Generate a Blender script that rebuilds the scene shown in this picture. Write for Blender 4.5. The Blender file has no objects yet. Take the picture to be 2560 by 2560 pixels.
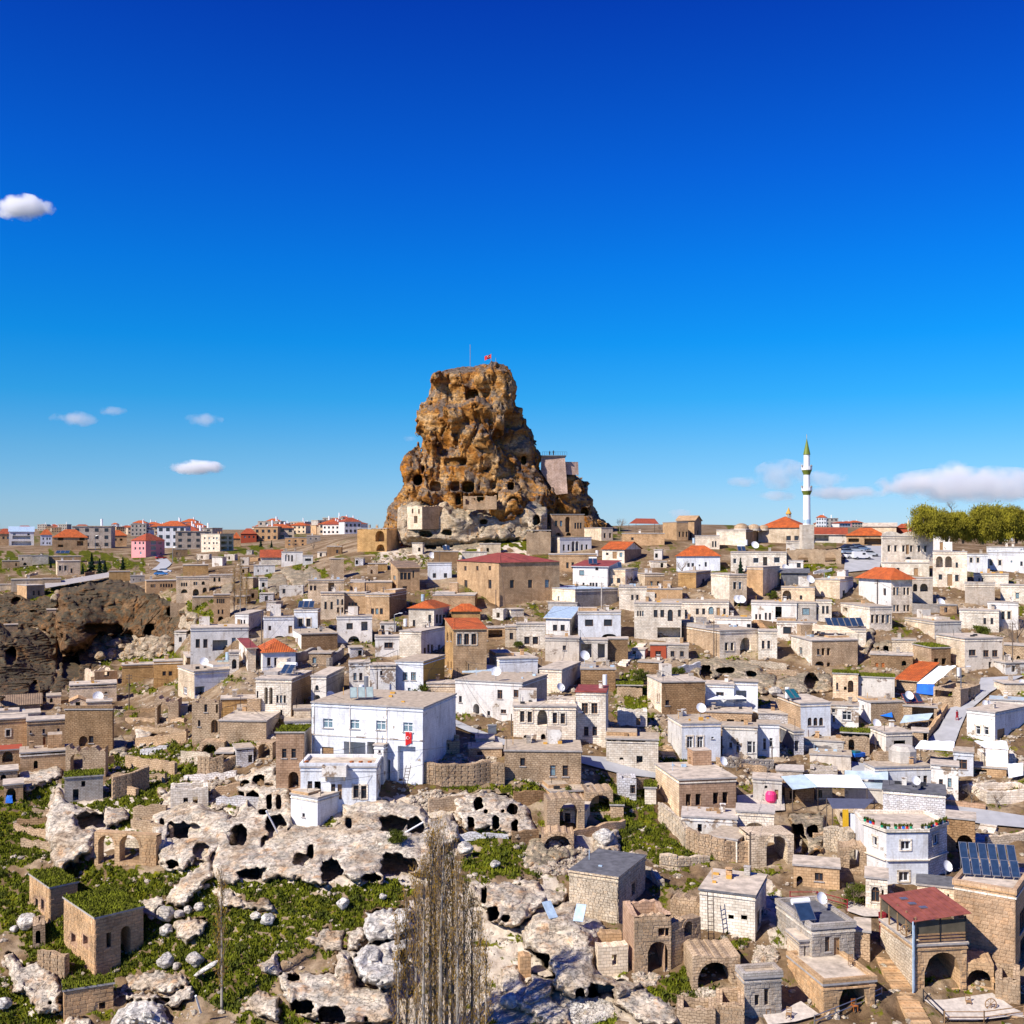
import bpy, math, random
import numpy as np
from mathutils import Vector
rnd = random.Random(7)
S = bpy.context.scene
C = S.collection
# ---------------- camera, sky, sun, exposure ----------------
FO, CY = 2745.0, 1335.0            # focal length and horizon row, in photograph pixels (2560 wide)
cam = bpy.data.cameras.new('camera'); co = bpy.data.objects.new('camera', cam); C.objects.link(co)
cam.sensor_width = 36; cam.lens = 36*FO/2560; co.location = (0, 0, 0); co.rotation_euler = (math.pi/2, 0, 0)
cam.shift_y = (CY-1280)/2560; cam.clip_start = 1; cam.clip_end = 30000
S.camera = co
SUN = Vector((-.72, -.58, .84)).normalized()
w = bpy.data.worlds.new('World'); S.world = w; w.use_nodes = True
nt = w.node_tree; bg = nt.nodes['Background']
sky = nt.nodes.new('ShaderNodeTexSky'); sky.sky_type = 'NISHITA'; sky.sun_disc = False
sky.sun_elevation = math.asin(SUN.z); sky.sun_rotation = math.atan2(SUN.x, SUN.y)
sky.altitude = 1200; sky.air_density = 1.0; sky.dust_density = .15; sky.ozone_density = 6
# the photograph's deep polarised blue: a tint by height above the horizon, constant further up
tc = nt.nodes.new('ShaderNodeTexCoord'); sp = nt.nodes.new('ShaderNodeSeparateXYZ'); nt.links.new(tc.outputs['Generated'], sp.inputs[0])
cr = nt.nodes.new('ShaderNodeValToRGB'); E = cr.color_ramp.elements
for i, (z, c) in enumerate([(0, (.37, .48, .67)), (.03, (.35, .49, .66)), (.075, (.24, .50, .66)), (.121, (.08, .50, .72)), (.17, (.02, .48, .80)), (.235, (.012, .42, .88)), (.31, (.012, .32, .90)), (.46, (.012, .15, .76))]):
    e = E[i] if i < 2 else E.new(z)
    e.position = z; e.color = (*c, 1)
nt.links.new(sp.outputs[2], cr.inputs[0])
mu = nt.nodes.new('ShaderNodeMix'); mu.data_type = 'RGBA'; mu.blend_type = 'MULTIPLY'; mu.inputs[0].default_value = 1
nt.links.new(sky.outputs[0], mu.inputs[6]); nt.links.new(cr.outputs[0], mu.inputs[7])
nt.links.new(mu.outputs[2], bg.inputs['Color']); bg.inputs['Strength'].default_value = .126
sl = bpy.data.lights.new('sun', 'SUN'); sl.energy = 5.0; sl.angle = math.radians(.53); sl.color = (1, .93, .82)
so = bpy.data.objects.new('sun', sl); C.objects.link(so); so.rotation_euler = SUN.to_track_quat('Z', 'Y').to_euler()
S.view_settings.view_transform = 'Standard'; S.view_settings.look = 'None'; S.view_settings.gamma = 1
S.view_settings.exposure = 0.52; S.view_settings.use_curve_mapping = False
S.render.engine = 'CYCLES'
S.cycles.volume_bounces = 10; S.cycles.max_bounces = 12; S.cycles.diffuse_bounces = 2

# ---------------- helpers ----------------
def link(o): C.objects.link(o); return o
def tag(o, label, cat, group=None, kind=None):
    if label: o['label'] = label
    if cat: o['category'] = cat
    if group: o['group'] = group
    if kind: o['kind'] = kind
    return o
def empty(name, loc, rz=0):
    o = link(bpy.data.objects.new(name, None)); o.location = loc; o.rotation_euler = (0, 0, rz); return o
class MB:
    def __init__(s): s.v = []; s.f = []; s.uv = []; s.mi = []
    def face(s, pts, uvs=None, m=0):
        n = len(s.v); s.v += [tuple(p) for p in pts]; s.f.append(tuple(range(n, n+len(pts)))); s.mi.append(m)
        s.uv += uvs if uvs else [(p[0]+p[1]*.7, p[2]) for p in pts]
    def box(s, x0, x1, y0, y1, z0, z1, m=0, top=None, uvb=True):
        a = [(x0,y0,z0),(x1,y0,z0),(x1,y1,z0),(x0,y1,z0),(x0,y0,z1),(x1,y0,z1),(x1,y1,z1),(x0,y1,z1)]
        for q in ((0,1,5,4),(2,3,7,6)): s.face([a[i] for i in q], [(a[i][0], a[i][2]) for i in q], m)
        for q in ((1,2,6,5),(3,0,4,7)): s.face([a[i] for i in q], [(a[i][1], a[i][2]) for i in q], m)
        for q in ((4,5,6,7),(3,2,1,0)): s.face([a[i] for i in q], [(a[i][0], a[i][1]) for i in q], m if top is None else top)
    def tube(s, a, b, r0, r1=None, n=6, cap=True, m=0):
        a = Vector(a); b = Vector(b); r1 = r0 if r1 is None else r1
        d = (b-a).normalized(); u = d.orthogonal().normalized(); v = d.cross(u)
        A = [a+(u*math.cos(t)+v*math.sin(t))*r0 for t in [i*2*math.pi/n for i in range(n)]]
        B = [b+(u*math.cos(t)+v*math.sin(t))*r1 for t in [i*2*math.pi/n for i in range(n)]]
        for i in range(n):
            j = (i+1) % n; s.face([A[i], A[j], B[j], B[i]], None, m)
        if cap: s.face(B, None, m); s.face(A[::-1], None, m)
    def bar(s, a, b, wd, h):     # box-like beam
        s.tube(a, b, wd/1.414, wd/1.414, 4)
    def build(s, name, mat, parent=None, smooth=False, weld=False):
        me = bpy.data.meshes.new(name); me.from_pydata([tuple(map(float, p)) for p in s.v], [], s.f)
        uv = me.uv_layers.new(name='UVMap'); uv.data.foreach_set('uv', np.array(s.uv, dtype=np.float32).ravel())
        for m in (mat if isinstance(mat, (list, tuple)) else [mat]): me.materials.append(m)
        if isinstance(mat, (list, tuple)): me.polygons.foreach_set('material_index', s.mi)
        if smooth: me.polygons.foreach_set('use_smooth', [True]*len(s.f))
        o = link(bpy.data.objects.new(name, me))
        if parent: o.parent = parent
        return o
def npmesh(name, V, Fa, mat, smooth=False, parent=None, attr=None, uv=None):
    """V (n,3) and Fa (m,k) arrays -> object"""
    V = np.ascontiguousarray(V, dtype=np.float32); Fa = np.ascontiguousarray(Fa, dtype=np.int32); k = Fa.shape[1]
    me = bpy.data.meshes.new(name); me.vertices.add(len(V)); me.vertices.foreach_set('co', V.ravel())
    me.loops.add(Fa.size); me.loops.foreach_set('vertex_index', Fa.ravel())
    me.polygons.add(len(Fa)); me.polygons.foreach_set('loop_start', np.arange(0, Fa.size, k, dtype=np.int32))
    me.polygons.foreach_set('use_smooth', np.full(len(Fa), smooth))
    me.update(calc_edges=True)
    if attr is not None:
        for an, av in attr.items():
            a = me.attributes.new(an, 'FLOAT', 'POINT'); a.data.foreach_set('value', av.astype(np.float32))
    for m in (mat if isinstance(mat, (list, tuple)) else [mat]): me.materials.append(m)
    o = link(bpy.data.objects.new(name, me))
    if parent: o.parent = parent
    return o
def copy_tree(o, parent=None, loc=None, rz=None):
    c = o.copy(); C.objects.link(c); c.parent = parent
    if loc is not None: c.location = loc
    if rz is not None: c.rotation_euler = (0, 0, rz)
    for ch in KIDS.get(o.name, []) or list(o.children): copy_tree(ch, c)
    return c
KIDS = {}

# ---- noise
_r = np.random.RandomState(5); PERM = np.concatenate([_r.permutation(256)]*3).astype(np.int32)
GR = _r.randn(256, 3).astype(np.float32); GR /= np.linalg.norm(GR, axis=1)[:, None]
def noise(x, y, z):
    x = np.asarray(x, np.float32); y = np.asarray(y, np.float32); z = np.asarray(z, np.float32)
    xi = np.floor(x).astype(np.int32); yi = np.floor(y).astype(np.int32); zi = np.floor(z).astype(np.int32)
    xf = x-xi; yf = y-yi; zf = z-zi
    u = xf*xf*(3-2*xf); v = yf*yf*(3-2*yf); ww = zf*zf*(3-2*zf); out = 0
    for dx in (0, 1):
        px = PERM[(xi+dx) & 255]; wx = u if dx else 1-u
        for dy in (0, 1):
            py = PERM[px+((yi+dy) & 255)]; wy = v if dy else 1-v
            for dz in (0, 1):
                g = GR[PERM[py+((zi+dz) & 255)] & 255]; wz = ww if dz else 1-ww
                out = out+wx*wy*wz*(g[..., 0]*(xf-dx)+g[..., 1]*(yf-dy)+g[..., 2]*(zf-dz))
    return out*1.6
def smooth(a, b, x):
    t = np.clip((x-a)/(b-a), 0, 1); return t*t*(3-2*t)

# ---- lie of the land: distance of the ground along each line of sight
COLS = {
 -1400: [(1322,2500),(1340,900),(1380,520),(1480,350),(1650,280),(1860,180),(2100,150),(2400,120),(2750,99)],
 0: [(1322,2500),(1340,900),(1352,700),(1380,520),(1420,420),(1480,340),(1560,300),(1650,268),(1700,245),(1740,215),(1800,190),(1860,172),(1940,155),(2000,146),(2100,140),(2200,132),(2300,124),(2400,117),(2560,107),(2750,97)],
 300: [(1322,2500),(1340,900),(1352,700),(1380,520),(1420,400),(1470,330),(1500,318),(1600,300),(1650,285),(1700,240),(1740,214),(1800,188),(1860,172),(1940,156),(2000,147),(2100,136),(2200,128),(2300,121),(2400,115),(2560,105),(2750,95)],
 600: [(1322,2500),(1338,900),(1352,650),(1380,450),(1420,340),(1480,270),(1540,235),(1600,210),(1650,196),(1700,184),(1760,173),(1800,168),(1860,158),(1940,149),(2000,143),(2100,132),(2200,121),(2300,115),(2400,110),(2560,101),(2750,92)],
 900: [(1322,2500),(1332,700),(1345,370),(1400,300),(1450,268),(1500,245),(1600,213),(1700,187),(1760,170),(1800,160),(1900,145),(1960,140),(2080,130),(2160,122),(2200,118),(2300,113),(2400,108),(2560,99),(2750,91)],
 1280: [(1300,420),(1312,372),(1330,340),(1400,290),(1450,260),(1500,242),(1600,214),(1700,190),(1745,180),(1800,164),(1900,147),(1960,141),(2080,130),(2200,119),(2300,112),(2400,107),(2560,98),(2750,90)],
 1700: [(1308,600),(1325,360),(1360,300),(1400,280),(1450,258),(1500,243),(1600,216),(1700,193),(1800,172),(1900,156),(2000,144),(2100,133),(2200,122),(2300,113),(2400,106),(2560,97),(2750,89)],
 2100: [(1318,900),(1330,420),(1350,310),(1400,268),(1450,250),(1500,236),(1600,212),(1700,194),(1800,178),(1900,162),(2000,148),(2100,135),(2200,123),(2300,113),(2400,106),(2560,97),(2750,89)],
 2560: [(1312,600),(1340,330),(1400,275),(1450,255),(1500,238),(1600,212),(1700,190),(1800,172),(1900,158),(2000,145),(2100,133),(2200,122),(2300,113),(2400,106),(2560,97),(2750,89)],
 3900: [(1312,600),(1340,340),(1400,280),(1500,240),(1700,190),(1900,158),(2200,122),(2560,97),(2750,89)]}
CX = np.array(sorted(COLS), float); YG = np.arange(1296, 2900, 2.0)
DT = np.array([np.exp(np.interp(YG, [p[0] for p in COLS[int(c)]], [math.log(p[1]) for p in COLS[int(c)]])) for c in CX])
_k = np.exp(-np.linspace(-2, 2, 13)**2); _k /= _k.sum()
DT = np.array([np.exp(np.convolve(np.pad(np.log(r), 6, 'edge'), _k, 'valid')) for r in DT])
def DD(px, py):
    px = np.asarray(px, float); py = np.asarray(py, float)
    i = np.clip(np.searchsorted(CX, px)-1, 0, len(CX)-2); t = np.clip((px-CX[i])/(CX[i+1]-CX[i]), 0, 1)
    t = t*t*(3-2*t)*.5+t*.5
    r = np.clip((py-1296)/2, 0, len(YG)-1.001); j = r.astype(int); s = r-j
    A = DT[i, j]*(1-s)+DT[i, j+1]*s; B = DT[i+1, j]*(1-s)+DT[i+1, j+1]*s
    return A*(1-t)+B*t
YT = lambda px: np.interp(px, [-1400, 0, 900, 1050, 1280, 1480, 1700, 2100, 2560], [1322, 1322, 1325, 1316, 1302, 1316, 1310, 1318, 1312])
def wp(px, py, d=None):
    if d is None: d = float(DD(px, py))
    return Vector(((px-1280)/FO*d, d, -(py-CY)/FO*d))
TILES = dict(A=(0,1240,.44513), B=(860,1240,.44513), C=(1700,1200,.44513), K=(900,860,.34161), D=(0,1700,.44513), E=(660,1700,.44513),
             F=(1500,1660,.31056), G=(2000,1660,.28986), H=(0,2100,.36232), I=(660,2060,.37267), J=(1300,2060,.34161), L=(1900,2060,.34161), X=(0,0,1))
def q(t, x, y): o = TILES[t]; return o[0]+x*o[2], o[1]+y*o[2]
def polysdf(poly, X, Y):
    d = np.full(X.shape, 1e9); ins = np.zeros(X.shape, bool); n = len(poly)
    for i in range(n):
        x0, y0 = poly[i]; x1, y1 = poly[(i+1) % n]; ex, ey = x1-x0, y1-y0; L = ex*ex+ey*ey+1e-9
        t = np.clip(((X-x0)*ex+(Y-y0)*ey)/L, 0, 1); d = np.minimum(d, (X-x0-t*ex)**2+(Y-y0-t*ey)**2)
        if y0 != y1: ins ^= ((y0 > Y) != (y1 > Y)) & (X < (x1-x0)*(Y-y0)/(y1-y0)+x0)
    d = np.sqrt(d); return np.where(ins, -d, d)

# ---------------- materials ----------------
def nodes(name):
    m = bpy.data.materials.new(name); m.use_nodes = True; t = m.node_tree; return m, t, t.nodes['Principled BSDF'], t.nodes.new, t.links.new
def ramp(t, stops):
    r = t.nodes.new('ShaderNodeValToRGB'); e = r.color_ramp.elements
    while len(e) > len(stops): e.remove(e[-1])
    while len(e) < len(stops): e.new(.5)
    for k, (p, c) in enumerate(stops): e[k].position = p; e[k].color = (*c, 1) if len(c) == 3 else c
    return r
def mixc(t, typ, fac, a, b):
    n = t.nodes.new('ShaderNodeMix'); n.data_type = 'RGBA'; n.blend_type = typ; n.clamp_factor = True
    for s, v in ((0, fac), (6, a), (7, b)):
        if hasattr(v, 'links'): t.links.new(v, n.inputs[s])
        else: n.inputs[s].default_value = v if s == 0 else ((*v, 1) if len(v) == 3 else v)
    return n.outputs[2]
def nz(t, scale, det=4, vec=None, rough=.6, stretch=None):
    n = t.nodes.new('ShaderNodeTexNoise'); n.inputs['Scale'].default_value = scale; n.inputs['Detail'].default_value = det
    n.inputs['Roughness'].default_value = rough
    if vec is None: g = t.nodes.new('ShaderNodeNewGeometry'); vec = g.outputs['Position']
    if stretch:
        mp = t.nodes.new('ShaderNodeMapping'); mp.inputs['Scale'].default_value = stretch; t.links.new(vec, mp.inputs[0]); vec = mp.outputs[0]
    t.links.new(vec, n.inputs['Vector']); return n
def mk(a, f): return tuple(min(1, x*f) for x in a)
def wall_mat(name, col, kind='plaster', under=None, bw=.55, bh=.3, wear=.5):
    m, t, b, N, Lk = nodes(name)
    uv = N('ShaderNodeUVMap').outputs[0]; oi = N('ShaderNodeObjectInfo')
    big = nz(t, .35, 5); fine = nz(t, 4, 6); stain = nz(t, 1.0, 5, None, .65, (1.6, 1.6, .28))
    lo, hi = ((.8,)*3, (1.12,)*3) if kind == 'plaster' else ((.72,)*3, (1.25,)*3)
    c = mixc(t, 'MULTIPLY', 1, col, ramp_out(t, big.outputs[0], [(.3, lo), (.7, hi)]))
    c = mixc(t, 'MULTIPLY', 1, c, ramp_out(t, fine.outputs[0], [(.3, (.86,)*3), (.7, (1.1,)*3)]))
    h = fine.outputs[0]
    br = N('ShaderNodeTexBrick'); Lk(uv, br.inputs['Vector']); br.inputs['Scale'].default_value = 1
    br.inputs['Brick Width'].default_value = bw; br.inputs['Row Height'].default_value = bh; br.inputs['Mortar Size'].default_value = .018 if kind == 'ashlar' else .03
    br.inputs['Color1'].default_value = (1, 1, 1, 1); br.inputs['Color2'].default_value = (.80, .76, .72, 1) ; br.inputs['Mortar'].default_value = (.45, .42, .4, 1)
    br.offset = .5; br.squash = 1; br.inputs['Mortar Smooth'].default_value = .3
    if kind == 'rubble':
        dn = nz(t, 1.6, 2); v = N('ShaderNodeVectorMath'); v.operation = 'MULTIPLY_ADD'; Lk(dn.outputs[1], v.inputs[0]); v.inputs[1].default_value = (.45, .45, .45); Lk(uv, v.inputs[2]); Lk(v.outputs[0], br.inputs['Vector'])
    c2 = mixc(t, 'MULTIPLY', 1 if kind != 'plaster' else .18, c, br.outputs[0])
    if under and kind == 'plaster':   # plaster fallen off in patches
        c3 = mixc(t, 'MULTIPLY', 1, under, br.outputs[0])
        pn = nz(t, .55, 6, None, .7)
        f = ramp_out(t, pn.outputs[0], [(.66-.13*wear, (0, 0, 0)), (.70-.13*wear, (1, 1, 1))])
        c2 = mixc(t, 'MIX', f, c2, c3)
    f = ramp_out(t, stain.outputs[0], [(.5, (0, 0, 0)), (.74, (.6,)*3)])
    c2 = mixc(t, 'MULTIPLY', f, c2, (.5, .42, .34))
    c2 = mixc(t, 'MULTIPLY', 1, c2, ramp_out(t, oi.outputs['Random'], [(0, (.84, .82, .80)), (.5, (1, 1, 1)), (1, (1.1, 1.02, .93))]))
    Lk(c2, b.inputs['Base Color']); b.inputs['Roughness'].default_value = .92; b.inputs['Specular IOR Level'].default_value = .15
    ad = N('ShaderNodeMath'); ad.operation = 'MULTIPLY_ADD'; Lk(h, ad.inputs[0]); ad.inputs[1].default_value = .5
    sc = N('ShaderNodeMath'); sc.operation = 'MULTIPLY'; Lk(br.outputs['Fac'], sc.inputs[0]); sc.inputs[1].default_value = -(1.0 if kind != 'plaster' else .15); Lk(sc.outputs[0], ad.inputs[2])
    bp = N('ShaderNodeBump'); bp.inputs['Strength'].default_value = .6 if kind != 'plaster' else .3; bp.inputs['Distance'].default_value = .05
    Lk(ad.outputs[0], bp.inputs['Height']); Lk(bp.outputs[0], b.inputs['Normal']); return m
def ramp_out(t, src, stops):
    r = ramp(t, stops); t.links.new(src, r.inputs[0]); return r.outputs[0]
def simple(name, col, rough=.7, metal=0, var=.15, scale=2, bump=0, spec=.3):
    m, t, b, N, Lk = nodes(name); n = nz(t, scale, 5)
    c = mixc(t, 'MULTIPLY', 1, col, ramp_out(t, n.outputs[0], [(.25, (1-var,)*3), (.75, (1+var,)*3)]))
    Lk(c, b.inputs['Base Color']); b.inputs['Roughness'].default_value = rough; b.inputs['Metallic'].default_value = metal
    b.inputs['Specular IOR Level'].default_value = spec
    if bump:
        bp = N('ShaderNodeBump'); bp.inputs['Strength'].default_value = bump; bp.inputs['Distance'].default_value = .1
        Lk(n.outputs[0], bp.inputs['Height']); Lk(bp.outputs[0], b.inputs['Normal'])
    return m
def rock_mat(name, stops, stain, lichen, lich=.5, scale=1.0):
    m, t, b, N, Lk = nodes(name)
    a = nz(t, .25*scale, 6, None, .6, (1, 1, 1.8)); f = nz(t, 2.2*scale, 8, None, .7); st = nz(t, .5*scale, 5, None, .6, (1.5, 1.5, .3))
    c = ramp_out(t, a.outputs[0], stops)
    c = mixc(t, 'MULTIPLY', 1, c, ramp_out(t, f.outputs[0], [(.3, (.7,)*3), (.65, (1.15,)*3)]))
    c = mixc(t, 'MIX', ramp_out(t, st.outputs[0], [(.55, (0,)*3), (.68, (.75,)*3)]), c, stain)
    bd = nz(t, .8*scale, 5, None, .6, (.35, .35, 3.2)); c = mixc(t, 'MULTIPLY', 1, c, ramp_out(t, bd.outputs[0], [(.38, (.72, .70, .68)), (.5, (1, 1, 1)), (.62, (1.12, 1.1, 1.06))]))
    dk = nz(t, .9*scale, 5, None, .6, (1.8, 1.8, .16)); c = mixc(t, 'MULTIPLY', ramp_out(t, dk.outputs[0], [(.58, (0,)*3), (.7, (.7,)*3)]), c, (.42, .38, .34))
    l2 = nz(t, .7*scale, 7, None, .7)
    g = N('ShaderNodeNewGeometry'); sx = N('ShaderNodeSeparateXYZ'); Lk(g.outputs['Normal'], sx.inputs[0])
    mu = N('ShaderNodeMath'); mu.operation = 'MULTIPLY_ADD'; Lk(sx.outputs[2], mu.inputs[0]); mu.inputs[1].default_value = .22; Lk(l2.outputs[0], mu.inputs[2])
    c = mixc(t, 'MIX', ramp_out(t, mu.outputs[0], [(.72-.2*lich, (0,)*3), (.82-.2*lich, (.8,)*3)]), c, lichen)
    cn = nz(t, 1.1*scale, 7, None, .62, (1, 1, 2.2)); ab = N('ShaderNodeMath'); ab.operation = 'SUBTRACT'; Lk(cn.outputs[0], ab.inputs[0]); ab.inputs[1].default_value = .5
    a2 = N('ShaderNodeMath'); a2.operation = 'ABSOLUTE'; Lk(ab.outputs[0], a2.inputs[0])
    ck = ramp_out(t, a2.outputs[0], [(.0, (.4,)*3), (.012, (.75,)*3), (.03, (1,)*3)]); c = mixc(t, 'MULTIPLY', 1, c, ck)
    Lk(c, b.inputs['Base Color']); b.inputs['Roughness'].default_value = .95; b.inputs['Specular IOR Level'].default_value = .1
    bp = N('ShaderNodeBump'); bp.inputs['Strength'].default_value = .9; bp.inputs['Distance'].default_value = .22/scale
    hh = N('ShaderNodeMath'); hh.operation = 'MULTIPLY_ADD'; Lk(ck, hh.inputs[0]); hh.inputs[1].default_value = .35; Lk(f.outputs[0], hh.inputs[2])
    Lk(hh.outputs[0], bp.inputs['Height']); Lk(bp.outputs[0], b.inputs['Normal']); return m
M = {}
M['wh'] = wall_mat('white_plaster', (.82, .80, .77), 'plaster', (.42, .36, .29), wear=.25)
M['wb'] = wall_mat('bluish_white_plaster', (.74, .77, .82), 'plaster', (.42, .36, .29), wear=.15)
M['wd'] = wall_mat('worn_white_plaster', (.78, .75, .70), 'plaster', (.38, .30, .23), wear=1)
M['ws'] = wall_mat('whitewashed_rubble', (.74, .74, .76), 'rubble', bw=.5, bh=.28)
M['cr'] = wall_mat('cream_ashlar', (.82, .68, .50), 'ashlar')
M['lc'] = wall_mat('pale_limestone', (.88, .81, .69), 'ashlar', bw=.6, bh=.3)
M['st'] = wall_mat('tan_ashlar', (.62, .42, .24), 'ashlar')
M['ph'] = wall_mat('peach_ashlar', (.60, .42, .27), 'ashlar', bw=.62, bh=.33)
M['yt'] = wall_mat('ochre_ashlar', (.56, .35, .15), 'ashlar', bw=.7, bh=.32)
M['pk'] = wall_mat('pinkish_ashlar', (.50, .335, .225), 'ashlar', bw=.6, bh=.32)
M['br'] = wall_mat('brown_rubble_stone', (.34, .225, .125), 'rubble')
M['ru'] = wall_mat('tan_rubble_stone', (.56, .42, .28), 'rubble', bw=.45, bh=.27)
M['pr'] = wall_mat('pale_rubble_stone', (.70, .60, .46), 'rubble', bw=.5, bh=.28)
M['gr'] = wall_mat('grey_block', (.54, .50, .45), 'ashlar', bw=.4, bh=.2)
M['gy'] = wall_mat('grey_render', (.64, .60, .54), 'plaster', (.35, .3, .26), wear=.6)
M['oc'] = simple('ochre_render', (.55, .30, .06), .9, var=.25)
M['pi'] = simple('pink_render', (.72, .30, .30), .9)
M['yc'] = simple('yellow_cream_render', (.72, .60, .36), .9)
M['re'] = simple('red_brown_render', (.36, .07, .03), .85)
M['rf'] = simple('concrete_roof', (.50, .42, .33), .9, var=.5, scale=.9, bump=.3)
M['rd'] = simple('dark_bitumen_roof', (.12, .12, .13), .8, var=.5, scale=1.2)
M['re2'] = simple('earth_roof', (.42, .34, .25), .95, var=.4, scale=1.5, bump=.5)
M['edge'] = simple('roof_edge', (.36, .33, .31), .9, var=.3)
M['glass'] = simple('window_glass', (.025, .03, .04), .12, spec=.5, var=0)
M['glassb'] = simple('window_glass_with_curtain', (.16, .24, .28), .2, spec=.5, var=.6, scale=5)
M['dark'] = simple('dark_interior', (.03, .025, .02), .9)
M['fw'] = simple('white_frame', (.75, .75, .75), .5)
M['fb'] = simple('brown_wood_frame', (.16, .08, .04), .7, var=.4)
M['wood'] = simple('weathered_wood', (.30, .18, .09), .8, var=.5, scale=6)
M['orwood'] = simple('orange_wood', (.42, .13, .03), .6, var=.3, scale=4)
M['bldoor'] = simple('blue_paint', (.05, .22, .42), .5, var=.3)
M['metal'] = simple('grey_metal', (.35, .36, .38), .4, .8)
M['pole'] = simple('pole_wood', (.12, .09, .07), .9)
M['white'] = simple('white_enamel', (.8, .8, .8), .35, var=.05)
M['alu'] = simple('bluish_sheet_metal', (.45, .58, .70), .4, .2, var=.3)
M['maroon'] = simple('maroon_sheet_metal', (.25, .055, .04), .6, 0, var=.45, scale=.8)
M['rustroof'] = simple('faded_maroon_roof', (.24, .07, .05), .65, 0, var=.4, scale=1.2)
M['turf'] = simple('turf_roof', (.10, .105, .008), 1, var=.6, scale=1.2, bump=.6)
M['screen'] = simple('dusty_terrace_glass', (.10, .085, .06), .25, var=.4, scale=.8, spec=.5)  # dark brown painted on the panes for the dim interior behind them
M['solar'] = simple('solar_collector', (.03, .06, .12), .15, .3, var=.3, spec=.8)
M['teal'] = simple('teal_collector', (.02, .16, .2), .25, .2, var=.2)
M['frosted'] = simple('frosted_collector', (.34, .42, .40), .25, .1, var=.2)
M['yel'] = simple('yellow_paint', (.65, .38, .02), .5)
M['blue'] = simple('blue_plastic', (.01, .13, .55), .6, var=.3, scale=1)
M['red'] = simple('red_paint', (.55, .02, .02), .5)
M['pink'] = simple('pink_plastic', (.75, .04, .18), .5)
M['tarp'] = simple('white_tarpaulin', (.78, .80, .83), .6, var=.12, scale=.7, bump=.6)
M['clear'] = simple('clear_plastic_sheet', (.45, .55, .60), .3, var=.3, scale=.8, spec=.5)
M['green'] = simple('green_plastic', (.01, .3, .15), .5)
M['black'] = simple('black_rubber', (.02, .02, .02), .7)
M['blackm'] = simple('dark_iron', (.05, .05, .055), .5, .6)
M['carpet'] = simple('red_carpet', (.28, .02, .03), .95, var=.7, scale=5)
M['asph'] = simple('grey_asphalt', (.36, .36, .37), .95, var=.18, scale=.5, bump=.1)
M['pave'] = simple('paving', (.50, .44, .38), .95, var=.3, scale=2.2, bump=.3)
M['bark'] = simple('bark', (.20, .16, .12), .95, var=.4, scale=3)
M['pbark'] = simple('pale_poplar_bark', (.34, .30, .25), .9, var=.4, scale=2)
M['twig'] = simple('bare_twigs', (.23, .17, .12), .95, var=.4, scale=.6)
M['catkin'] = simple('ochre_catkins', (.30, .17, .02), .95, var=.4, scale=.8)
M['willow'] = simple('willow_leaves', (.21, .185, .012), .9, var=.7, scale=.35)
M['fir'] = simple('dark_conifer_needles', (.012, .035, .015), .95, var=.5)
M['bush'] = simple('bush_leaves', (.07, .085, .006), .95, var=.5, scale=1)
def tile_mat(name, a, b_):
    m, t, b, N, Lk = nodes(name); uv = N('ShaderNodeUVMap').outputs[0]
    br = N('ShaderNodeTexBrick'); Lk(uv, br.inputs[0]); br.inputs['Scale'].default_value = 1; br.inputs['Brick Width'].default_value = .3; br.inputs['Row Height'].default_value = .38
    br.offset = 0; br.inputs['Mortar Size'].default_value = .03; br.inputs['Color1'].default_value = (*a, 1); br.inputs['Color2'].default_value = (*b_, 1); br.inputs['Mortar'].default_value = (*mk(b_, .35), 1)
    n = nz(t, .8, 6); c = mixc(t, 'MULTIPLY', 1, br.outputs[0], ramp_out(t, n.outputs[0], [(.3, (.6, .62, .66)), (.65, (1.15, 1.1, 1.05))]))
    Lk(c, b.inputs['Base Color']); b.inputs['Roughness'].default_value = .8
    wv = N('ShaderNodeTexWave'); wv.inputs['Scale'].default_value = 1.05; Lk(uv, wv.inputs[0]); bp = N('ShaderNodeBump'); bp.inputs['Strength'].default_value = .7; bp.inputs['Distance'].default_value = .08
    Lk(wv.outputs['Fac'], bp.inputs['Height']); Lk(bp.outputs[0], b.inputs['Normal']); return m
M['tile'] = tile_mat('orange_roof_tiles', (.66, .15, .02), (.52, .10, .015))
M['tiler'] = tile_mat('red_roof_tiles', (.50, .10, .03), (.40, .07, .02))
M['tileg'] = tile_mat('old_grey_tiles', (.36, .25, .16), (.28, .19, .12))
M['rock'] = rock_mat('pale_tuff', [(.34, (.37, .27, .18)), (.44, (.55, .45, .335)), (.56, (.66, .58, .47))], (.56, .33, .17), (.34, .31, .26), .0)
M['rockt'] = rock_mat('tan_tuff', [(.3, (.40, .29, .19)), (.5, (.50, .40, .28)), (.7, (.56, .47, .36))], (.42, .21, .06), (.22, .19, .13), .5)
M['rockd'] = rock_mat('brown_gorge_tuff', [(.3, (.07, .036, .016)), (.5, (.17, .095, .045)), (.7, (.27, .17, .09))], (.26, .11, .03), (.08, .075, .05), .6)  # brown rock, its colours darkened further to stand in for the cliff's shadow
M['rockc'] = rock_mat('ochre_castle_tuff', [(.36, (.13, .055, .018)), (.46, (.38, .16, .035)), (.54, (.50, .26, .08)), (.66, (.55, .38, .21))], (.52, .19, .018), (.13, .115, .10), 1.0, .45)
M['boul'] = rock_mat('white_boulder', [(.3, (.50, .44, .37)), (.55, (.70, .66, .60))], (.50, .40, .30), (.33, .32, .30), .08)
M['rub'] = rock_mat('rubble_stones', [(.3, (.45, .36, .27)), (.7, (.62, .54, .44))], (.5, .3, .15), (.3, .27, .2), .3, 2)
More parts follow.
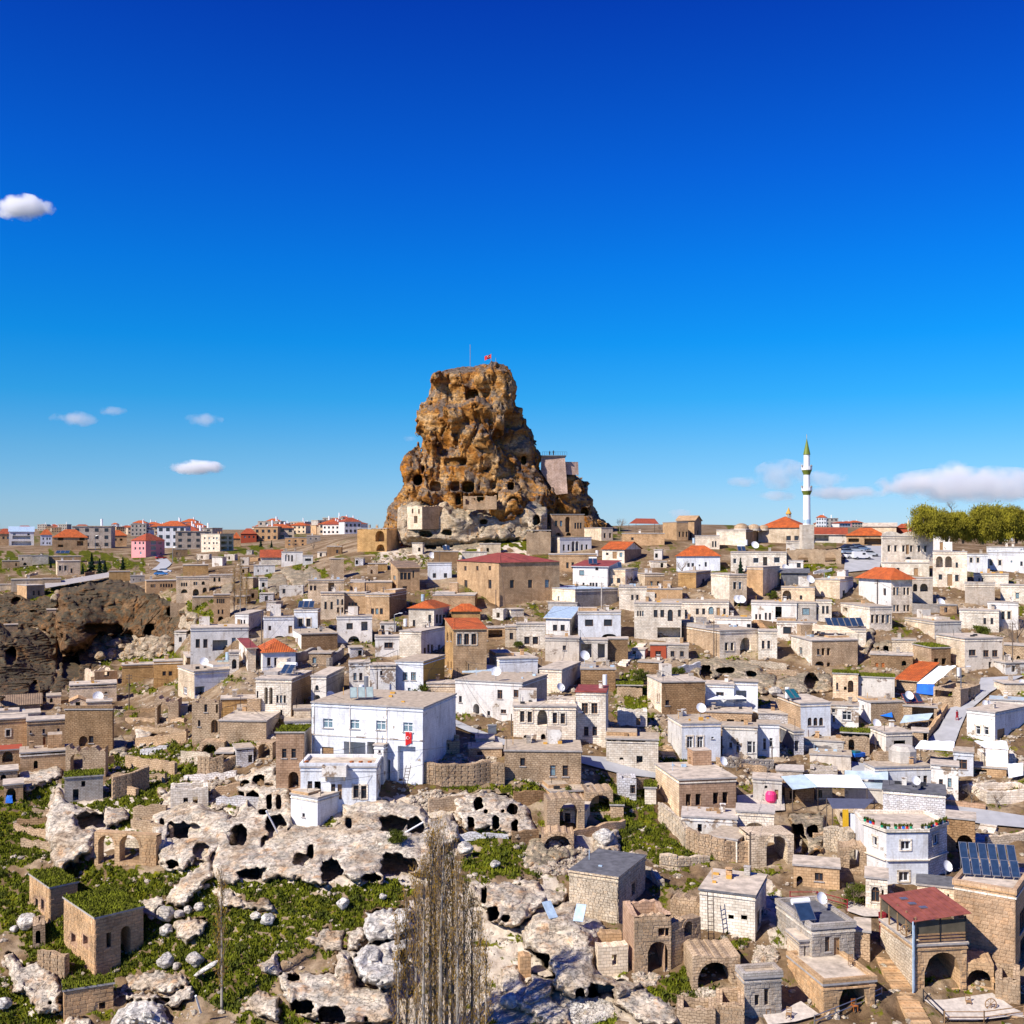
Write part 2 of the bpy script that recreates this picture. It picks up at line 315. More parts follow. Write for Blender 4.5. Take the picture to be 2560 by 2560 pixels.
def ground_mat():
    m, t, b, N, Lk = nodes('ground'); at = N('ShaderNodeAttribute'); at.attribute_name = 'grass'
    n1 = nz(t, .12, 7); n2 = nz(t, 1.3, 8, None, .75); n3 = nz(t, .45, 6, None, .7)
    e = ramp_out(t, n1.outputs[0], [(.3, (.10, .06, .03)), (.5, (.21, .14, .08)), (.68, (.40, .31, .21))])
    e = mixc(t, 'MULTIPLY', 1, e, ramp_out(t, n2.outputs[0], [(.3, (.55,)*3), (.62, (1.25,)*3)]))
    g = ramp_out(t, n3.outputs[0], [(.3, (.022, .028, .003)), (.5, (.07, .08, .005)), (.68, (.19, .17, .01))])
    g = mixc(t, 'MULTIPLY', 1, g, ramp_out(t, n2.outputs[0], [(.35, (.6,)*3), (.62, (1.3,)*3)]))
    ad = N('ShaderNodeMath'); ad.operation = 'ADD'; Lk(at.outputs['Fac'], ad.inputs[0]); Lk(n2.outputs[0], ad.inputs[1])
    ap = N('ShaderNodeAttribute'); ap.attribute_name = 'tuff'; a3 = N('ShaderNodeMath'); a3.operation = 'ADD'; Lk(ap.outputs['Fac'], a3.inputs[0]); Lk(n2.outputs[0], a3.inputs[1])
    pr_ = mixc(t, 'MULTIPLY', 1, ramp_out(t, n3.outputs[0], [(.35, (.48, .38, .28)), (.6, (.66, .58, .47))]), ramp_out(t, n2.outputs[0], [(.35, (.75,)*3), (.6, (1.1,)*3)]))
    e = mixc(t, 'MIX', ramp_out(t, a3.outputs[0], [(.9, (0,)*3), (1.05, (1,)*3)]), e, pr_)
    c = mixc(t, 'MIX', ramp_out(t, ad.outputs[0], [(.88, (0,)*3), (1.0, (1,)*3)]), e, g)
    Lk(c, b.inputs['Base Color']); b.inputs['Roughness'].default_value = 1; b.inputs['Specular IOR Level'].default_value = .05
    bp = N('ShaderNodeBump'); bp.inputs['Strength'].default_value = .9; bp.inputs['Distance'].default_value = .3
    Lk(n2.outputs[0], bp.inputs['Height']); Lk(bp.outputs[0], b.inputs['Normal']); return m
M['ground'] = ground_mat()
M['grasst'] = simple('grass_tufts', (.125, .14, .007), 1, var=.6, scale=.5)
# ---------------- surface nets ----------------
def surfnets(F, P):
    """F: (a,b,c) field (<0 solid), P: (3,a,b,c) positions -> verts, quads"""
    a, b, c = F.shape; Sg = F < 0
    cnt = np.zeros((a-1, b-1, c-1), np.float32); acc = np.zeros((3, a-1, b-1, c-1), np.float32)
    idx = [(i, j, k) for i in (0, 1) for j in (0, 1) for k in (0, 1)]
    sl_ = lambda o: (slice(o[0], a-1+o[0]), slice(o[1], b-1+o[1]), slice(o[2], c-1+o[2]))
    for o in idx:
        for ax in range(3):
            if o[ax]: continue
            o2 = list(o); o2[ax] = 1; A = F[sl_(o)]; B = F[sl_(o2)]; ch = (A < 0) != (B < 0)
            t = np.where(ch, A/np.where(ch, A-B, 1), 0)
            cnt += ch
            for d in range(3): acc[d] += np.where(ch, P[d][sl_(o)]*(1-t)+P[d][sl_(o2)]*t, 0)
    act = cnt > 0; ids = np.full(act.shape, -1, np.int64); n = int(act.sum()); ids[act] = np.arange(n)
    V = (acc[:, act]/cnt[act]).T; Q = []
    for ax in range(3):
        A = np.take(Sg, range(0, F.shape[ax]-1), ax); B = np.take(Sg, range(1, F.shape[ax]), ax)
        e = np.argwhere(A != B); ot = [k for k in range(3) if k != ax]
        ok = np.ones(len(e), bool)
        for k in ot: ok &= (e[:, k] > 0) & (e[:, k] < F.shape[k]-1)
        e = e[ok]; flip = A[tuple(e.T)]
        def g(da, db):
            f = e.copy(); f[:, ot[0]] -= da; f[:, ot[1]] -= db; return ids[tuple(f.T)]
        qd = np.stack([g(1, 1), g(0, 1), g(0, 0), g(1, 0)], 1)
        if ax == 1: flip = ~flip
        qd[~flip] = qd[~flip][:, ::-1]; Q.append(qd)
    Q = np.concatenate(Q); Q = Q[(Q >= 0).all(1)]
    return V, Q
ROCKS = []
jit = lambda X, Y: 9*noise(X/26, Y/26, X*0)+6*noise(X/9, Y/9, X*0+4)
def terrace(n, k):
    t = n*k+20.5; f = np.floor(t); return (f+smooth(.36, .64, t-f)-20.5)/k
def R(t, label, poly, B=2.0, amp=1.0, caves=(), mat='rock', name='rock_outcrop', R_=15, nf=1.0, tb=6.5, Dc=None, sx=0, sy=0):
    s = TILES[t][2]
    ROCKS.append(dict(label=label, poly=[q(t, *p) for p in poly], B=B, amp=amp, mat=mat, name=name, R=R_, nf=nf, tb=tb, Dc=Dc, sx=sx, sy=sy,
        caves=[(*q(t, c[0], c[1]), c[2]*s, c[3]*s, c[4] if len(c) > 4 else 'e', c[5] if len(c) > 5 else 7) for c in caves]))
R('E','big pale tuff cliff with caves under the large white house',[(440,700),(640,665),(800,690),(880,720),(930,780),(1060,740),(1110,880),(1000,980),(980,1110),(820,1090),(760,1130),(600,1150),(440,1110),(320,1160),(230,1130),(100,1110),(-10,1120),(-10,900),(100,830),(160,815),(300,820),(430,810)],2.6,1.1,
  [(725,805,72,45,'a'),(850,815,42,45,'a'),(380,1075,62,60,'a'),(740,1050,85,75),(600,1120,55,35),(262,965,17,45),(475,800,18,30),(205,1010,45,35,'e',4),(820,1040,40,40)])
R('E','cliff face with four dark cave doors below the grassy ledge',[(1050,640),(1230,620),(1400,660),(1480,720),(1530,860),(1500,885),(1380,895),(1340,850),(1200,845),(1120,850),(1080,760)],2.2,.6,
  [(1163,807,19,38,'o'),(1303,802,20,38,'o'),(1407,825,19,36,'o'),(1205,695,26,38),(1395,722,30,28),(1245,738,12,12),(1104,793,10,18,'o'),(1340,735,10,10)],'rock')
R('D','white bulging cliff left of the pair of stone arches',[(330,590),(380,690),(560,740),(700,700),(720,780),(600,850),(540,860),(520,960),(440,1010),(330,1090),(290,1000),(255,860),(265,720)],3,1.3,[(515,790,72,50,'a'),(430,790,12,30,'o',2)])
R('D','pale carved rock wall with a wide hollow below the roofless ruin',[(880,610),(960,620),(1190,720),(1300,750),(1310,850),(1280,910),(1200,980),(1190,1060),(1100,1010),(1040,1060),(960,1080),(880,1040),(890,960),(850,900),(860,760),(920,680)],2.4,1.1,
  [(910,800,14,22),(1000,845,62,48,'a'),(970,1035,32,28),(1130,960,50,38,'e',3),(1090,830,34,26,'e',2)])
R('D','smooth white rock mass with many dark cave mouths beside the white house',[(1190,750),(1310,760),(1360,700),(1320,600),(1400,580),(1620,600),(1650,720),(1640,860),(1650,1000),(1560,1120),(1230,1150),(1185,1060),(1210,920)],2.6,1.0,
  [(1355,665,22,48),(1420,672,34,45),(1512,688,16,38,'o'),(1565,685,16,40,'o'),(1335,870,52,62),(1550,815,58,58),(1545,915,75,50),(1450,1105,115,48,'a'),(1480,740,30,16)])
R('D','hollowed rock shelf above the row of square cave mouths',[(1330,530),(1440,490),(1550,480),(1562,590),(1330,590)],1.8,.7,[(1455,555,32,26,'a'),(1380,575,20,14)])
R('D','long pale rock ridge running down across the grass slope',[(1180,980),(1210,1090),(1100,1200),(1010,1262),(925,1240),(960,1170),(1050,1100)],2.2,.9)
R('D','cluster of pale standing rocks under the arched wall at left',[(110,470),(200,500),(330,450),(365,500),(320,560),(230,600),(150,632),(100,600)],2,1.1)
R('H','jagged white rock below the ruined house with two windows',[(30,800),(90,770),(160,860),(230,840),(350,880),(430,1000),(425,1190),(260,1200),(170,1060),(90,1050)],2.4,1.2,[(345,1125,14,12)])
R('H','rounded spotted white boulder at the bottom edge of the photo',[(740,1290),(800,1180),(900,1110),(1020,1090),(1120,1130),(1160,1200),(1200,1290)],3.2,.7,mat='boul',name='boulder',R_=60)
R('H','low cave ledge under the grassy wall near the spotted boulder',[(850,1060),(1000,1045),(1180,1080),(1270,1000),(1330,1000),(1340,1080),(1200,1160),(1100,1110),(870,1110)],1.8,.6,[(820,1125,45,35),(1130,1105,40,20)])
R('H','leaning split rock standing on the grass below the cliff',[(1140,400),(1200,330),(1300,230),(1420,200),(1460,240),(1380,350),(1290,440),(1210,470),(1150,440)],2.2,.8)
R('H','pale slab rock beside the leaning split rock',[(950,450),(1010,400),(1120,400),(1135,450),(1060,550),(990,520)],1.6,.5)
R('H','grass topped rock with a sharp shadowed face on the slope',[(1200,560),(1280,520),(1430,565),(1420,620),(1340,700),(1290,735),(1215,670)],2,.6)
R('I','layered white rock block left of the bare poplars',[(680,590),(840,570),(1000,560),(1010,700),(900,760),(760,805),(700,800),(665,700)],2.8,.9,mat='boul')
R('I','rounded layered white rock lower left of the bare poplars',[(640,830),(760,800),(1000,760),(1000,930),(900,1060),(820,1110),(660,1060),(590,930)],3,1.0,[(940,890,30,50)],mat='boul')
R('I','long smooth rock with two square cave mouths at the bottom',[(90,1020),(230,980),(480,1010),(500,850),(600,900),(620,1080),(840,1130),(900,1345),(600,1360),(380,1330),(200,1270),(120,1150)],2.6,.8,
  [(250,1225,78,48,'a'),(455,1275,85,55,'a'),(195,1030,40,28),(685,1310,14,18)])
R('I','orange stained rock lump on the slope by the shrubs',[(270,770),(420,700),(540,710),(530,860),(420,850)],1.2,.8,mat='rock')
R('I','overhanging pale rock right of the bare poplars',[(1390,430),(1500,400),(1680,390),(1900,490),(1870,560),(1700,690),(1640,700),(1500,650),(1480,560),(1400,500)],2.6,.8,[(1530,605,42,48),(1475,475,18,48,'o'),(1620,630,30,25)])
R('J','huge smooth white rock with an overhang under the arched facade',[(0,740),(120,640),(280,600),(350,540),(430,580),(440,650),(600,700),(640,800),(560,880),(560,1060),(720,1150),(880,1150),(900,1200),(700,1310),(670,1250),(420,1290),(240,1230),(230,1080),(100,950),(20,900)],3.4,1.0,
  [(440,1240,40,42,'a'),(590,1230,95,60,'a'),(150,1010,70,60),(235,1110,30,24)],R_=40)
R('J','bright sloping rock running down from the arched facade',[(720,1150),(900,1200),(1150,1350),(1180,1480),(900,1480),(690,1310)],2,.7)
R('I','flat pale rock platform at the foot of the big smooth rock',[(1580,960),(1700,930),(1740,1040),(1930,1150),(2050,1240),(2060,1345),(1900,1345),(1700,1240),(1570,1140)],1.0,.4)
R('F','rock house with four cave rooms beside the horseshoe vault',[(1530,1215),(1830,1195),(1830,1300),(1790,1520),(1560,1545),(1515,1300)],2.4,.7,[(1590,1350,58,62,'o'),(1712,1345,46,48),(1580,1445,30,48),(1650,1465,26,60,'a')],'rockt')
R('C','grass topped rocky ledge with a dark cave under the arched terrace',[(40,1010),(200,1000),(420,1020),(540,1100),(560,1180),(430,1200),(260,1110),(160,1110),(140,1150),(60,1060)],2,1.0,[(145,1080,30,50),(260,1070,50,18),(400,1090,30,18)],'rockt')
R('C','brown overhanging rock wall behind the teal solar collector',[(560,1110),(700,1080),(850,1085),(860,1180),(740,1210),(560,1220),(490,1170)],2.4,1.1,[(740,1130,40,45),(640,1200,30,18)],'rockt')
R('C','pointed tan rock rising between the solar roof and the shed',[(1050,830),(1090,830),(1095,880),(1070,980),(1040,1010),(1030,960)],2.2,.6,mat='rockt',R_=12)
R('C','low tan rock with a small doorway left of the brown walls',[(1080,920),(1160,895),(1200,930),(1195,985),(1080,985)],1.8,.6,[(1158,955,14,24,'o'),(1115,945,8,8)],'rockt',R_=12)
R('E','broken rock and rubble face under the ruined arches',[(1480,900),(1560,850),(1600,845),(1750,850),(1790,980),(1700,1010),(1560,1060),(1470,1050)],1.6,.8,[(1655,905,75,42,'a')],'rockt')
R('E','pile of rounded pale boulders right of the ruined vault',[(1850,850),(1990,830),(2000,960),(1860,965)],1.6,.7)
R('K','pale terraced rock with low arches at the foot of the castle hill',[(285,1350),(450,1330),(720,1345),(730,1400),(1000,1425),(1000,1490),(700,1505),(560,1540),(290,1525)],3,1.6,[(455,1382,48,22,'a'),(520,1478,42,26,'a'),(640,1475,40,20,'a'),(412,1490,16,26,'a')],'rockt',R_=14,nf=.6)
R('K','orange rock buttress with holes above the terraces of the castle hill',[(330,1230),(420,1200),(560,1240),(620,1180),(700,1250),(780,1270),(860,1220),(960,1260),(1040,1190),(1160,1240),(1230,1180),(1330,1250),(1340,1345),(1240,1420),(1000,1440),(900,1440),(740,1440),(620,1430),(350,1420),(300,1340)],1.2,3.0,[(905,1300,30,18),(1290,1290,25,40),(640,1380,40,20,'a'),(480,1390,45,22,'a')],'rockt',R_=16,nf=.6,Dc=324)
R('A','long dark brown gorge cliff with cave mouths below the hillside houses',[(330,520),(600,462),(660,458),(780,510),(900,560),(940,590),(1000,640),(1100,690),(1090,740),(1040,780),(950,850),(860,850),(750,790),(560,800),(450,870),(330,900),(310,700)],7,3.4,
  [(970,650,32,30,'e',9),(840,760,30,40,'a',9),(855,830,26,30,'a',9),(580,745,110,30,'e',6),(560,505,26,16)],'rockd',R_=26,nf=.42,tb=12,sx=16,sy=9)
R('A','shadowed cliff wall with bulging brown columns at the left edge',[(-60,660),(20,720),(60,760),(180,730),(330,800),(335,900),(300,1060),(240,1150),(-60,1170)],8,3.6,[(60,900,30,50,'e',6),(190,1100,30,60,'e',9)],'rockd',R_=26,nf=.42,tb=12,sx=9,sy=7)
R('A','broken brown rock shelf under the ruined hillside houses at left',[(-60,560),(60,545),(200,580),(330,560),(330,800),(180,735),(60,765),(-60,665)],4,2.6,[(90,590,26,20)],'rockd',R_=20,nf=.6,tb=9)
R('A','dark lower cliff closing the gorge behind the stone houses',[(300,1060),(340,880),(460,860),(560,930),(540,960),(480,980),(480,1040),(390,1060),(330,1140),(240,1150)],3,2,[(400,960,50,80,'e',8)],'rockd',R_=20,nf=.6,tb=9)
R('A','pale domed rocks behind the bare poplar on the hillside',[(1490,500),(1530,440),(1590,440),(1620,500),(1590,545),(1500,545)],3,1,mat='rockt',R_=14,nf=.6)
R('A','round grey rock beside the bare poplar trunk',[(1240,520),(1270,450),(1300,450),(1310,530),(1260,560)],2.5,1,mat='rockt',R_=12,nf=.6)
R('A','grassy knoll of rock below the white house on the ridge',[(1500,420),(1600,400),(1700,420),(1760,380),(1800,470),(1700,520),(1640,500),(1590,430)],3,1.5,mat='rockt',R_=14,nf=.6)
R('A','round tan rock at the right end of the gorge',[(1020,700),(1050,645),(1095,650),(1110,700),(1080,760),(1030,750)],3,1.2,mat='rockt',R_=12,nf=.6)
R('D','weathered rock stub between the brown house and the ruins',[(608,345),(640,320),(720,325),(735,370),(690,420),(610,430)],2,.7,mat='rockt',R_=14)
R('D','tall pale rock fins above the grassy ruins',[(750,260),(800,245),(840,290),(900,290),(890,350),(790,370),(755,370)],1.8,.8,[(865,320,22,22,'a'),(770,350,14,22,'a')],R_=14)
for p_, l_ in [([(1540,310),(1700,420),(1830,400),(1930,470),(1900,510),(1700,470),(1520,470),(1490,380)],'pale ledge curling along the top of the big green slope'),([(1760,860),(1900,790),(1930,850),(1930,950),(1800,910)],'pair of low pale ledges in the middle of the green slope'),([(1650,1130),(1780,1040),(1930,1080),(1930,1260),(1800,1230)],'crumbly pale patch of rock at the foot of the green slope'),
  ([(560,450),(650,400),(720,470),(600,530)],'small rock bulge behind the grass roofed ruin'),([(1000,890),(1250,930),(1330,990),(1180,1060),(870,1040),(860,960)],'rubbly rock band under the ruin shadow'),([(420,1290),(470,1210),(620,1230),(700,1300),(420,1300)],'rock foot beneath the cellar house at the bottom')]: R('H', l_, p_, 1.3, .7)
R('I','weathered rock flank left of the layered white blocks',[(600,700),(660,680),(690,780),(640,840),(560,860),(540,780)],1.4,.7)
R('I','light rock apron above the square cave mouths',[(480,880),(540,840),(640,860),(600,930),(640,1060),(560,1020),(500,960)],1.4,.6)
R('J','smooth pale rock saddle behind the loose blue panels',[(0,420),(120,400),(180,470),(350,500),(340,560),(200,620),(0,660)],1.6,.6)
R('J','bright rock shoulder at the bottom left of the smooth rock',[(0,1200),(90,1100),(240,1130),(280,1250),(120,1330),(0,1340)],1.2,.5)
BOUL = [('H',1145,830,55,'blue shadowed boulder at the tip of the ruin shadow'),('H',1350,825,55,'square white boulder on the grass right of the ruin'),('H',1140,510,60,'angular boulder against the pale slab rock'),('H',1145,620,45,'lower angular boulder with a flat shadowed side'),
 ('H',1380,460,35,'small boulder under the leaning split rock'),('H',1765,525,34,'left one of a pair of boulders below the ledge'),('H',1845,545,44,'right one of a pair of boulders below the ledge'),('H',1220,870,28,'small brown boulder touching the shadow edge'),('H',100,615,26,'small boulder left of the twin window ruin'),
 ('H',30,1130,46,'boulder at the left edge near the bottom'),('H',190,560,60,'mossy rock under the twin window ruin'),('I',530,535,45,'flat boulder in the middle of the green slope'),('I',30,640,45,'half buried boulder at the left of the green slope'),('I',800,485,25,'small pale rock by the poplars'),
 ('I',1645,1190,58,'round boulder on the rock platform by the poplars'),('I',1350,160,50,'rock beside the top of the poplars'),('F',1410,225,48,'round brown boulder beside the white house with the blue balcony'),('F',40,1400,75,'large grey boulder on the rubble slope'),('J',610,80,70,'rounded layered boulder on the rubble slope'),
 ('H',1420,890,70,'long log shaped boulder lying on the slope'),('H',1300,480,30,'small boulder in the cluster on the slope'),('H',1240,510,34,'middle boulder of the cluster on the slope'),('A',640,830,42,'large grey rock on the gorge rubble heap'),('A',890,865,38,'angular grey rock at the right of the gorge heap'),
 ('A',600,805,30,'tilted rock at the top of the gorge heap'),('A',740,870,40,'sunlit rock in the middle of the gorge heap'),('A',560,900,30,'low rock at the left of the gorge heap'),('A',310,575,30,'pale leaning rock above the gorge'),('K',1040,1400,55,'white boulder on the grass below the castle'),('K',820,1350,60,'long pale slab on the castle slope'),
 ('K',1185,1140,60,'bright white fallen block at the castle foot'),('A',960,860,22,'small rock at the gorge mouth'),('A',690,850,26,'wedge shaped rock in the gorge heap'),('A',820,850,26,'dark seamed rock in the gorge heap'),('E',1300,1035,26,'standing pale stone on the green rubble slope')]

# ---------------- grass mask (in photograph pixels, evaluated on the ground only) ----------------
GP = [('D',[(300,560),(360,690),(620,660),(640,560),(600,440),(750,360),(900,390),(1100,300),(1250,260),(1440,330),(1300,420),(1100,430),(1100,560),(960,600),(880,700),(740,850),(600,830),(740,720),(560,740),(400,740)]),
 ('D',[(-60,620),(300,590),(250,840),(300,1000),(-60,1100)]),('H',[(-60,180),(360,210),(560,180),(760,170),(1000,230),(1600,130),(1750,300),(1750,520),(1750,800),(1750,1200),(1400,1100),(1000,900),(700,940),(500,1020),(430,1200),(400,1300),(-60,1300),(-40,1000),(200,800),(60,600),(-60,500)]),
 ('I',[(-100,360),(260,340),(360,470),(700,380),(900,350),(1000,450),(880,570),(660,600),(680,800),(600,860),(420,860),(260,800),(100,980),(0,1342),(-200,1342),(-200,400)]),('I',[(80,1180),(240,1250),(380,1342),(60,1342)]),
 ('E',[(1050,600),(1250,570),(1480,590),(1700,640),(1800,800),(1500,640),(1220,640)]),('E',[(1120,850),(1350,840),(1500,890),(1560,1060),(1400,1120),(1200,1140),(1100,1010),(1160,960)]),
 ('F',[(0,870),(180,900),(240,1010),(360,1010),(480,1250),(620,1440),(840,1560),(870,1610),(480,1610),(300,1500),(0,1560),(150,1400),(60,1290),(0,1230)]),('F',[(480,755),(840,770),(830,840),(520,830)]),('F',[(1240,60),(1400,60),(1420,130),(1300,160),(1230,120)]),('F',[(350,430),(430,430),(560,630),(480,640)]),
 ('F',[(130,120),(340,110),(340,170),(180,190)]),('J',[(1060,470),(1280,400),(1350,430),(1220,480),(1090,500)]),('J',[(880,1240),(1200,1060),(1330,1190),(1520,1240),(1450,1330),(1200,1330),(1000,1330)]),('J',[(1370,850),(1700,820),(1700,900),(1400,930)]),('J',[(540,1400),(700,1400),(680,1464),(540,1464)]),
 ('K',[(480,1290),(720,1280),(900,1330),(1200,1290),(1220,1400),(1200,1490),(1000,1500),(860,1480),(720,1400),(700,1340)]),('K',[(700,1480),(900,1440),(1220,1430),(1240,1500),(1000,1510),(840,1560),(700,1530)]),('K',[(240,1560),(420,1530),(540,1540),(500,1610),(300,1620)]),
 ('K',[(700,1180),(860,1210),(840,1260),(720,1250)]),('A',[(-40,310),(400,320),(800,330),(820,400),(400,400),(-40,430)]),('A',[(930,590),(1180,590),(1240,720),(1100,735),(1100,680)]),('A',[(-40,540),(300,530),(330,700),(-40,700)]),('A',[(1400,450),(1520,450),(1520,560),(1440,560)]),('A',[(1500,410),(1700,400),(1820,380),(1830,470),(1700,500)]),
 ('A',[(540,900),(960,870),(960,930),(540,950)]),('A',[(750,1030),(990,1030),(990,1060),(800,1080)]),('A',[(1300,290),(1460,290),(1460,340),(1300,340)]),('C',[(700,460),(880,460),(870,510),(700,510)]),('C',[(60,1010),(420,1020),(540,1100),(420,1120),(160,1060)]),
 ('B',[(260,330),(480,320),(480,370),(260,370)]),('B',[(1540,1000),(1700,1000),(1700,1240),(1540,1240)]),('A',[(700,1180),(760,1180),(760,1258),(700,1258)])]
GP = [[q(t, *p) for p in P] for t, P in GP]
TP = [('I',[(900,540),(1400,380),(1900,380),(2100,700),(2100,1400),(760,1400)]),('J',[(0,420),(300,350),(380,700),(700,1000),(900,1300),(1100,1464),(-200,1464),(-200,500)]),('J',[(1500,330),(1900,480),(1960,900),(1850,900),(1750,600)]),('E',[(0,650),(500,640),(1100,640),(1100,1160),(-100,1180)]),('D',[(230,560),(800,640),(1300,700),(1700,800),(1600,1180),(1100,1220),(800,900),(300,1100)]),
 ('K',[(180,1320),(700,1250),(1300,1300),(1250,1540),(100,1620)]),('J',[(1000,0),(60,100),(0,300),(380,300),(600,200)]),('H',[(0,780),(420,900),(430,1240),(200,1240)]),('A',[(540,750),(960,850),(900,930),(500,930)])]
TP = [[q(t, *p) for p in P] for t, P in TP]
ROADS = [  # (label name, [(px,py)...], [(px,py)...]) left and right borders
 ('road', [('E',1075,225),('E',1200,280),('E',1380,345),('E',1780,425),('F',200,760),('F',450,850)], [('E',1078,262),('E',1180,305),('E',1360,372),('E',1780,468),('F',180,890),('F',450,920)]),
 ('road', [('G',1560,120),('G',1500,330),('G',1290,380),('G',1200,560),('G',1060,700)], [('G',1932,100),('G',1660,230),('G',1440,420),('G',1380,560),('G',1330,700)]),
 ('road', [('G',1255,1210),('G',1600,1260),('G',1990,1320)], [('G',1255,1325),('G',1560,1380),('G',1990,1420)]),
 ('car_park', [('C',925,370),('C',930,420),('C',920,520)], [('C',1140,370),('C',1135,440),('C',1120,500)]),
 ('road', [('A',870,360),('A',900,375),('A',880,395),('A',850,415)], [('A',930,345),('A',965,378),('A',950,395),('A',920,415)]),
 ('paved_yard', [('L',1200,1290),('L',1350,1290),('L',1700,1240)], [('L',1390,1440),('L',1600,1440),('L',1930,1400)]),
 ('paved_yard', [('L',20,1400),('L',150,1370),('L',300,1300)], [('L',60,1475),('L',260,1450),('L',440,1400)]),
 ('paved_yard', [('F',1105,1060),('F',1300,1045),('F',1480,1060)], [('F',1105,1185),('F',1300,1190),('F',1490,1180)]),
 ('paved_yard', [('L',640,560),('L',760,600),('L',880,610)], [('L',640,640),('L',760,680),('L',880,680)]),
 ('lane', [('G',440,840),('G',450,1000)], [('G',555,860),('G',600,1010)])]
ROADS = [(n, [q(*p) for p in a], [q(*p) for p in b]) for n, a, b in ROADS]
def road_grid(a, b, n=40, m=6):
    def res(P):
        P = np.array(P); L = np.r_[0, np.cumsum(np.hypot(*np.diff(P, axis=0).T))]; s = np.linspace(0, L[-1], n); return np.c_[np.interp(s, L, P[:, 0]), np.interp(s, L, P[:, 1])]
    A, B = res(a), res(b); t = np.linspace(0, 1, m)[None, :, None]; return A[:, None]*(1-t)+B[:, None]*t
# ---------------- terrain ----------------
gx = np.r_[np.linspace(-1400, -60, 40), np.arange(-50, 2611, 5.0), np.linspace(2640, 3900, 36)]
s_ = np.r_[np.linspace(0, .12, 50)[:-1], np.linspace(.12, 1, 300)]
GX, GS = np.meshgrid(gx, s_, indexing='ij'); GY = YT(GX)+(2890-YT(GX))*GS
D0 = DD(GX, GY); 
tt = np.zeros_like(D0); rockmask = np.zeros_like(D0)
for r in ROCKS:
    if r['Dc']: continue
    P = r['poly']; x0, x1 = min(p[0] for p in P)-10, max(p[0] for p in P)+10; y0, y1 = min(p[1] for p in P)-10, max(p[1] for p in P)+10
    k = (GX > x0) & (GX < x1) & (GY > y0) & (GY < y1); sd = polysdf(P, GX[k], GY[k])+jit(GX[k], GY[k])
    tt[k] = np.maximum(tt[k], (r['tb']+1.5)*smooth(-3, -14, sd)); rockmask[k] = np.maximum(rockmask[k], smooth(4, -2, sd))
grass = np.zeros_like(D0)
GJ = 26*noise(GX/38, GY/26, GX*0)+13*noise(GX/12, GY/9, GX*0+2)
for P in GP:
    x0, x1 = min(p[0] for p in P)-40, max(p[0] for p in P)+40; y0, y1 = min(p[1] for p in P)-40, max(p[1] for p in P)+40
    k = (GX > x0) & (GX < x1) & (GY > y0) & (GY < y1); grass[k] = np.maximum(grass[k], smooth(9, -9, polysdf(P, GX[k], GY[k])+GJ[k]))
grass = np.maximum(grass, .33+.36*noise(GX/60, GY/30, GX*0+8)+.1*noise(GX/15, GY/10, GX*0))
grass *= (1-rockmask)*(1-.72*smooth(.13, .3, noise(GX/17, GY/11, GX*0+12)+.5*noise(GX/6, GY/5, GX*0)))
rd = np.zeros_like(D0)
for n_, a, b in ROADS:
    P = list(a)+list(b)[::-1]; k = (GX > min(p[0] for p in P)-9) & (GX < max(p[0] for p in P)+9) & (GY > min(p[1] for p in P)-9) & (GY < max(p[1] for p in P)+9)
    sd = polysdf(P, GX[k], GY[k]); rd[k] = np.maximum(rd[k], smooth(8, 0, sd))
grass *= (1-rd)
DG = D0+tt; tuff = np.zeros_like(D0)
for P in TP:
    k = (GX > min(p[0] for p in P)-40) & (GX < max(p[0] for p in P)+40) & (GY > min(p[1] for p in P)-40) & (GY < max(p[1] for p in P)+40); tuff[k] = np.maximum(tuff[k], smooth(12, -12, polysdf(P, GX[k], GY[k])+GJ[k])*.62)
VX = (GX-1280)/FO*DG; VZ = -(GY-CY)/FO*DG
am = .55*smooth(1400, 1500, GY)*(1-rd)+.02
VZ = VZ+am*(noise(VX/3.1, D0/3.1, VX*0)*.9+noise(VX/1.1, D0/1.1, VX*0+3)*.5)-rd*.25
nx_, ny_ = GX.shape; I = np.arange(nx_*ny_).reshape(nx_, ny_)
Fq = np.stack([I[:-1, :-1], I[:-1, 1:], I[1:, 1:], I[1:, :-1]], -1).reshape(-1, 4)
gobj = npmesh('ground', np.stack([VX, DG, VZ], -1).reshape(-1, 3), Fq, M['ground'], True, attr={'grass': grass.reshape(-1), 'tuff': tuff.reshape(-1)}); gobj['kind'] = 'structure'
for n_, a, b in ROADS:
    G = road_grid(a, b); d = DD(G[..., 0], G[..., 1]); X = (G[..., 0]-1280)/FO*d; Z = -(G[..., 1]-CY)/FO*d+.06
    n, m = d.shape; I = np.arange(n*m).reshape(n, m); f = np.stack([I[:-1, :-1], I[1:, :-1], I[1:, 1:], I[:-1, 1:]], -1).reshape(-1, 4)
    o = npmesh(n_, np.stack([X, d, Z], -1).reshape(-1, 3), f, M['pave' if n_ == 'paved_yard' else 'asph'], True); o['kind'] = 'structure'
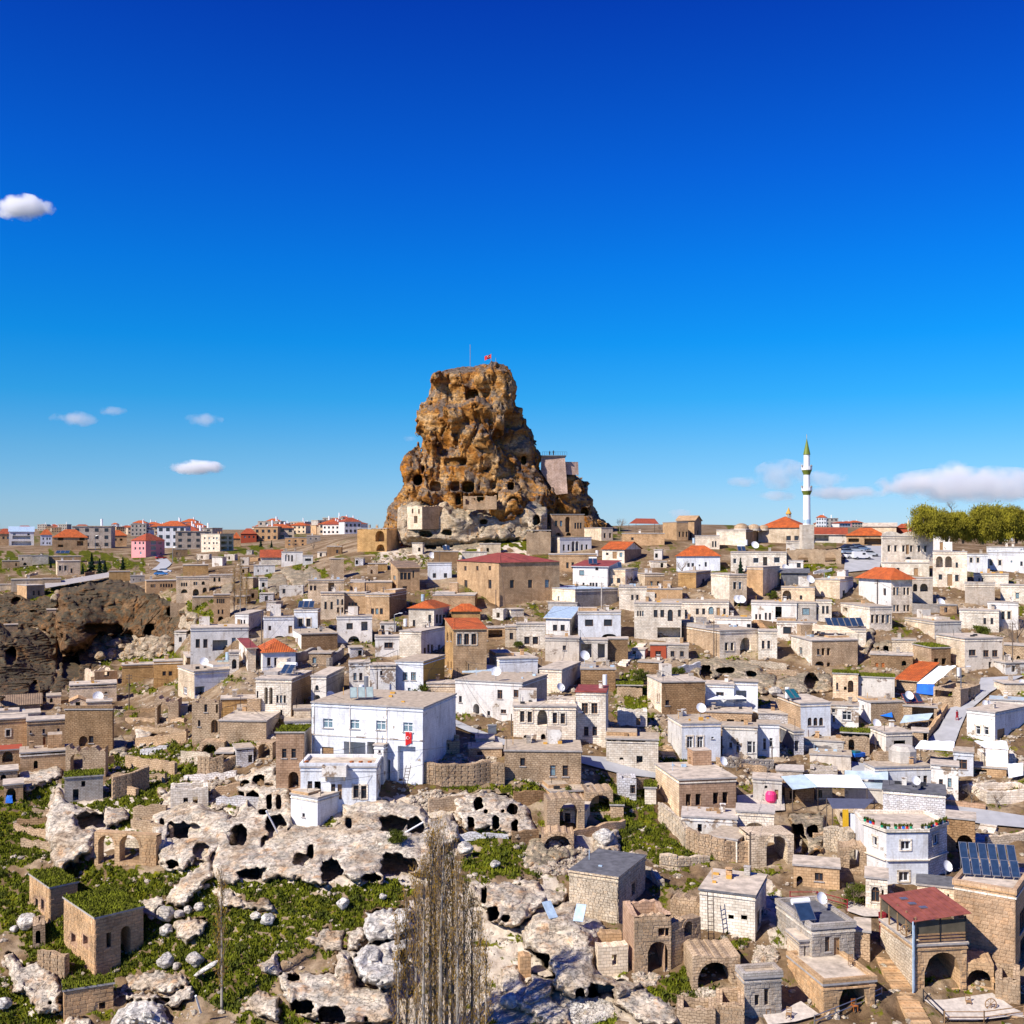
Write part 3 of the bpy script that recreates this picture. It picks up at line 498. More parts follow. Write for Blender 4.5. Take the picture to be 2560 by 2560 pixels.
# ---------------- rocks ----------------
def build_rock(r, cell=4.0):
    P = r['poly']; x0, x1 = min(p[0] for p in P)-10, max(p[0] for p in P)+10; y0, y1 = min(p[1] for p in P)-10, max(p[1] for p in P)+10
    pxm = FO/(r['Dc'] or float(DD((x0+x1)/2, (y0+y1)/2))); ct = max(.28, cell/pxm*1.3)
    if (x1-x0)*(y1-y0) < 40000: cell = 2.6; ct = max(.2, cell/pxm*1.2)
    xs = np.arange(x0, x1+cell, cell); ys = np.arange(y0, y1+cell, cell); T0 = -r['B']-r['amp']*1.2-.8-r['sx']-r['sy']; ts = np.arange(T0, r['tb']+ct, ct)
    Xp, Yp = np.meshgrid(xs, ys, indexing='ij'); sd = polysdf(P, Xp, Yp)+jit(Xp, Yp); d0 = DD(Xp, Yp) if r['Dc'] is None else r['Dc']+(1315-Yp)*.06
    prof = np.sqrt(np.clip(-sd/r['R'], 0, 1)*(2-np.clip(-sd/r['R'], 0, 1)))
    off = np.where(sd < 0, -.8+(r['B']+.8)*prof, -.8-sd*.25)
    off = off+np.where(sd < 0, 1, 0)*(r['sx']*(.5-(Xp-x0)/(x1-x0))*2*smooth(0, -20, sd)+r['sy']*((y1-Yp)/(y1-y0))*smooth(0, -12, sd))
    Tt = ts[None, None, :]; Dd = d0[..., None]+Tt; X = (Xp[..., None]-1280)/FO*Dd; Z = -(Yp[..., None]-CY)/FO*Dd; Y = np.broadcast_to(Dd, X.shape)
    nf = r['nf']; band = np.broadcast_to(np.abs(Tt+off[..., None]) < r['amp']*2.6+.5, X.shape)
    Xf, Yf, Zf = X, Y, Z; X, Y, Z = Xf[band], Yf[band], Zf[band]; w1 = noise(X/4.6*nf, Y/4.6*nf, Z/7.5*nf); w2 = noise(X/2.2*nf+9, Y/2.2*nf, Z/2.4*nf); w3 = noise(X/.9*nf, Y/.9*nf+5, Z/.55*nf)
    w4 = noise(X/.42*nf, Y/.42*nf+5, Z/.3*nf)
    if r['mat'] == 'rockd': w1 = w1*.6+.9*noise(X/3.0*nf+4, Y/3.0*nf, Z/16*nf)
    crk = -.55*smooth(.055, 0, np.abs(noise(X/2.8*nf+20, Y/2.8*nf, Z/2.2*nf)))
    st_ = .22*np.sin(Z*5.5/max(.5, 1)+2*noise(X/4, Y/4, Z/4)*3) if r['mat'] == 'boul' else 0
    nn = (.72 if r['mat'] in ('rock', 'boul') else 1)*r['amp']*((np.abs(w1)-.22)*1.3+2.0*(terrace(w1, 3.2))+.6*terrace(w2, 2.6)+w3*.16+w4*.08+crk*(.35 if r['mat'] in ('rock', 'boul') else .9))+st_
    n = np.zeros(Xf.shape, np.float32); n[band] = nn; n *= smooth(2, -12, sd)[..., None]; X, Y, Z = Xf, Yf, Zf
    Fv = -(Tt+off[..., None]+n)
    for (cx, cy, rx, ry, ty, dep) in r['caves']:
        ex = np.abs(Xp-cx+.35*rx*noise(Yp/9, Xp/30, Yp*0+cx))/rx; ey = np.abs(Yp-cy+.35*ry*noise(Xp/11, Yp/40, Yp*0+cy))/ry; pw = 2.9 if ty == 'e' else 7.0
        if ty == 'a': pw = np.where(Yp > cy, 7.0, 2.8)
        e = (ex**pw+ey**pw)**(1/pw); cs = ((e-1)*min(rx, ry)/pxm)[..., None]
        cs = cs+.0*Tt; tc = (Tt-(-off[..., None]+dep)); cv = np.maximum(cs, tc); Fv = np.maximum(Fv, -cv)
    Fv[..., -1] = .5; Fv[0] = np.maximum(Fv[0], .3); Fv[-1] = np.maximum(Fv[-1], .3); Fv[:, 0] = np.maximum(Fv[:, 0], .3); Fv[:, -1] = np.maximum(Fv[:, -1], .3)
    # note: ts increases away from the camera
    V, Q = surfnets(Fv, np.stack([X, Z, Y]).astype(np.float32)); V = V[:, [0, 2, 1]]
    o = npmesh(r['name'], V, Q, M[r['mat']], True); tag(o, r['label'], 'boulder' if r['name'] == 'boulder' else 'rock'); return o
for r in ROCKS: build_rock(r)
# boulders: lumpy closed stones
def icos(sub):
    import bmesh
    bm = bmesh.new(); bmesh.ops.create_icosphere(bm, subdivisions=sub, radius=1); V = np.array([v.co[:] for v in bm.verts]); Fa = np.array([[v.index for v in f.verts] for f in bm.faces]); bm.free(); return V, Fa
IC = {k: icos(k) for k in (1, 2, 4)}
for i, (t, x, y, rr, lab) in enumerate(BOUL):
    px, py = q(t, x, y); rp = rr*TILES[t][2]; d = float(DD(px, py+rp)); R0 = rp/FO*d; V, Fa = IC[4]; V = V.copy()
    A = np.random.RandomState(i); 
    for k in range(9):   # cut by random planes: angular block
        nrm = A.randn(3); nrm /= np.linalg.norm(nrm); h = .62+.25*A.rand(); s = V@nrm; V = V-np.where(s > h, (s-h), 0)[:, None]*nrm*.85
    V = V*(1+.16*noise(V[:, 0]*1.6+i, V[:, 1]*1.6, V[:, 2]*1.6)+.07*noise(V[:, 0]*5+i, V[:, 1]*5, V[:, 2]*7))[:, None]
    st = (1, 1, .8) if 'long' not in lab else (1.25, .6, .5)
    V = V*np.array(st)*R0*1.12
    if 'long' in lab: an = -.5; V = np.c_[V[:, 0]*math.cos(an)-V[:, 2]*math.sin(-an)*-1, V[:, 1], -V[:, 0]*math.sin(an)+V[:, 2]*math.cos(an)]
    c = wp(px, py, d); o = npmesh('boulder', V, Fa, M['rockt' if t in 'AK' else 'boul'], True); o.location = c
    tag(o, lab, 'boulder', None)
# ---------------- castle rock ----------------
def castle():
    s = FO/350.0; k = .34161; zy = lambda y: -(860+y*k-CY)/s; xx = lambda x: (900+x*k-1280)/s
    ysil = [150, 175, 200, 240, 300, 350, 420, 470, 520, 600, 680, 780, 850, 930, 1000, 1070, 1130, 1200, 1250, 1330, 1420, 1600]
    L =    [820, 720, 690, 503, 505, 498, 475, 455, 425, 430, 478, 478, 405, 375, 372, 340, 310, 232, 208, 178, 150, 120]
    Rr =   [940, 1055, 1085, 1105, 1122, 1135, 1158, 1180, 1200, 1235, 1262, 1300, 1328, 1335, 1385, 1430, 1470, 1490, 1500, 1540, 1560, 1600]
    h = .42
    X, Y, Z = np.meshgrid(np.arange(xx(60), xx(1900), h), np.arange(318, 378, h*1.1), np.arange(zy(1560), zy(120), h), indexing='ij')
    z1 = Z[0, 0]; zs = np.array([zy(y) for y in ysil])[::-1]
    l = np.interp(z1, zs, [xx(a) for a in L][::-1]); r = np.interp(z1, zs, [xx(a) for a in Rr][::-1])
    kk = np.ones(5)/5; l = np.convolve(np.pad(l, 2, 'edge'), kk, 'valid'); r = np.convolve(np.pad(r, 2, 'edge'), kk, 'valid')
    c = (l+r)/2; a = (r-l)/2; b = np.clip(a*.85, 5, 20)
    e = (np.abs((X-c)/a)**2.6+np.abs((Y-350)/b)**2.6)**(1/2.6); F = (e-1)*np.minimum(a, b)
    F = np.maximum(F, Z-zy(160))
    # right shoulder mass behind
    ys2 = [950, 985, 1000, 1100, 1130, 1200, 1260, 1330, 1420, 1600]; L2 = [1200]*10; R2 = [1600, 1640, 1680, 1700, 1715, 1745, 1770, 1835, 1885, 1930]
    zs2 = np.array([zy(y) for y in ys2])[::-1]; l2 = np.interp(z1, zs2, [xx(a) for a in L2][::-1]); r2 = np.interp(z1, zs2, [xx(a) for a in R2][::-1])
    c2 = (l2+r2)/2; a2 = (r2-l2)/2; e2 = (np.abs((X-c2)/a2)**2.6+np.abs((Y-355)/13.0)**2.6)**(1/2.6); F2 = np.maximum((e2-1)*11, Z-zy(945))
    F = np.minimum(F, F2)
    def ball(px, py, rad, depth=0, st=(1, 1, 1)):
        return np.sqrt(((X-xx(px))/st[0])**2+((Y-(350-depth))/st[1])**2+((Z-zy(py))/st[2])**2)-rad
    def smin(A, B, k): hh = np.clip(.5+.5*(B-A)/k, 0, 1); return B*(1-hh)+A*hh-k*hh*(1-hh)
    for (px, py, rad, dp, st) in [(575,300,2.0,12,(1,1,1)),(730,300,3.4,15,(1.2,1,1)),(900,290,4.2,14,(1,1,1.1)),(1050,370,3.4,13,(1,1,1.4)),(1045,490,3.2,15,(1,1,1.2)),(860,520,4,17,(1.1,1,1)),(640,570,4,16,(1.2,1,1)),(1010,640,3.2,16,(.8,1,1.4)),
        (880,780,4.5,17,(.9,1,2.2)),(980,840,4,18,(.9,1,1.6)),(560,720,3.5,14,(.8,1,1.8)),(460,560,2.2,6,(.9,1,1.8)),(430,950,3,8,(1,1,1.5)),(1180,1150,3.2,20,(1.4,1,1)),(1060,1190,4,22,(1.3,1,1.2)),(560,1130,3,18,(1.5,1,1)),(1300,1150,4,14,(1,1,1.3)),(1560,1080,3,9,(1,1,1.4))]:
        F = smin(F, ball(px, py, rad, dp, st), 1.2)
    bd = np.abs(F) < 6; x, y, z = X[bd], Y[bd], Z[bd]; n = np.zeros(F.shape, np.float32)
    wx, wy = x+1.5*noise(x/5, y/5, z/5), y+1.5*noise(x/5+9, y/5, z/5)
    w0 = noise(wx/9, wy/9, z/20); w1 = noise(wx/5+7, wy/5, z/9); w2 = noise(wx/2.4, wy/2.4+3, z/3.4)
    v = .9+4.2*terrace(w0, 3.0)+2.3*terrace(w1, 2.6)+1.1*terrace(w2, 2.4)+.8*(np.abs(w1)-.2)+.5*noise(x/1.3, y/1.3+3, z/1.1)+.25*noise(x/.7, y/.7, z/.6)
    n[bd] = v+2.3*smooth(.05, 0, np.abs(noise(wx/5+30, wy/5, z/22)))+1.2*smooth(.06, 0, np.abs(noise(wx/2.4+60, wy/2.4, z/9)))
    F = F+n*np.where(Z > zy(420), .62, .85)
    def cav(px, py, rx, ry, y0, dep, pw=2.3):
        rx *= k/s; ry *= k/s; i0, i1 = np.searchsorted(X[:, 0, 0], [xx(px)-rx-1.5, xx(px)+rx+1.5]); k0, k1 = np.searchsorted(Z[0, 0], [zy(py)-ry-1.5, zy(py)+ry+1.5]); sl = (slice(i0, i1), slice(None), slice(k0, k1))
        ex = np.abs(X[sl]-xx(px))/rx; ez = np.abs(Z[sl]-zy(py))/ry; sd = ((ex**pw+ez**pw)**(1/pw)-1)*min(rx, ry)
        F[sl] = np.maximum(F[sl], -np.maximum(sd, Y[sl]-(y0+dep)))
    for (px, py, rx, ry, y0, dep, pw) in [(830,405,46,40,336,6,3),(690,450,65,26,335,4,2.3),(715,885,80,28,334,4.5,6),(700,965,80,60,333,1.0,6),(810,1065,42,38,332,4,3),(575,1060,38,34,334,4,4),(720,1060,30,34,333,3,6),(1195,870,18,34,338,6,3),(1120,590,62,55,337,4,6),(1190,600,30,28,338,5,6),
        (450,1010,34,40,340,4,2.3),(880,1140,36,26,331,5,6),(740,1150,18,38,331,5,6),(1105,1060,22,30,334,3,4),(1000,1135,18,28,331,4,6),(1640,1230,30,30,348,5,2.3),(1010,720,30,60,333,2,2.3),(945,1125,8,10,331,3,6),(885,1070,6,14,332,3,6),(590,890,6,14,334,3,6),(545,895,5,10,334,3,6),(980,1050,22,28,332,3,3),(485,930,14,24,338,4,2.3)]:
        cav(px, py, rx, ry, y0-14, dep+14, pw)
    F[0] = F[-1] = 1; F[:, 0] = F[:, -1] = 1; F[..., 0] = F[..., -1] = 1
    V, Q = surfnets(F, np.stack([X, Y, Z]).astype(np.float32))
    o = npmesh('castle_rock', V, Q[:, ::-1], M['rockc'], True)
    tag(o, 'towering ochre castle rock riddled with caves above the village', 'rock castle')
castle()
# ---------------- buildings ----------------
UNIT = {}
def unit_cube():
    if 'c' not in UNIT:
        b = MB(); b.box(-.5, .5, -.5, .5, -.5, .5); o = b.build('x', M['st']); UNIT['c'] = o.data; bpy.data.objects.remove(o)
    return UNIT['c']
def block_meshes(mat):
    if mat in UNIT: return UNIT[mat]
    L = []
    for k in range(4):
        b = MB(); r = random.Random(k); e = .07; j = lambda: r.uniform(-.035, .035)
        fr = [(-.5+j(), -.5+j()), (.5+j(), -.5+j()), (.5+j(), .5+j()), (-.5+j(), .5+j())]
        f0 = [(x*.93, -.5, z*.9) for x, z in fr]; f1 = [(x, -.2, z) for x, z in fr]; f2 = [(x, .5, z) for x, z in fr]
        b.face(f0)
        for i in range(4):
            n = (i+1) % 4; b.face([f1[i], f1[n], f0[n], f0[i]]); b.face([f2[i], f2[n], f1[n], f1[i]])
        o = b.build('x', mat); L.append(o.data); bpy.data.objects.remove(o)
    UNIT[mat] = L; return L
class Face:
    """a wall plane in house coordinates: p(u, z, n): u along, n inwards"""
    def __init__(s, o, u, n, W, uoff=0): s.o = Vector(o); s.u = Vector(u); s.n = Vector(n); s.W = W; s.uoff = uoff
    def p(s, u, z, n=0): v = s.o+s.u*u+s.n*n; return (v.x, v.y, z)
def arcz(u, u0, u1, zs, zt):
    t = (u-(u0+u1)/2)/((u1-u0)/2); return zs+(zt-zs)*math.sqrt(max(0, 1-t*t))
def wall_face(b, F, z0, z1, ops, jag=0, th=.55, thick=False, seed=0, m=0, step=.5):
    """ops: (u0,u1,za,zb,arch,depth)"""
    r = random.Random(seed); us = {0, F.W}; zs = {z0, z1}
    ops = [o for o in ops if o[1]-o[0] > .05]
    for o in ops:
        us |= {o[0], o[1]}; zs |= {o[2], o[3]}
        if o[4]:
            for k in range(1, 8): us.add(o[0]+(o[1]-o[0])*k/8)
    if jag:
        u = step
        while u < F.W: us.add(u); u += step*r.uniform(.7, 1.3)
    us = sorted(us); us = [u for i, u in enumerate(us) if i == 0 or u-us[i-1] > 1e-3]; zs = sorted(zs); zs = [z for i, z in enumerate(zs) if i == 0 or z-zs[i-1] > 1e-3]
    ph = r.random()*9; zmx = max([o[3] for o in ops]+[z0])+.12
    def top(u): 
        if not jag: return z1
        v = z1-jag*(.5+.5*math.sin(u*1.1+ph)*math.cos(u*.43+ph*2))-jag*.35*(int(u*2.1+ph) % 2)
        return max(v, zmx)
    tops = [top(u) for u in us]
    def inop(u, z):
        for o in ops:
            if o[0]-1e-4 < u < o[1]+1e-4 and o[2]-1e-4 < z < o[3]+1e-4: return o
    def q4(u0, u1, a0, a1, b0, b1, n):   # quad bottom a, top b
        P = [F.p(u0, a0, n), F.p(u1, a1, n), F.p(u1, b1, n), F.p(u0, b0, n)]; UV = [(u0+F.uoff, a0), (u1+F.uoff, a1), (u1+F.uoff, b1), (u0+F.uoff, b0)]
        if n: P.reverse(); UV.reverse()
        b.face(P, UV, m)
    ns = (0, th) if thick else (0,)
    for i in range(len(us)-1):
        for k in range(len(zs)-1):
            uc, zc = (us[i]+us[i+1])/2, (zs[k]+zs[k+1])/2; o = inop(uc, zc); last = k == len(zs)-2
            for n in ns:
                if o is None: q4(us[i], us[i+1], zs[k], zs[k], tops[i] if last else zs[k+1], tops[i+1] if last else zs[k+1], n)
        if thick: b.face([F.p(us[i], tops[i], 0), F.p(us[i+1], tops[i+1], 0), F.p(us[i+1], tops[i+1], th), F.p(us[i], tops[i], th)], [(us[i], 0), (us[i+1], 0), (us[i+1], th), (us[i], th)], m)
    for o in ops:
        u0, u1, za, zb, ar, dep = o; dd = dep; spr = zb-min(ar*(u1-u0)/2, (zb-za)*.7) if ar else zb
        n8 = 8 if ar else 1; uu = [u0+(u1-u0)*k/n8 for k in range(n8+1)]
        zz = [arcz(u, u0, u1, spr, zb) for u in uu]
        if ar:
            for n in ns:
                for k in range(n8): q4(uu[k], uu[k+1], zz[k], zz[k+1], zb, zb, n)
        for k in range(n8):   # head
            b.face([F.p(uu[k], zz[k], 0), F.p(uu[k+1], zz[k+1], 0), F.p(uu[k+1], zz[k+1], dd), F.p(uu[k], zz[k], dd)], None, m)
        b.face([F.p(u0, za, 0), F.p(u0, zz[0], 0), F.p(u0, zz[0], dd), F.p(u0, za, dd)], None, m)
        b.face([F.p(u1, zz[-1], 0), F.p(u1, za, 0), F.p(u1, za, dd), F.p(u1, zz[-1], dd)], None, m)
        b.face([F.p(u1, za, 0), F.p(u0, za, 0), F.p(u0, za, dd), F.p(u1, za, dd)], None, m)
        if not thick and dep > .6: b.face([F.p(u0, za, dd), F.p(u1, za, dd), F.p(u1, zb, dd), F.p(u0, zb, dd)], None, m)
def bars(b, F, rects, n0, n1):
    for (u0, u1, z0, z1) in rects:
        A = [F.p(u, z, n) for n in (n0, n1) for u, z in ((u0, z0), (u1, z0), (u1, z1), (u0, z1))]
        for f in ((0,1,2,3),(7,6,5,4),(0,4,5,1),(1,5,6,2),(2,6,7,3),(3,7,4,0)): b.face([A[i] for i in f])
def add_window(F, root, u0, u1, z0, z1, ty, far, fr, r):
    W, H = u1-u0, z1-z0; low = ty.lower()
    if low == 'd':
        b = MB(); bars(b, F, [(u0, u1, z0, z1)], .16, .22); bars(b, F, [(u0, u0+.08, z0, z1), (u1-.08, u1, z0, z1), (u0, u1, z1-.08, z1)], .1, .18)
        d = b.build('door', M[fr] if fr in ('bldoor', 'orwood') else M['wood'], root)
        if not far: b = MB(); bars(b, F, [(u1-.22, u1-.14, z0+H*.45, z0+H*.52)], .04, .16); b.build('handle', M['blackm'], d)
        return
    b = MB(); t = min(.09, W*.09); R_ = [(u0, u0+t, z0, z1), (u1-t, u1, z0, z1), (u0, u1, z0, z0+t), (u0, u1, z1-t, z1)]
    if not far:
        if W > .75: R_.append(((u0+u1)/2-t/2, (u0+u1)/2+t/2, z0+t, z1-t))
        if W > 1.7: R_ += [(u0+W*.25-t/2, u0+W*.25+t/2, z0+t, z1-t), (u0+W*.75-t/2, u0+W*.75+t/2, z0+t, z1-t)]
        if H > 1.1: R_.append((u0+t, u1-t, z0+H*.66, z0+H*.66+t*.8))
    bars(b, F, R_, .14, .2); f = b.build('window', M[fr if fr in ('fw', 'fb') else 'fw'], root)
    b = MB(); b.face([F.p(u0, z0, .19), F.p(u1, z0, .19), F.p(u1, z1, .19), F.p(u0, z1, .19)]); b.build('pane', M['glassb' if (low == 'c' or r.random() < .12) else 'glass'], f)
    if not far:
        b = MB(); bars(b, F, [(u0-.12, u1+.12, z0-.12, z0)], -.1, .05); b.build('sill', M['edge'] if ty != 'W' else M['lc'], f)
    if ty == 'W':
        b = MB(); g = .2; bars(b, F, [(u0-g, u0-.02, z0-.1, z1+g), (u1+.02, u1+g, z0-.1, z1+g), (u0-g, u1+g, z1+.02, z1+g+.02)], -.07, -.005); b.build('surround', M['lc'], f)
class H_: pass
def parse(s, t):
    out = []
    for it in [x for x in s.replace('\n', '').split(';') if x.strip()]:
        a, rest = it.split(':'); rest = rest.split(','); y, ww, hh = map(float, rest[:3]); ty = rest[3] if len(rest) > 3 else 'w'
        ax = [float(v) for v in a.split()]; 
        for k, x in enumerate(ax): out.append((x, y, ww, hh, ty))
    return out
def planehit(O, d, px, py):
    dx, dz = (px-1280)/FO, -(py-CY)/FO; t = (O[0]*d[1]-O[1]*d[0])/(dx*d[1]-d[0]); X, Y = t*dx, t
    return (X-O[0])*d[0]+(Y-O[1])*d[1], t*dz
HOUSES = {}; LABS = []; ALLH = []; BBOX = []
def h(t, label, xs, yt, yb, side='F', fc='wh', sc=None, roof='flat', wf='', ws='', name='house', cat='house', dmax=11, fr='fb', lin=0, rc=None, rise=1.6, jag=0, blocks=None, bs='f', key=None, group=None, dd=0, ext=4, D=None, zt=None, parent_alpha=None, yaw0=None, floor=None, edge=None, D_=None, rs=1, oh=None, cave=2.4):
    r = random.Random(hash(label) % 99991 if False else sum(map(ord, label))*31+len(label))
    sc = sc or fc; s = TILES[t][2]; L = [q(t, x, 0)[0] for x in xs]; yT = q(t, 0, yt)[1]; yB = q(t, 0, yb)[1]
    xn = L[1] if len(L) > 2 else (L[0]+L[1])/2
    d = float(DD(xn, yB))+dd if D is None else D
    dn = (xn-1280)/FO; P = Vector((dn*d, d))
    if side == 'F': yaw = -math.atan(dn) if yaw0 is None else math.radians(yaw0)
    def along(P, dr, px):   # distance from P along dr to hit column px
        k = (px-1280)/FO; return (k*P.y-P.x)/(dr[0]-k*dr[1])
    if side == 'L':
        best = None
        for a in range(8, 60, 2):
            a = math.radians(a); u = (math.cos(a), math.sin(a)); v = (-math.sin(a), math.cos(a)); dep = along(P, v, L[0]); W = along(P, u, L[2])
            if dep > 0 and W > 0: best = (a, dep, W)
            if 0 < dep < dmax: break
        yaw, dep, W = best
        O = P
    elif side == 'R':
        best = None
        for a in range(0, 60, 2):
            a = -math.radians(a); u = (math.cos(a), math.sin(a)); v = (-math.sin(a), math.cos(a)); dep = along(P, v, L[2]); W = -along(P, (u[0], u[1]), L[0])
            if dep > 0 and W > 0: best = (a, dep, W)
            if 0 < dep < dmax: break
        yaw, dep, W = best; O = P-Vector((math.cos(yaw), math.sin(yaw)))*W
    else:
        u = (math.cos(yaw), math.sin(yaw)); a0 = along(P, u, L[0]); a1 = along(P, u, L[1]); O = P+Vector(u)*a0; W = a1-a0; dep = min(dmax, max(3.5, W*.7))
    dep = min(dep, 26); u = (math.cos(yaw), math.sin(yaw)); v = (-math.sin(yaw), math.cos(yaw))
    zb = -(yB-CY)/FO*d; zt = -(yT-CY)/FO*d if zt is None else zt; Hh = zt-zb
    far = d > 205
    root = empty(name, (O.x, O.y, zb), yaw); tag(root, label, cat, group); LABS.append(label); root.rotation_euler = (r.uniform(-.007, .007), r.uniform(-.008, .008), yaw)
    FF = Face((0, 0, 0), (1, 0, 0), (0, 1, 0), W)
    if side == 'R': FS = Face((W, 0, 0), (0, 1, 0), (-1, 0, 0), dep, W); FO2 = Face((0, dep, 0), (0, -1, 0), (1, 0, 0), dep, W)
    else: FS = Face((0, dep, 0), (0, -1, 0), (1, 0, 0), dep, -dep); FO2 = Face((W, 0, 0), (0, 1, 0), (-1, 0, 0), dep, W)
    FB = Face((W, dep, 0), (-1, 0, 0), (0, -1, 0), W)
    def conv(spec, face):
        res = []
        for (x, y, ww, hh, ty) in parse(spec, t):
            px, py = q(t, x, y)
            if face is FF: uu, z = planehit(O, u, px, py); e1, _ = planehit(O, u, px+ww*s/2, py); _, za = planehit(O, u, px, py+hh*s/2); _, zc = planehit(O, u, px, py-hh*s/2); hw = abs(e1-uu)
            else:
                oo = P if side == 'R' else P; vv = v; uu, z = planehit(oo, vv, px, py); e1, _ = planehit(oo, vv, px+ww*s/2, py); _, za = planehit(oo, vv, px, py+hh*s/2); _, zc = planehit(oo, vv, px, py-hh*s/2); hw = abs(e1-uu)
                if side != 'R': uu = dep-uu
            za -= zb; zc -= zb; u0, u1 = uu-hw, uu+hw; u0 = max(.12, u0); u1 = min(face.W-.12, u1); zc = min(zc, Hh-.1)
            if u1-u0 < .15 or zc-za < .15: continue
            if any(not (u1+.05 < o[0] or u0-.05 > o[1] or zc+.05 < o[2] or za-.05 > o[3]) for o in res): continue
            res.append((u0, u1, za, zc, ty))
        return res
    OF, OS = conv(wf, FF), conv(ws, FS)
    def ops(L_): return [(a, b_, c, d_, {'a': 1, 'v': 1, 'V': 1, 'A': 1.3}.get(ty, 0), {'o': cave, 'a': cave, 'A': cave, 'n': .12, 'p': .7}.get(ty, .26)) for a, b_, c, d_, ty in L_]
    ruin = roof == 'ruin'; sd = len(label)
    b = MB(); wall_face(b, FF, -ext, Hh, ops(OF), jag if jag else 0, .6, ruin, sd); 
    if fc == sc:
        wall_face(b, FS, -ext, Hh, ops(OS), jag, .6, ruin, sd+1); wall_face(b, FO2, -ext, Hh, [], jag, .6, ruin, sd+2); wall_face(b, FB, -ext, Hh, [], jag, .6, ruin, sd+3); w1 = b.build('wall', M[fc], root)
    else:
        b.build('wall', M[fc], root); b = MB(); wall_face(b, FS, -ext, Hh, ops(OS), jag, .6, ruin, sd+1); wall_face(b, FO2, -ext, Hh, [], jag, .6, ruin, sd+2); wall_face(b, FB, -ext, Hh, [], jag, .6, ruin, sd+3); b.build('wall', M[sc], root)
    for LL, fa in ((OF, FF), (OS, FS)):
        for (a, b_, c, d_, ty) in LL:
            if ty in 'oaAnp': continue
            add_window(fa, root, a, b_, c, d_, {'v': 'w', 'V': 'W'}.get(ty, ty), far, fr, r)
    e = (.14 if not far else .1) if oh is None else oh; rt = 'turf' if roof == 'grass' else rc or ('rf' if r.random() < .6 else 're2')
    if roof in ('flat', 'par', 'grass'):
        b = MB(); b.box(-e, W+e, -e, dep+e, Hh, Hh+.2, 1, 0); rf = b.build('roof', [M[rt], M[edge or 'edge']], root)
        if roof == 'par':
            for k, (x0, x1, y0, y1) in enumerate([(-e, W+e, -e-.003, .25), (-e, W+e, dep-.25, dep+e+.003), (-e-.003, .25, .25, dep-.25), (W-.25, W+e+.003, .25, dep-.25)]):
                b = MB(); b.box(x0, x1, y0, y1, Hh+.2, Hh+.55); b.build('parapet', M[fc], root)
        if roof == 'flat' and W > 4:
            for k in range(r.choice([0, 1, 1, 2])):
                cx, cy = r.uniform(.15, .85)*W, r.uniform(.3, .9)*dep; b = MB(); b.box(cx-.3, cx+.3, cy-.25, cy+.25, Hh+.2, Hh+.2+r.uniform(.5, .9)); b.box(cx-.36, cx+.36, cy-.31, cy+.31, Hh+1.1, Hh+1.18); b.build('chimney', M[r.choice(['gr', 'wd', 'st'])], rf)
        if roof == 'grass':
            n = int(W*dep*60); rr = np.random.RandomState(sd); X = rr.rand(n)*(W+.2)-.1; Y = rr.rand(n)*(dep+.2)-.1; tuft(np.c_[X, Y, np.full(n, Hh+.2)], .22, 'grass', 'grasst', root, sd)
    if roof in ('flat', 'par') and Hh > 2.6 and d < 300 and fc not in ('ru', 'br'):
        b = MB(); bars(b, FF, [(-.06, W+.06, Hh-.42, Hh-.26)], -.1, .02); bars(b, FS, [(-.06, dep+.06, Hh-.42, Hh-.26)], -.1, .02); b.build('cornice', M[fc if r.random() < .5 else 'lc'], root)
    if roof == 'flat' and W > 5 and dep > 4 and d < 260:
        if r.random() < .45:
            sw = r.uniform(.35, .6)*W; x0 = r.choice([0, W-sw]); hb = r.uniform(.25, .6); b = MB(); b.box(x0, x0+sw, dep*.35, dep-.05, Hh+.2, Hh+.2+hb, 1, 0); b.build('raised_roof', [M[rt], M[r.choice(['edge', fc, 'st'])]], root)
        if r.random() < .4:
            x0 = r.uniform(.05, .6)*W; b = MB(); b.box(x0, x0+r.uniform(1.6, 2.8), dep-r.uniform(2, 2.8), dep-.1, Hh+.2, Hh+r.uniform(1.6, 2.5), 1, 0); rm = b.build('stair_room', [M[rt], M[r.choice([fc, 'gy', 'ru', 'wd'])]], root)
        b = MB()
        for k in range(r.randint(1, 5)): cx, cy, s0 = r.uniform(.05, .9)*W, r.uniform(.2, .85)*dep, r.uniform(.15, .45); b.box(cx, cx+s0*r.uniform(1, 2), cy, cy+s0, Hh+.2, Hh+.2+s0*r.uniform(.5, 1.3))
        b.tube((W*.1, dep*.5, Hh+.2), (W*.1, dep*.5, Hh+1.3), .04, n=4); b.build('roof_clutter', M[r.choice(['blackm', 'wood', 'gr', 'alu', 'oc'])], root)
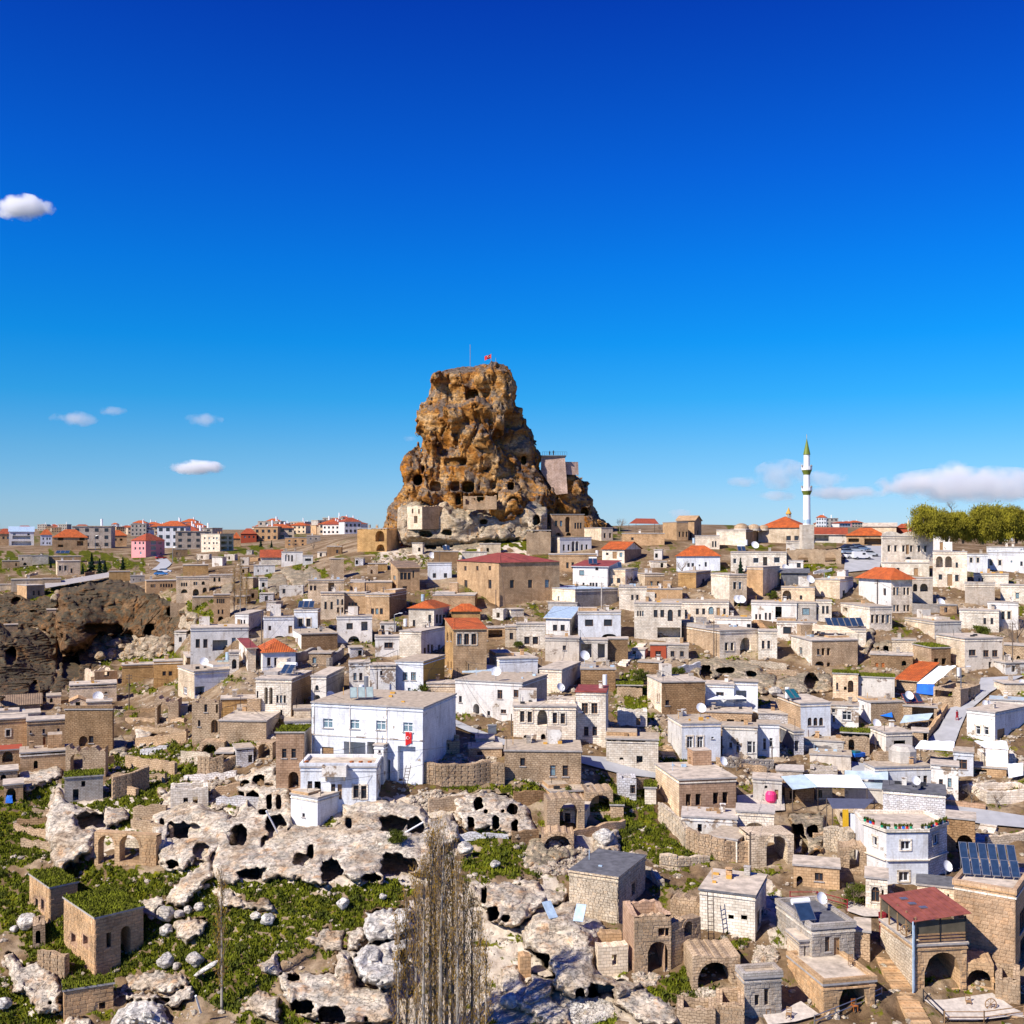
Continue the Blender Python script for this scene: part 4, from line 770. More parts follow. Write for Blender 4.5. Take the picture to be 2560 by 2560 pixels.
    if roof in ('hip', 'gable', 'shed', 'gablex', 'shedf'):
        b = MB(); o = .4 if oh is None else oh; z0 = Hh; z1 = Hh+rise; x0, x1, y0, y1 = -o, W+o, -o, dep+o; g = .14
        def sheet(P, cu): 
            b.face(P, cu, 0)
        if roof == 'hip':
            if W >= dep: a = dep/2+o; R0, R1 = (x0+a, (y0+y1)/2, z1), (x1-a, (y0+y1)/2, z1)
            else: a = W/2+o; R0, R1 = ((x0+x1)/2, y0+a, z1), ((x0+x1)/2, y1-a, z1)
            c = [(x0, y0, z0), (x1, y0, z0), (x1, y1, z0), (x0, y1, z0)]; sl = math.hypot(a, rise)
            if W >= dep: fs = [([c[0], c[1], R1, R0], 'x'), ([c[1], c[2], R1], 'y'), ([c[2], c[3], R0, R1], 'x'), ([c[3], c[0], R0], 'y')]
            else: fs = [([c[0], c[1], R0], 'x'), ([c[1], c[2], R1, R0], 'y'), ([c[2], c[3], R1], 'x'), ([c[3], c[0], R0, R1], 'y')]
            for P_, ax in fs: b.face(P_, [(p[0] if ax == 'x' else p[1], (p[2]-z0)/rise*sl) for p in P_], 0)
            b.face(c[::-1], None, 1)
        elif roof in ('gable', 'gablex'):   # ridge along x / along y
            if roof == 'gable':
                ym = (y0+y1)/2; sl = math.hypot(ym-y0, rise)
                for k in (0, g): pass
                b.face([(x0, y0, z0), (x1, y0, z0), (x1, ym, z1), (x0, ym, z1)], [(x0, 0), (x1, 0), (x1, sl), (x0, sl)]); b.face([(x1, y1, z0), (x0, y1, z0), (x0, ym, z1), (x1, ym, z1)], [(x1, 0), (x0, 0), (x0, sl), (x1, sl)])
                for x in (0, W): b.face([(x, 0, z0), (x, dep, z0), (x, dep/2, z1-.15)], None, 1)
            else:
                xm = (x0+x1)/2; sl = math.hypot(xm-x0, rise)
                b.face([(x0, y1, z0), (x0, y0, z0), (xm, y0, z1), (xm, y1, z1)], [(y1, 0), (y0, 0), (y0, sl), (y1, sl)]); b.face([(x1, y0, z0), (x1, y1, z0), (xm, y1, z1), (xm, y0, z1)], [(y0, 0), (y1, 0), (y1, sl), (y0, sl)])
                for y in (0, dep): b.face([(0, y, z0), (W, y, z0), (W/2, y, z1-.15)], None, 1)
        elif roof == 'shed':   # rises to the back
            sl = math.hypot(y1-y0, rise); b.face([(x0, y0, z0), (x1, y0, z0), (x1, y1, z1), (x0, y1, z1)], [(x0, 0), (x1, 0), (x1, sl), (x0, sl)])
            b.face([(x0, y0, z0-g), (x0, y0, z0), (x0, y1, z1), (x0, y1, z1-g)], None, 1); b.face([(x1, y0, z0), (x1, y0, z0-g), (x1, y1, z1-g), (x1, y1, z1)], None, 1); b.face([(x0, y0, z0-g), (x1, y0, z0-g), (x1, y0, z0), (x0, y0, z0)], None, 1)
            b.face([(0, 0, z0-.05), (0, dep, z0), (0, dep, z1-.1)], None, 1); b.face([(W, dep, z0), (W, 0, z0-.05), (W, dep, z1-.1)], None, 1); b.face([(W, dep, z0), (0, dep, z0), (0, dep, z1-.1), (W, dep, z1-.1)], None, 1)
        b.build('roof', [M[rc or 'tile'], M[fc]], root)
    # individually laid stones on near walls
    if blocks:
        bh, bl = blocks[:2]; bm = M[blocks[2]] if len(blocks) > 2 else M[fc]; ms = block_meshes(bm); items = []
        for fa, LL in (((FF, OF),) if bs == 'f' else ((FS, OS),) if bs == 's' else ((FF, OF), (FS, OS))):
            z = -.3; row = 0
            while z+bh < Hh-jag:
                uu = -bl*.5*(row % 2)*.9; rh = bh*r.uniform(.9, 1.1)
                while uu < fa.W:
                    l = bl*r.uniform(.7, 1.3); a0, a1 = max(uu, .02), min(uu+l, fa.W-.02)
                    if a1-a0 > .12 and not any(a1 > o[0]-.05 and a0 < o[1]+.05 and z+rh > o[2]-.05 and z < o[3]+.05 for o in LL): items.append((fa, a0, a1, z, z+rh))
                    uu += l
                z += rh; row += 1
        r.shuffle(items); keep, rest = items[:290], items[290:]
        for fa, a0, a1, z0, z1 in keep:
            ob = link(bpy.data.objects.new('stone', r.choice(ms))); ob.parent = root; ob.location = fa.p((a0+a1)/2, (z0+z1)/2, .02+r.uniform(-.02, .02)); ob.scale = (a1-a0-.035, .14, z1-z0-.03)
            ob.rotation_euler = (0, 0, math.atan2(fa.u.y, fa.u.x))
        if rest:
            b = MB()
            for fa, a0, a1, z0, z1 in rest: bars(b, fa, [(a0+.02, a1-.02, z0+.015, z1-.015)], -.04-r.uniform(0, .03), .06)
            so_ = b.build('stone', bm, root); so_['kind'] = 'stuff'
    Hs = H_(); Hs.root = root; Hs.zr = zt+.2; Hs.O = O; Hs.u = u; Hs.v = v; Hs.W = W; Hs.dep = dep; Hs.label = label; Hs.d = d; Hs.zb = zb; Hs.yaw = yaw; Hs.t = t; Hs.FF = FF; Hs.FS = FS; Hs.H = Hh
    if key: HOUSES[key] = Hs
    ALLH.append(Hs); BBOX.append((min(L)-4, max(L)+4, yT-max(6, .25*dep*FO/d*.45), yB)); return Hs
def tuft(P, size, name, mat, parent, seed, spread=1.0):
    """many small leaf blades (two triangles each) at points P"""
    r = np.random.RandomState(seed+7919); n = len(P); a = r.rand(n)*6.283; s = size*(.6+.8*r.rand(n)); dx, dy = np.cos(a)*s*.5*spread, np.sin(a)*s*.5*spread
    lx, ly = r.randn(n)*s*.35, r.randn(n)*s*.35
    A = P+np.c_[-dx, -dy, np.zeros(n)-.05]; B = P+np.c_[dx, dy, np.zeros(n)-.05]; T = P+np.c_[lx, ly, s*(.7+.5*r.rand(n))]
    V = np.stack([A, B, T], 1).reshape(-1, 3); Fa = np.arange(n*3).reshape(n, 3)
    o = npmesh(name, V, Fa, M[mat], False, parent); o['kind'] = 'stuff'; return o
def onroof(Hs, x, y, t=None, z=None):
    px, py = q(t or Hs.t, x, y); zr = Hs.zr if z is None else z; dz = -(py-CY)/FO; tt_ = zr/dz
    if not (Hs.d-2 < tt_ < Hs.d+30): tt_ = Hs.d+3
    return Vector(((px-1280)/FO*tt_, tt_, zr))
def ground(t, x, y, off=0): px, py = q(t, x, y); d = float(DD(px, py))+off; return wp(px, py, d)
USED = set()
def lab(s): 
    w_ = s.split()
    if len(w_) > 16: s = ' '.join(w_[:16])
    LABS.append(s); return s
def dish(P, rad, label, az=25, pole=.6, face='white'):
    o = empty('satellite_dish', P, math.radians(az)); tag(o, lab(label), 'satellite dish', 'satellite dishes on the roofs')
    b = MB(); n = 14; rings = [(0, 0), (.5, .06), (1, .24)]
    T = math.radians(30)
    def pt(rr, k):
        g = 2*math.pi*k/n; x = rr*rad*math.cos(g); z = rr*rad*math.sin(g); f = rr*rr*.28*rad
        return (x, -f*math.cos(T)+z*math.sin(T), pole+rad+f*math.sin(T)+z*math.cos(T))
    for i in range(1, 4):
        r0, r1 = (i-1)/3, i/3
        for k in range(n): b.face([pt(r0, k), pt(r0, k+1), pt(r1, k+1), pt(r1, k)] if r0 else [pt(0, 0), pt(r1, k+1), pt(r1, k)])
    b.build('dish', M[face], o, True)
    b = MB(); b.tube((0, .15, 0), (0, .12, pole+rad), .035, n=5); b.build('mast', M['metal'], o)
    b = MB(); b.tube((0, -.1, pole+rad*.2), (0, -rad*1.1, pole+rad*1.1), .02, n=4); b.tube((0, -rad*1.1, pole+rad*1.1), (0, -rad*1.2, pole+rad*1.25), .05, n=5); b.build('receiver_arm', M['metal'], o)
def solar(P, n, label, az=0, pw=.95, ph=1.9, mat='solar', frame='metal', tank=True, tilt=40, rows=1, upright=False):
    o = empty('solar_water_heater', P, math.radians(az)); tag(o, lab(label), 'solar heater', 'solar water heaters on the roofs')
    c, s = math.cos(math.radians(tilt)), math.sin(math.radians(tilt))
    for rw in range(rows):
        for k in range(n):
            b = MB(); x0 = (k-n/2)*(pw+.12); y0 = rw*(ph*c+.25); z0 = .25+rw*ph*s*.9
            def pp(x, l, e): return (x, y0+l*c-e*s, z0+l*s+e*c)
            A = [pp(x, l, e) for e in (0, .09) for x, l in ((x0, 0), (x0+pw, 0), (x0+pw, ph), (x0, ph))]
            for f in ((0,3,2,1),(4,5,6,7),(0,1,5,4),(1,2,6,5),(2,3,7,6),(3,0,4,7)): b.face([A[i] for i in f])
            pn = b.build('collector_frame', M[frame], o); b = MB(); g = .06
            b.face([pp(x0+g, g, .094), pp(x0+pw-g, g, .094), pp(x0+pw-g, ph-g, .094), pp(x0+g, ph-g, .094)]); b.build('collector_glass', M[mat], pn)
    b = MB(); hw = n*(pw+.12)/2
    for x in (-hw+.2, hw-.3):
        b.tube((x, 0, 0), (x, 0, .3), .03, n=4); b.tube((x, rows*ph*c, 0), (x, rows*ph*c, rows*ph*s+.2), .03, n=4)
    b.build('stand', M['metal'], o)
    if tank:
        b = MB()
        if upright: b.tube((0, ph*c+.4, .1), (0, ph*c+.4, 1.75), .34, n=12)
        else: b.tube((-min(hw, .9), ph*c+.3, ph*s+.35), (min(hw, .9), ph*c+.3, ph*s+.35), .3, n=12)
        b.build('tank', M['white' if mat != 'teal' else 'white'], o, True)
def tank(P, label, r_=.38, hh=1.5, mat='white', cap=None):
    o = empty('water_tank', P); tag(o, lab(label), 'water tank', 'small water tanks on the roofs'); b = MB(); b.tube((0, 0, .3), (0, 0, .3+hh), r_, n=12); b.build('tank', M[mat], o, True)
    b = MB(); 
    for a in range(3): b.tube((r_*.8*math.cos(a*2.1), r_*.8*math.sin(a*2.1), 0), (r_*.8*math.cos(a*2.1), r_*.8*math.sin(a*2.1), .35), .03, n=4)
    b.build('stand', M['metal'], o)
    if cap: b = MB(); b.tube((0, 0, .3+hh), (0, 0, .55+hh), r_*1.02, n=12); b.build('cap', M[cap], o)
def pole(t, x, y0, y1, label, r_=.1, mat='pole', arms=True, lamp=False, name='utility_pole', off=0):
    P = ground(t, x, y1, off); px, py = q(t, x, y0); z = -(py-CY)/FO*P.y; o = empty(name, P); tag(o, lab(label), 'pole' if not lamp else 'street lamp', 'poles and street lamps of the village'); Hh = z-P.z
    b = MB(); b.tube((0, 0, -.5), (0, 0, Hh), r_*1.1, r_*.8, 8); b.build('shaft', M[mat], o)
    if arms:
        for k in (.3, .8): b = MB(); b.box(-.5, .5, -.05, .05, Hh-k-.04, Hh-k+.04); b.box(-.45, -.38, -.03, .03, Hh-k+.04, Hh-k+.2); b.box(.38, .45, -.03, .03, Hh-k+.04, Hh-k+.2); b.build('crossarm', M[mat], o)
    if lamp: b = MB(); b.tube((0, 0, Hh-.05), (1.1, 0, Hh+.25), .05, n=5); ar = b.build('lamp_arm', M[mat], o); b = MB(); b.box(.9, 1.6, -.12, .12, Hh+.2, Hh+.34); b.build('lamp_head', M['white'], ar)
    return P, Hh
def swall(t, label, pts, hpx, mat='ru', th=.5, jag=.25, name='stone_wall', ext=2.0, blocks=None, dd=0):
    """free-standing or retaining wall along image points, hpx tall"""
    P = [ground(t, *p, dd) for p in pts]; hh = hpx*TILES[t][2]; o = empty(name, P[0]); tag(o, lab(label), 'wall'); b = MB(); r = random.Random(len(label)); d0 = P[0].copy(); items = []
    for a, c in zip(P[:-1], P[1:]):
        L = math.hypot(c.x-a.x, c.y-a.y); n = max(2, int(L/.7)); ux, uy = (c.x-a.x)/L, (c.y-a.y)/L; nx, ny = -uy, ux
        if ny < 0: nx, ny = -nx, -ny
        hs = []
        for k in range(n+1): f = k/n; z = a.z*(1-f)+c.z*f; H0 = hh/FO*(a.y*(1-f)+c.y*f); hs.append((a.x+(c.x-a.x)*f-d0.x, a.y+(c.y-a.y)*f-d0.y, z-d0.z, H0-r.random()*jag))
        for k in range(n):
            (x0, y0, z0, h0), (x1, y1, z1, h1) = hs[k], hs[k+1]; s0 = k/n*L; s1 = (k+1)/n*L
            h1_ = h0 if k % 3 else h1
            f = lambda x, y, z: (x, y, z)
            b.face([(x0, y0, z0-ext), (x1, y1, z1-ext), (x1, y1, z1+h1), (x0, y0, z0+h0)], [(s0, z0-ext), (s1, z1-ext), (s1, z1+h1), (s0, z0+h0)])
            b.face([(x0, y0, z0+h0), (x1, y1, z1+h1), (x1+nx*th, y1+ny*th, z1+h1), (x0+nx*th, y0+ny*th, z0+h0)], [(s0, 0), (s1, 0), (s1, th), (s0, th)])
            b.face([(x1+nx*th, y1+ny*th, z1-ext), (x0+nx*th, y0+ny*th, z0-ext), (x0+nx*th, y0+ny*th, z0+h0), (x1+nx*th, y1+ny*th, z1+h1)], [(s1, 0), (s0, 0), (s0, h0+ext), (s1, h1+ext)])
            if blocks:
                bh, bl = blocks; zz = 0; row = 0
                while zz < min(h0, h1)-.05:
                    uu = (row % 2)*bl*.4
                    while uu < s1-s0-.02:
                        l = min(bl*r.uniform(.7, 1.2), s1-s0-uu); f = (uu+l/2)/(s1-s0)
                        if l > .12: items.append((x0+(x1-x0)*f-nx*.02, y0+(y1-y0)*f-ny*.02, z0+(z1-z0)*f+zz+bh/2, l, bh, math.atan2(uy, ux)))
                        uu += l
                    zz += bh; row += 1
        for k, e in ((0, a), (n, c)):
            x, y, z, H0 = hs[k]; F4 = [(x, y, z-ext), (x, y, z+H0), (x+nx*th, y+ny*th, z+H0), (x+nx*th, y+ny*th, z-ext)]; b.face(F4 if k == 0 else F4[::-1], [(0, 0), (0, H0), (th, H0), (th, 0)])
    b.build('masonry', M[mat], o)
    if items:
        ms = block_meshes(M[mat]); r.shuffle(items)
        for (x, y, z, l, bh, an) in items[:290]:
            ob = link(bpy.data.objects.new('stone', r.choice(ms))); ob.parent = o; ob.location = (x, y, z); ob.scale = (l-.03, .16, bh-.03); ob.rotation_euler = (0, 0, an)
    return o
def arch(t, label, x0, x1, yt, yb, ops_, mat='ru', th=1.2, jag=.6, yaw=0, name='ruined_wall', blocks=None, dd=0, ext=1.5, cat='ruin', step=.5, vault=None):
    """thick free-standing ruined wall with see-through openings"""
    (px0, _), (px1, py1) = q(t, x0, 0), q(t, x1, yb); pym = q(t, 0, yt)[1]; d = float(DD((px0+px1)/2, py1))+dd; P = wp((px0+px1)/2, py1, d); a = math.radians(yaw); u = (math.cos(a), math.sin(a))
    def al(px): k = (px-1280)/FO; return (k*P.y-P.x)/(u[0]-k*u[1])
    a0, a1 = al(px0), al(px1); O = Vector((P.x+u[0]*a0, P.y+u[1]*a0)); W = a1-a0; Hh = (py1-pym)/FO*d; root = empty(name, (O.x, O.y, P.z), a); tag(root, lab(label), cat)
    F = Face((0, 0, 0), (1, 0, 0), (0, 1, 0), W); L = []
    for (x, y, ww, hh, ty) in parse(ops_, t):
        px, py = q(t, x, y); s = TILES[t][2]; uu, _ = planehit(O, u, px, py); e1, _ = planehit(O, u, px+ww*s/2, py); _, za = planehit(O, u, px, py+hh*s/2); _, zc = planehit(O, u, px, py-hh*s/2); hw = abs(e1-uu); za -= P.z; zc -= P.z
        L.append((max(.15, uu-hw), min(W-.15, uu+hw), za, min(zc, Hh-.15), 1 if ty == 'a' else 0, th))
    b = MB(); wall_face(b, F, -ext, Hh, L, jag, th, True, len(label), step=step)
    for uu, fl in ((0, 1), (W, 0)):
        q_ = [F.p(uu, -ext, 0), F.p(uu, Hh-jag*.5, 0), F.p(uu, Hh-jag*.5, th), F.p(uu, -ext, th)]; b.face(q_ if fl else q_[::-1], [(0, -ext), (0, Hh), (th, Hh), (th, -ext)])
    b.build('masonry', M[mat], root)
    for o in L:   # ring of arch stones
        if o[4] and (o[1]-o[0]) > .8:
            cz = o[3]-min((o[1]-o[0])/2, (o[3]-o[2])*.7); rx = (o[1]-o[0])/2; rz = o[3]-cz; cu = (o[0]+o[1])/2; n = max(7, int(rx*6)) | 1
            for k in range(n):
                t0, t1 = math.pi*k/n+.02, math.pi*(k+1)/n-.02; b = MB(); g = .26
                pts = [(cu+rx*math.cos(t0), cz+rz*math.sin(t0)), (cu+(rx+g)*math.cos(t0), cz+(rz+g)*math.sin(t0)), (cu+(rx+g)*math.cos(t1), cz+(rz+g)*math.sin(t1)), (cu+rx*math.cos(t1), cz+rz*math.sin(t1))]
                A = [F.p(p[0], p[1], -.06) for p in pts]; B = [F.p(p[0], p[1], .1) for p in pts]; b.face(A[::-1]); 
                for i in range(4): j = (i+1) % 4; b.face([A[i], A[j], B[j], B[i]])
                b.build('arch_stone', M[mat], root)
    if blocks:
        bh, bl = blocks; r = random.Random(3); z = 0; row = 0; ms = block_meshes(M[mat]); items = []
        while z+bh < Hh-jag:
            uu = -bl*.45*(row % 2)
            while uu < W:
                l = bl*r.uniform(.7, 1.25); c0, c1 = max(uu, 0), min(uu+l, W)
                if c1-c0 > .12 and not any(c1 > o[0]-.3 and c0 < o[1]+.3 and z+bh > o[2] and z < o[3]+.3 for o in L): items.append((c0, c1, z))
                uu += l
            z += bh; row += 1
        r.shuffle(items)
        for c0, c1, z in items[:290]:
            ob = link(bpy.data.objects.new('stone', r.choice(ms))); ob.parent = root; ob.location = F.p((c0+c1)/2, z+bh/2, .02); ob.scale = (c1-c0-.03, .16, bh-.03)
    Hs = H_(); Hs.root = root; Hs.O = O; Hs.u = u; Hs.d = d; Hs.zr = P.z+Hh; Hs.t = t; Hs.W = W; Hs.H = Hh; return Hs
# ---------------- the village, house by house (coordinates read off enlarged views) ----------------
# --- centre (B)
h('B','large tan stone hall with a dark red metal roof below the castle',(637,872,1212),375,622,'L','st',roof='hip',rc='maroon',rise=1.9,oh=.25,dmax=26,wf='945 1047 1142:495,24,46',ws='683 750 820:405,14,26;685 820:495,18,50',key='hall',name='stone_hall')
h('B','white upper house with twin arched porch right below the castle',(1115,1212,1390),235,322,'L','wh','cr',wf='1235 1262 1337 1363:290,12,34;1288 1310:285,18,62,a')
h('B','tan lower storey house with small dark windows under the twin arches',(1150,1420),330,425,'F','st',wf='1255 1285 1330 1350:390,14,34')
h('B','ruined mansion with tall arch and balcony bay at the castle foot',(1105,1165,1350),105,228,'L','st',wf='1192 1220:155,16,32;1257:160,28,88,a;1300 1315 1330:168,12,34;1203 1262:215,30,18,a',jag=.2)
h('B','small tan block house right of the ruined mansion',(1350,1445,1510),180,252,'L','cr',wf='1465 1495:222,12,28')
h('B','cream house with an orange shed roof below the pergola terrace',(1450,1575,1670),300,378,'R','lc','pk',roof='gable',rise=2.0,rc='tile',wf='1478:325,14,14;1520:332,24,40,d;1555:330,16,26')
h('B','long tan terrace building carrying the red pergola',(1560,1800),212,278,'F','st',wf='1620:240,14,16')
h('B','stone mansion on the skyline right of the pergola',(1790,1868,1932),148,250,'L','st',wf='1885 1905 1925:215,10,30')
h('B','white house with dark red shed roof and blue framed windows',(1285,1480,1548),395,512,'R','wb','wh',rc='maroon',roof='shed',rise=1.2,wf='1335:432,28,30,c;1420:405,18,26;1345 1385 1400 1418:498,12,24',key='b9')
h('B','cream house with patched white side below the solar heater',(1495,1580,1650),415,512,'R','cr','wd',wf='1503 1542:475,18,28',ws='1617:485,12,45',key='b10')
h('B','tan house with two dark windows right of the patched house',(1650,1690,1797),440,517,'L','st','cr',wf='1727 1765:497,14,34')
h('B','cream hall with bluish metal roof and grey block gable',(1043,1298,1537),528,642,'L','gr','lc',roof='flat',rc='alu',dmax=18,ws='1100 1205:575,10,26',key='b12')
h('B','plain pale house behind the concrete pole with small windows',(1545,1700),515,642,'F','lc',wf='1620 1648:570,14,30')
h('B','low tan house with a ramp right of the concrete pole',(1700,1900),525,590,'F','st',wf='1750:560,12,26')
h('B','white house with wide barred windows above a dark arch',(1315,1555),655,800,'F','wb',wf='1377 1483:713,46,38;1490:790,90,30,a')
h('B','white house topped by a pale blue shed roof',(1133,1268,1315),685,792,'R','wh','gr',roof='shed',rc='alu',rise=1.6,wf='1185 1228:740,24,34',key='b16')
h('B','grey concrete upper room behind the pale blue roof',(1145,1310),600,640,'F','gy')
h('B','grey cream house with two moulded dark windows',(967,1130),720,852,'F','lc',wf='1028 1075:812,30,42,W')
h('B','narrow cream house beside a dark shed opening',(905,965),735,850,'F','cr',wf='940:787,20,38')
h('B','dark open shed under a flat roof left of the narrow house',(800,905),742,800,'F','st',wf='850:775,80,45,o')
h('B','grey stone house with one square window below the blue roof',(1130,1320),800,930,'F','gy',wf='1237:852,18,26')
h('B','open concrete porch with thick pillars and dark interior',(1320,1480),810,930,'F','gy',wf='1360:870,60,80,o;1445:870,40,80,o')
h('B','brown rubble house end beside the dark porch',(1480,1595),805,925,'F','br')
h('B','tan tower house with three arched windows and small orange roof',(566,612,800),748,1042,'L','st','yt',roof='shed',rise=1.2,rc='tile',oh=.2,wf='648 687 728:803,28,62,V',ws='580 600:790,8,50,v;583 601:950,7,40',key='tower')
h('B','cream upper house with orange hipped roof and water tank',(363,505,592),632,752,'R','lc',roof='hip',rise=1.4,wf='393:718,14,44;481:690,16,48',ws='523 542 562:690,14,50',key='b22')
h('B','small ochre house with orange hipped roof behind the tower house',(603,765),648,705,'F','yt',roof='hip',rise=1.5,wf='655 695 730:690,24,14')
h('B','tall plain cream block under the orange hipped house',(313,433,566),765,920,'R','lc','wh',roof='flat',ws='455:873,14,40;475 495:857,14,46;535:855,14,40',key='b24')
h('B','bluish white house with small windows left of the stone hall',(470,605),378,468,'F','wb',wf='508 570:447,18,26',key='b25')
h('B','tan house with an overhanging wooden framed bay and old tile roof',(263,302,425),402,545,'L','st',roof='shed',rc='tileg',rise=1.3,wf='325 345 367:450,18,40;390:440,10,40;342:515,26,18',ws='283:460,14,26')
h('B','ruined tan house stub on the slope left of the bay window house',(130,190),385,440,'F','ru',roof='ruin',jag=.6,wf='155:425,12,22,o')
h('B','low tan stone house on the slope with a row of tiny windows',(35,270),485,545,'F','st',wf='60 85 110:528,10,18')
h('B','left tan house with three narrow windows above a railing',(-60,122,150),548,668,'R','st','pk',wf='30 48 68:620,13,42',key='b29')
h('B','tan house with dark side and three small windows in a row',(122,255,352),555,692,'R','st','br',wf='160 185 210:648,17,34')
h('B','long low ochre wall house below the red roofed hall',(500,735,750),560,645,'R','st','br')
h('B','white house with blue balcony above an arched cellar',(-40,158),680,825,'F','wh',wf='32:732,36,36;115:732,36,52,o;55:812,70,50,a')
h('B','small white house with one dark barred window in the middle',(175,312),792,900,'F','wd',wf='250:838,48,32')
h('B','white low house with paired windows left of the blue white house',(30,145),940,1110,'F','wd',wf='62 95:1015,18,42',key='b33')
h('B','worn white middle house with one tiny upper window',(145,290),955,1130,'F','wd',wf='210:995,14,26')
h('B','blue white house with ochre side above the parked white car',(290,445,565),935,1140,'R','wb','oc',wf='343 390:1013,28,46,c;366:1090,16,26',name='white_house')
h('B','white house with four small red framed windows in a row',(815,872,1088),918,1045,'L','wb','lc',wf='907 948 1000 1040:1012,20,36,W',key='b34')
h('B','cream shed with a wooden door under a pale blue metal roof',(675,852),990,1050,'F','cr',roof='shed',rc='alu',rise=.8,wf='762:1018,32,48,d;830:1008,16,24')
h('B','plain grey cream block house with no windows',(1098,1223,1328),978,1112,'R','lc','gy')
h('B','brown rubble stone building beside the plain grey block',(1330,1525),975,1080,'F','br',dmax=8)
h('B','tan stone yard house behind the bare vine',(465,625),1055,1150,'F','cr',wf='540:1130,60,24,o')
h('E','white painted house with grey rough side beside the road',(1075,1450,1590),22,240,'R','wh','gr',wf='1325:82,28,50;1422:78,40,42;1103:108,16,36;1262:188,16,26;1192:165,34,60,a;1345:178,30,22',key='e38')
h('E','cream house with a ruined porch balcony and paired windows',(1400,1750),150,345,'F','lc',wf='1450:205,24,62,W;1492:207,24,60,W;1633:213,24,60,W;1678:215,24,58,W;1562:210,56,88,A;1475:320,40,26,a;1568:322,26,40,a;1660:326,20,26',key='e4',rc='rf')
h('E','tall pale tower house with moulded windows and a red roof edge',(1752,1920,1934),72,372,'R','lc',wf='1803 1857:160,34,60,W;1810 1858:288,26,52',edge='maroon',rc='maroon',fr='fb')
h('E','stone and white house with two sash windows above the grassy ledge',(1350,1780),400,588,'F','ru',wf='1452:460,28,46;1622:508,32,62;1692:508,32,62',key='e3',ext=2,dmax=9)
h('E','pale plastered right half of the house above the grassy ledge',(1540,1782),408,590,'F','gy',wf='1622:508,32,62,W;1692:508,32,62,W',fr='fw',dd=-.35,dmax=6,ext=2)
h('E','small low stone shed on the terrace above the round wall',(1150,1335),385,432,'F','ru',wf='1212:412,30,22')
h('E','tiny white hut at the roadside by the grey bin',(1190,1290),335,365,'F','wd')
h('E','dark ruined yard building against the large white house',(930,1098),330,415,'F','ru',roof='ruin',jag=.5,wf='1000:385,18,50,o;1035:375,12,36,o')
# --- main white house
h('E','large white house with a flag and a four window upper storey',(266,890,1075),158,600,'R','wb','wh',wf='357:243,54,52,c;507:248,54,52,c;655:253,54,52,c;807:263,54,54,c;357:420,66,88,d;508:412,122,130,o;600:410,44,128,o;690:520,36,150,o;800:470,100,200,p;862:545,0.1,0.1,d',fr='fw',key='main',dmax=14,ext=3,name='white_house',cave=3.2)
h('E','narrow white stair tower with two tiny windows',(620,672,740),372,590,'R','wb','wd',wf='650:403,14,16;647:484,14,18',dmax=4,rc='rf')
h('E','white lower house with arched doorway and balcony roof',(205,630,660),492,712,'R','wb','wd',wf='258:598,26,60;300:605,34,72,n;425:628,24,86,d;388:618,24,68;517:627,30,70,W;560:630,30,72,W',fr='fb',roof='par',dmax=6,key='low')
h('E','bluish white bottom wall house merging into the cliff',(150,300,460),668,835,'L','wb','wb',wf='380:770,18,14;222:760,14,22',ws='222:760,14,22',roof='flat',dmax=4)
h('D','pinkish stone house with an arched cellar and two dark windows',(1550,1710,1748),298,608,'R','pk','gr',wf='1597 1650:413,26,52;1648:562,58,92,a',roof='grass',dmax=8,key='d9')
# --- left-middle (A)
h('A','white two storey house with a wooden porch at the gorge edge',(1070,1395),742,895,'F','wh',wf='1110 1153:828,24,50;1312 1352:820,22,52;1235:838,84,60,o',key='a1')
h('A','small white house with three narrow windows behind the porch house',(1320,1396,1480),665,760,'R','wh','gy',wf='1340 1356 1372:715,9,40')
h('A','worn bluish house with one small square window and brown door',(1480,1650),682,795,'F','wb',wf='1515:742,16,26;1630:748,22,42,d;1570:795,60,20,a')
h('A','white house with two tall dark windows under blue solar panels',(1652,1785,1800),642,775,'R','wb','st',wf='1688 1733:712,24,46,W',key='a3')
h('A','brown rubble walled building with white narrow end',(1645,1692,1895),778,865,'L','br','wh',ws='1656 1668:815,8,36')
h('A','white house with bright orange tiled roof and three windows',(1438,1474,1660),880,985,'L','wb','wh',roof='hip',rise=1.9,wf='1510 1550 1590:930,20,46',ws='1455:925,8,30',oh=.3)
h('A','faded brick house with a red metal roof beside the orange roof',(1342,1392,1436),852,975,'L','cr','wd',roof='shed',rc='maroon',rise=.7,ws='1365:900,8,40;1352:900,6,40')
h('A','brown stone box building with a flat roof left of the pole',(1030,1048,1238),908,992,'L','br','cr')
h('A','narrow pale house with an arched doorway behind the solar panels',(1288,1342),880,985,'F','lc',wf='1315:945,26,56,a')
h('A','long low sunlit stone house with lean-to at the gorge mouth',(685,860),950,1045,'F','yt')
h('A','sunlit stone house with two dark openings at the gorge mouth',(862,1025),930,1050,'F','yt',wf='922 957:997,20,26')
h('A','roofless stone house with a square niche above the arch ruin',(476,530,660),985,1070,'L','st','cr',roof='ruin',jag=.9,wf='600:1000,30,26,o')
h('A','broad pale wall house with a stepped broken top',(390,655),1062,1160,'F','cr',jag=.3,wf='595:1110,20,20,a')
h('A','white flat house with blue arched windows and outside stair',(1000,1092,1430),990,1140,'L','wb','cr',wf='1273 1302:1085,18,66,v;1345 1385:1100,16,30;1120:1095,60,50,o',ws='1040:1090,20,38',key='a9',fr='fw')
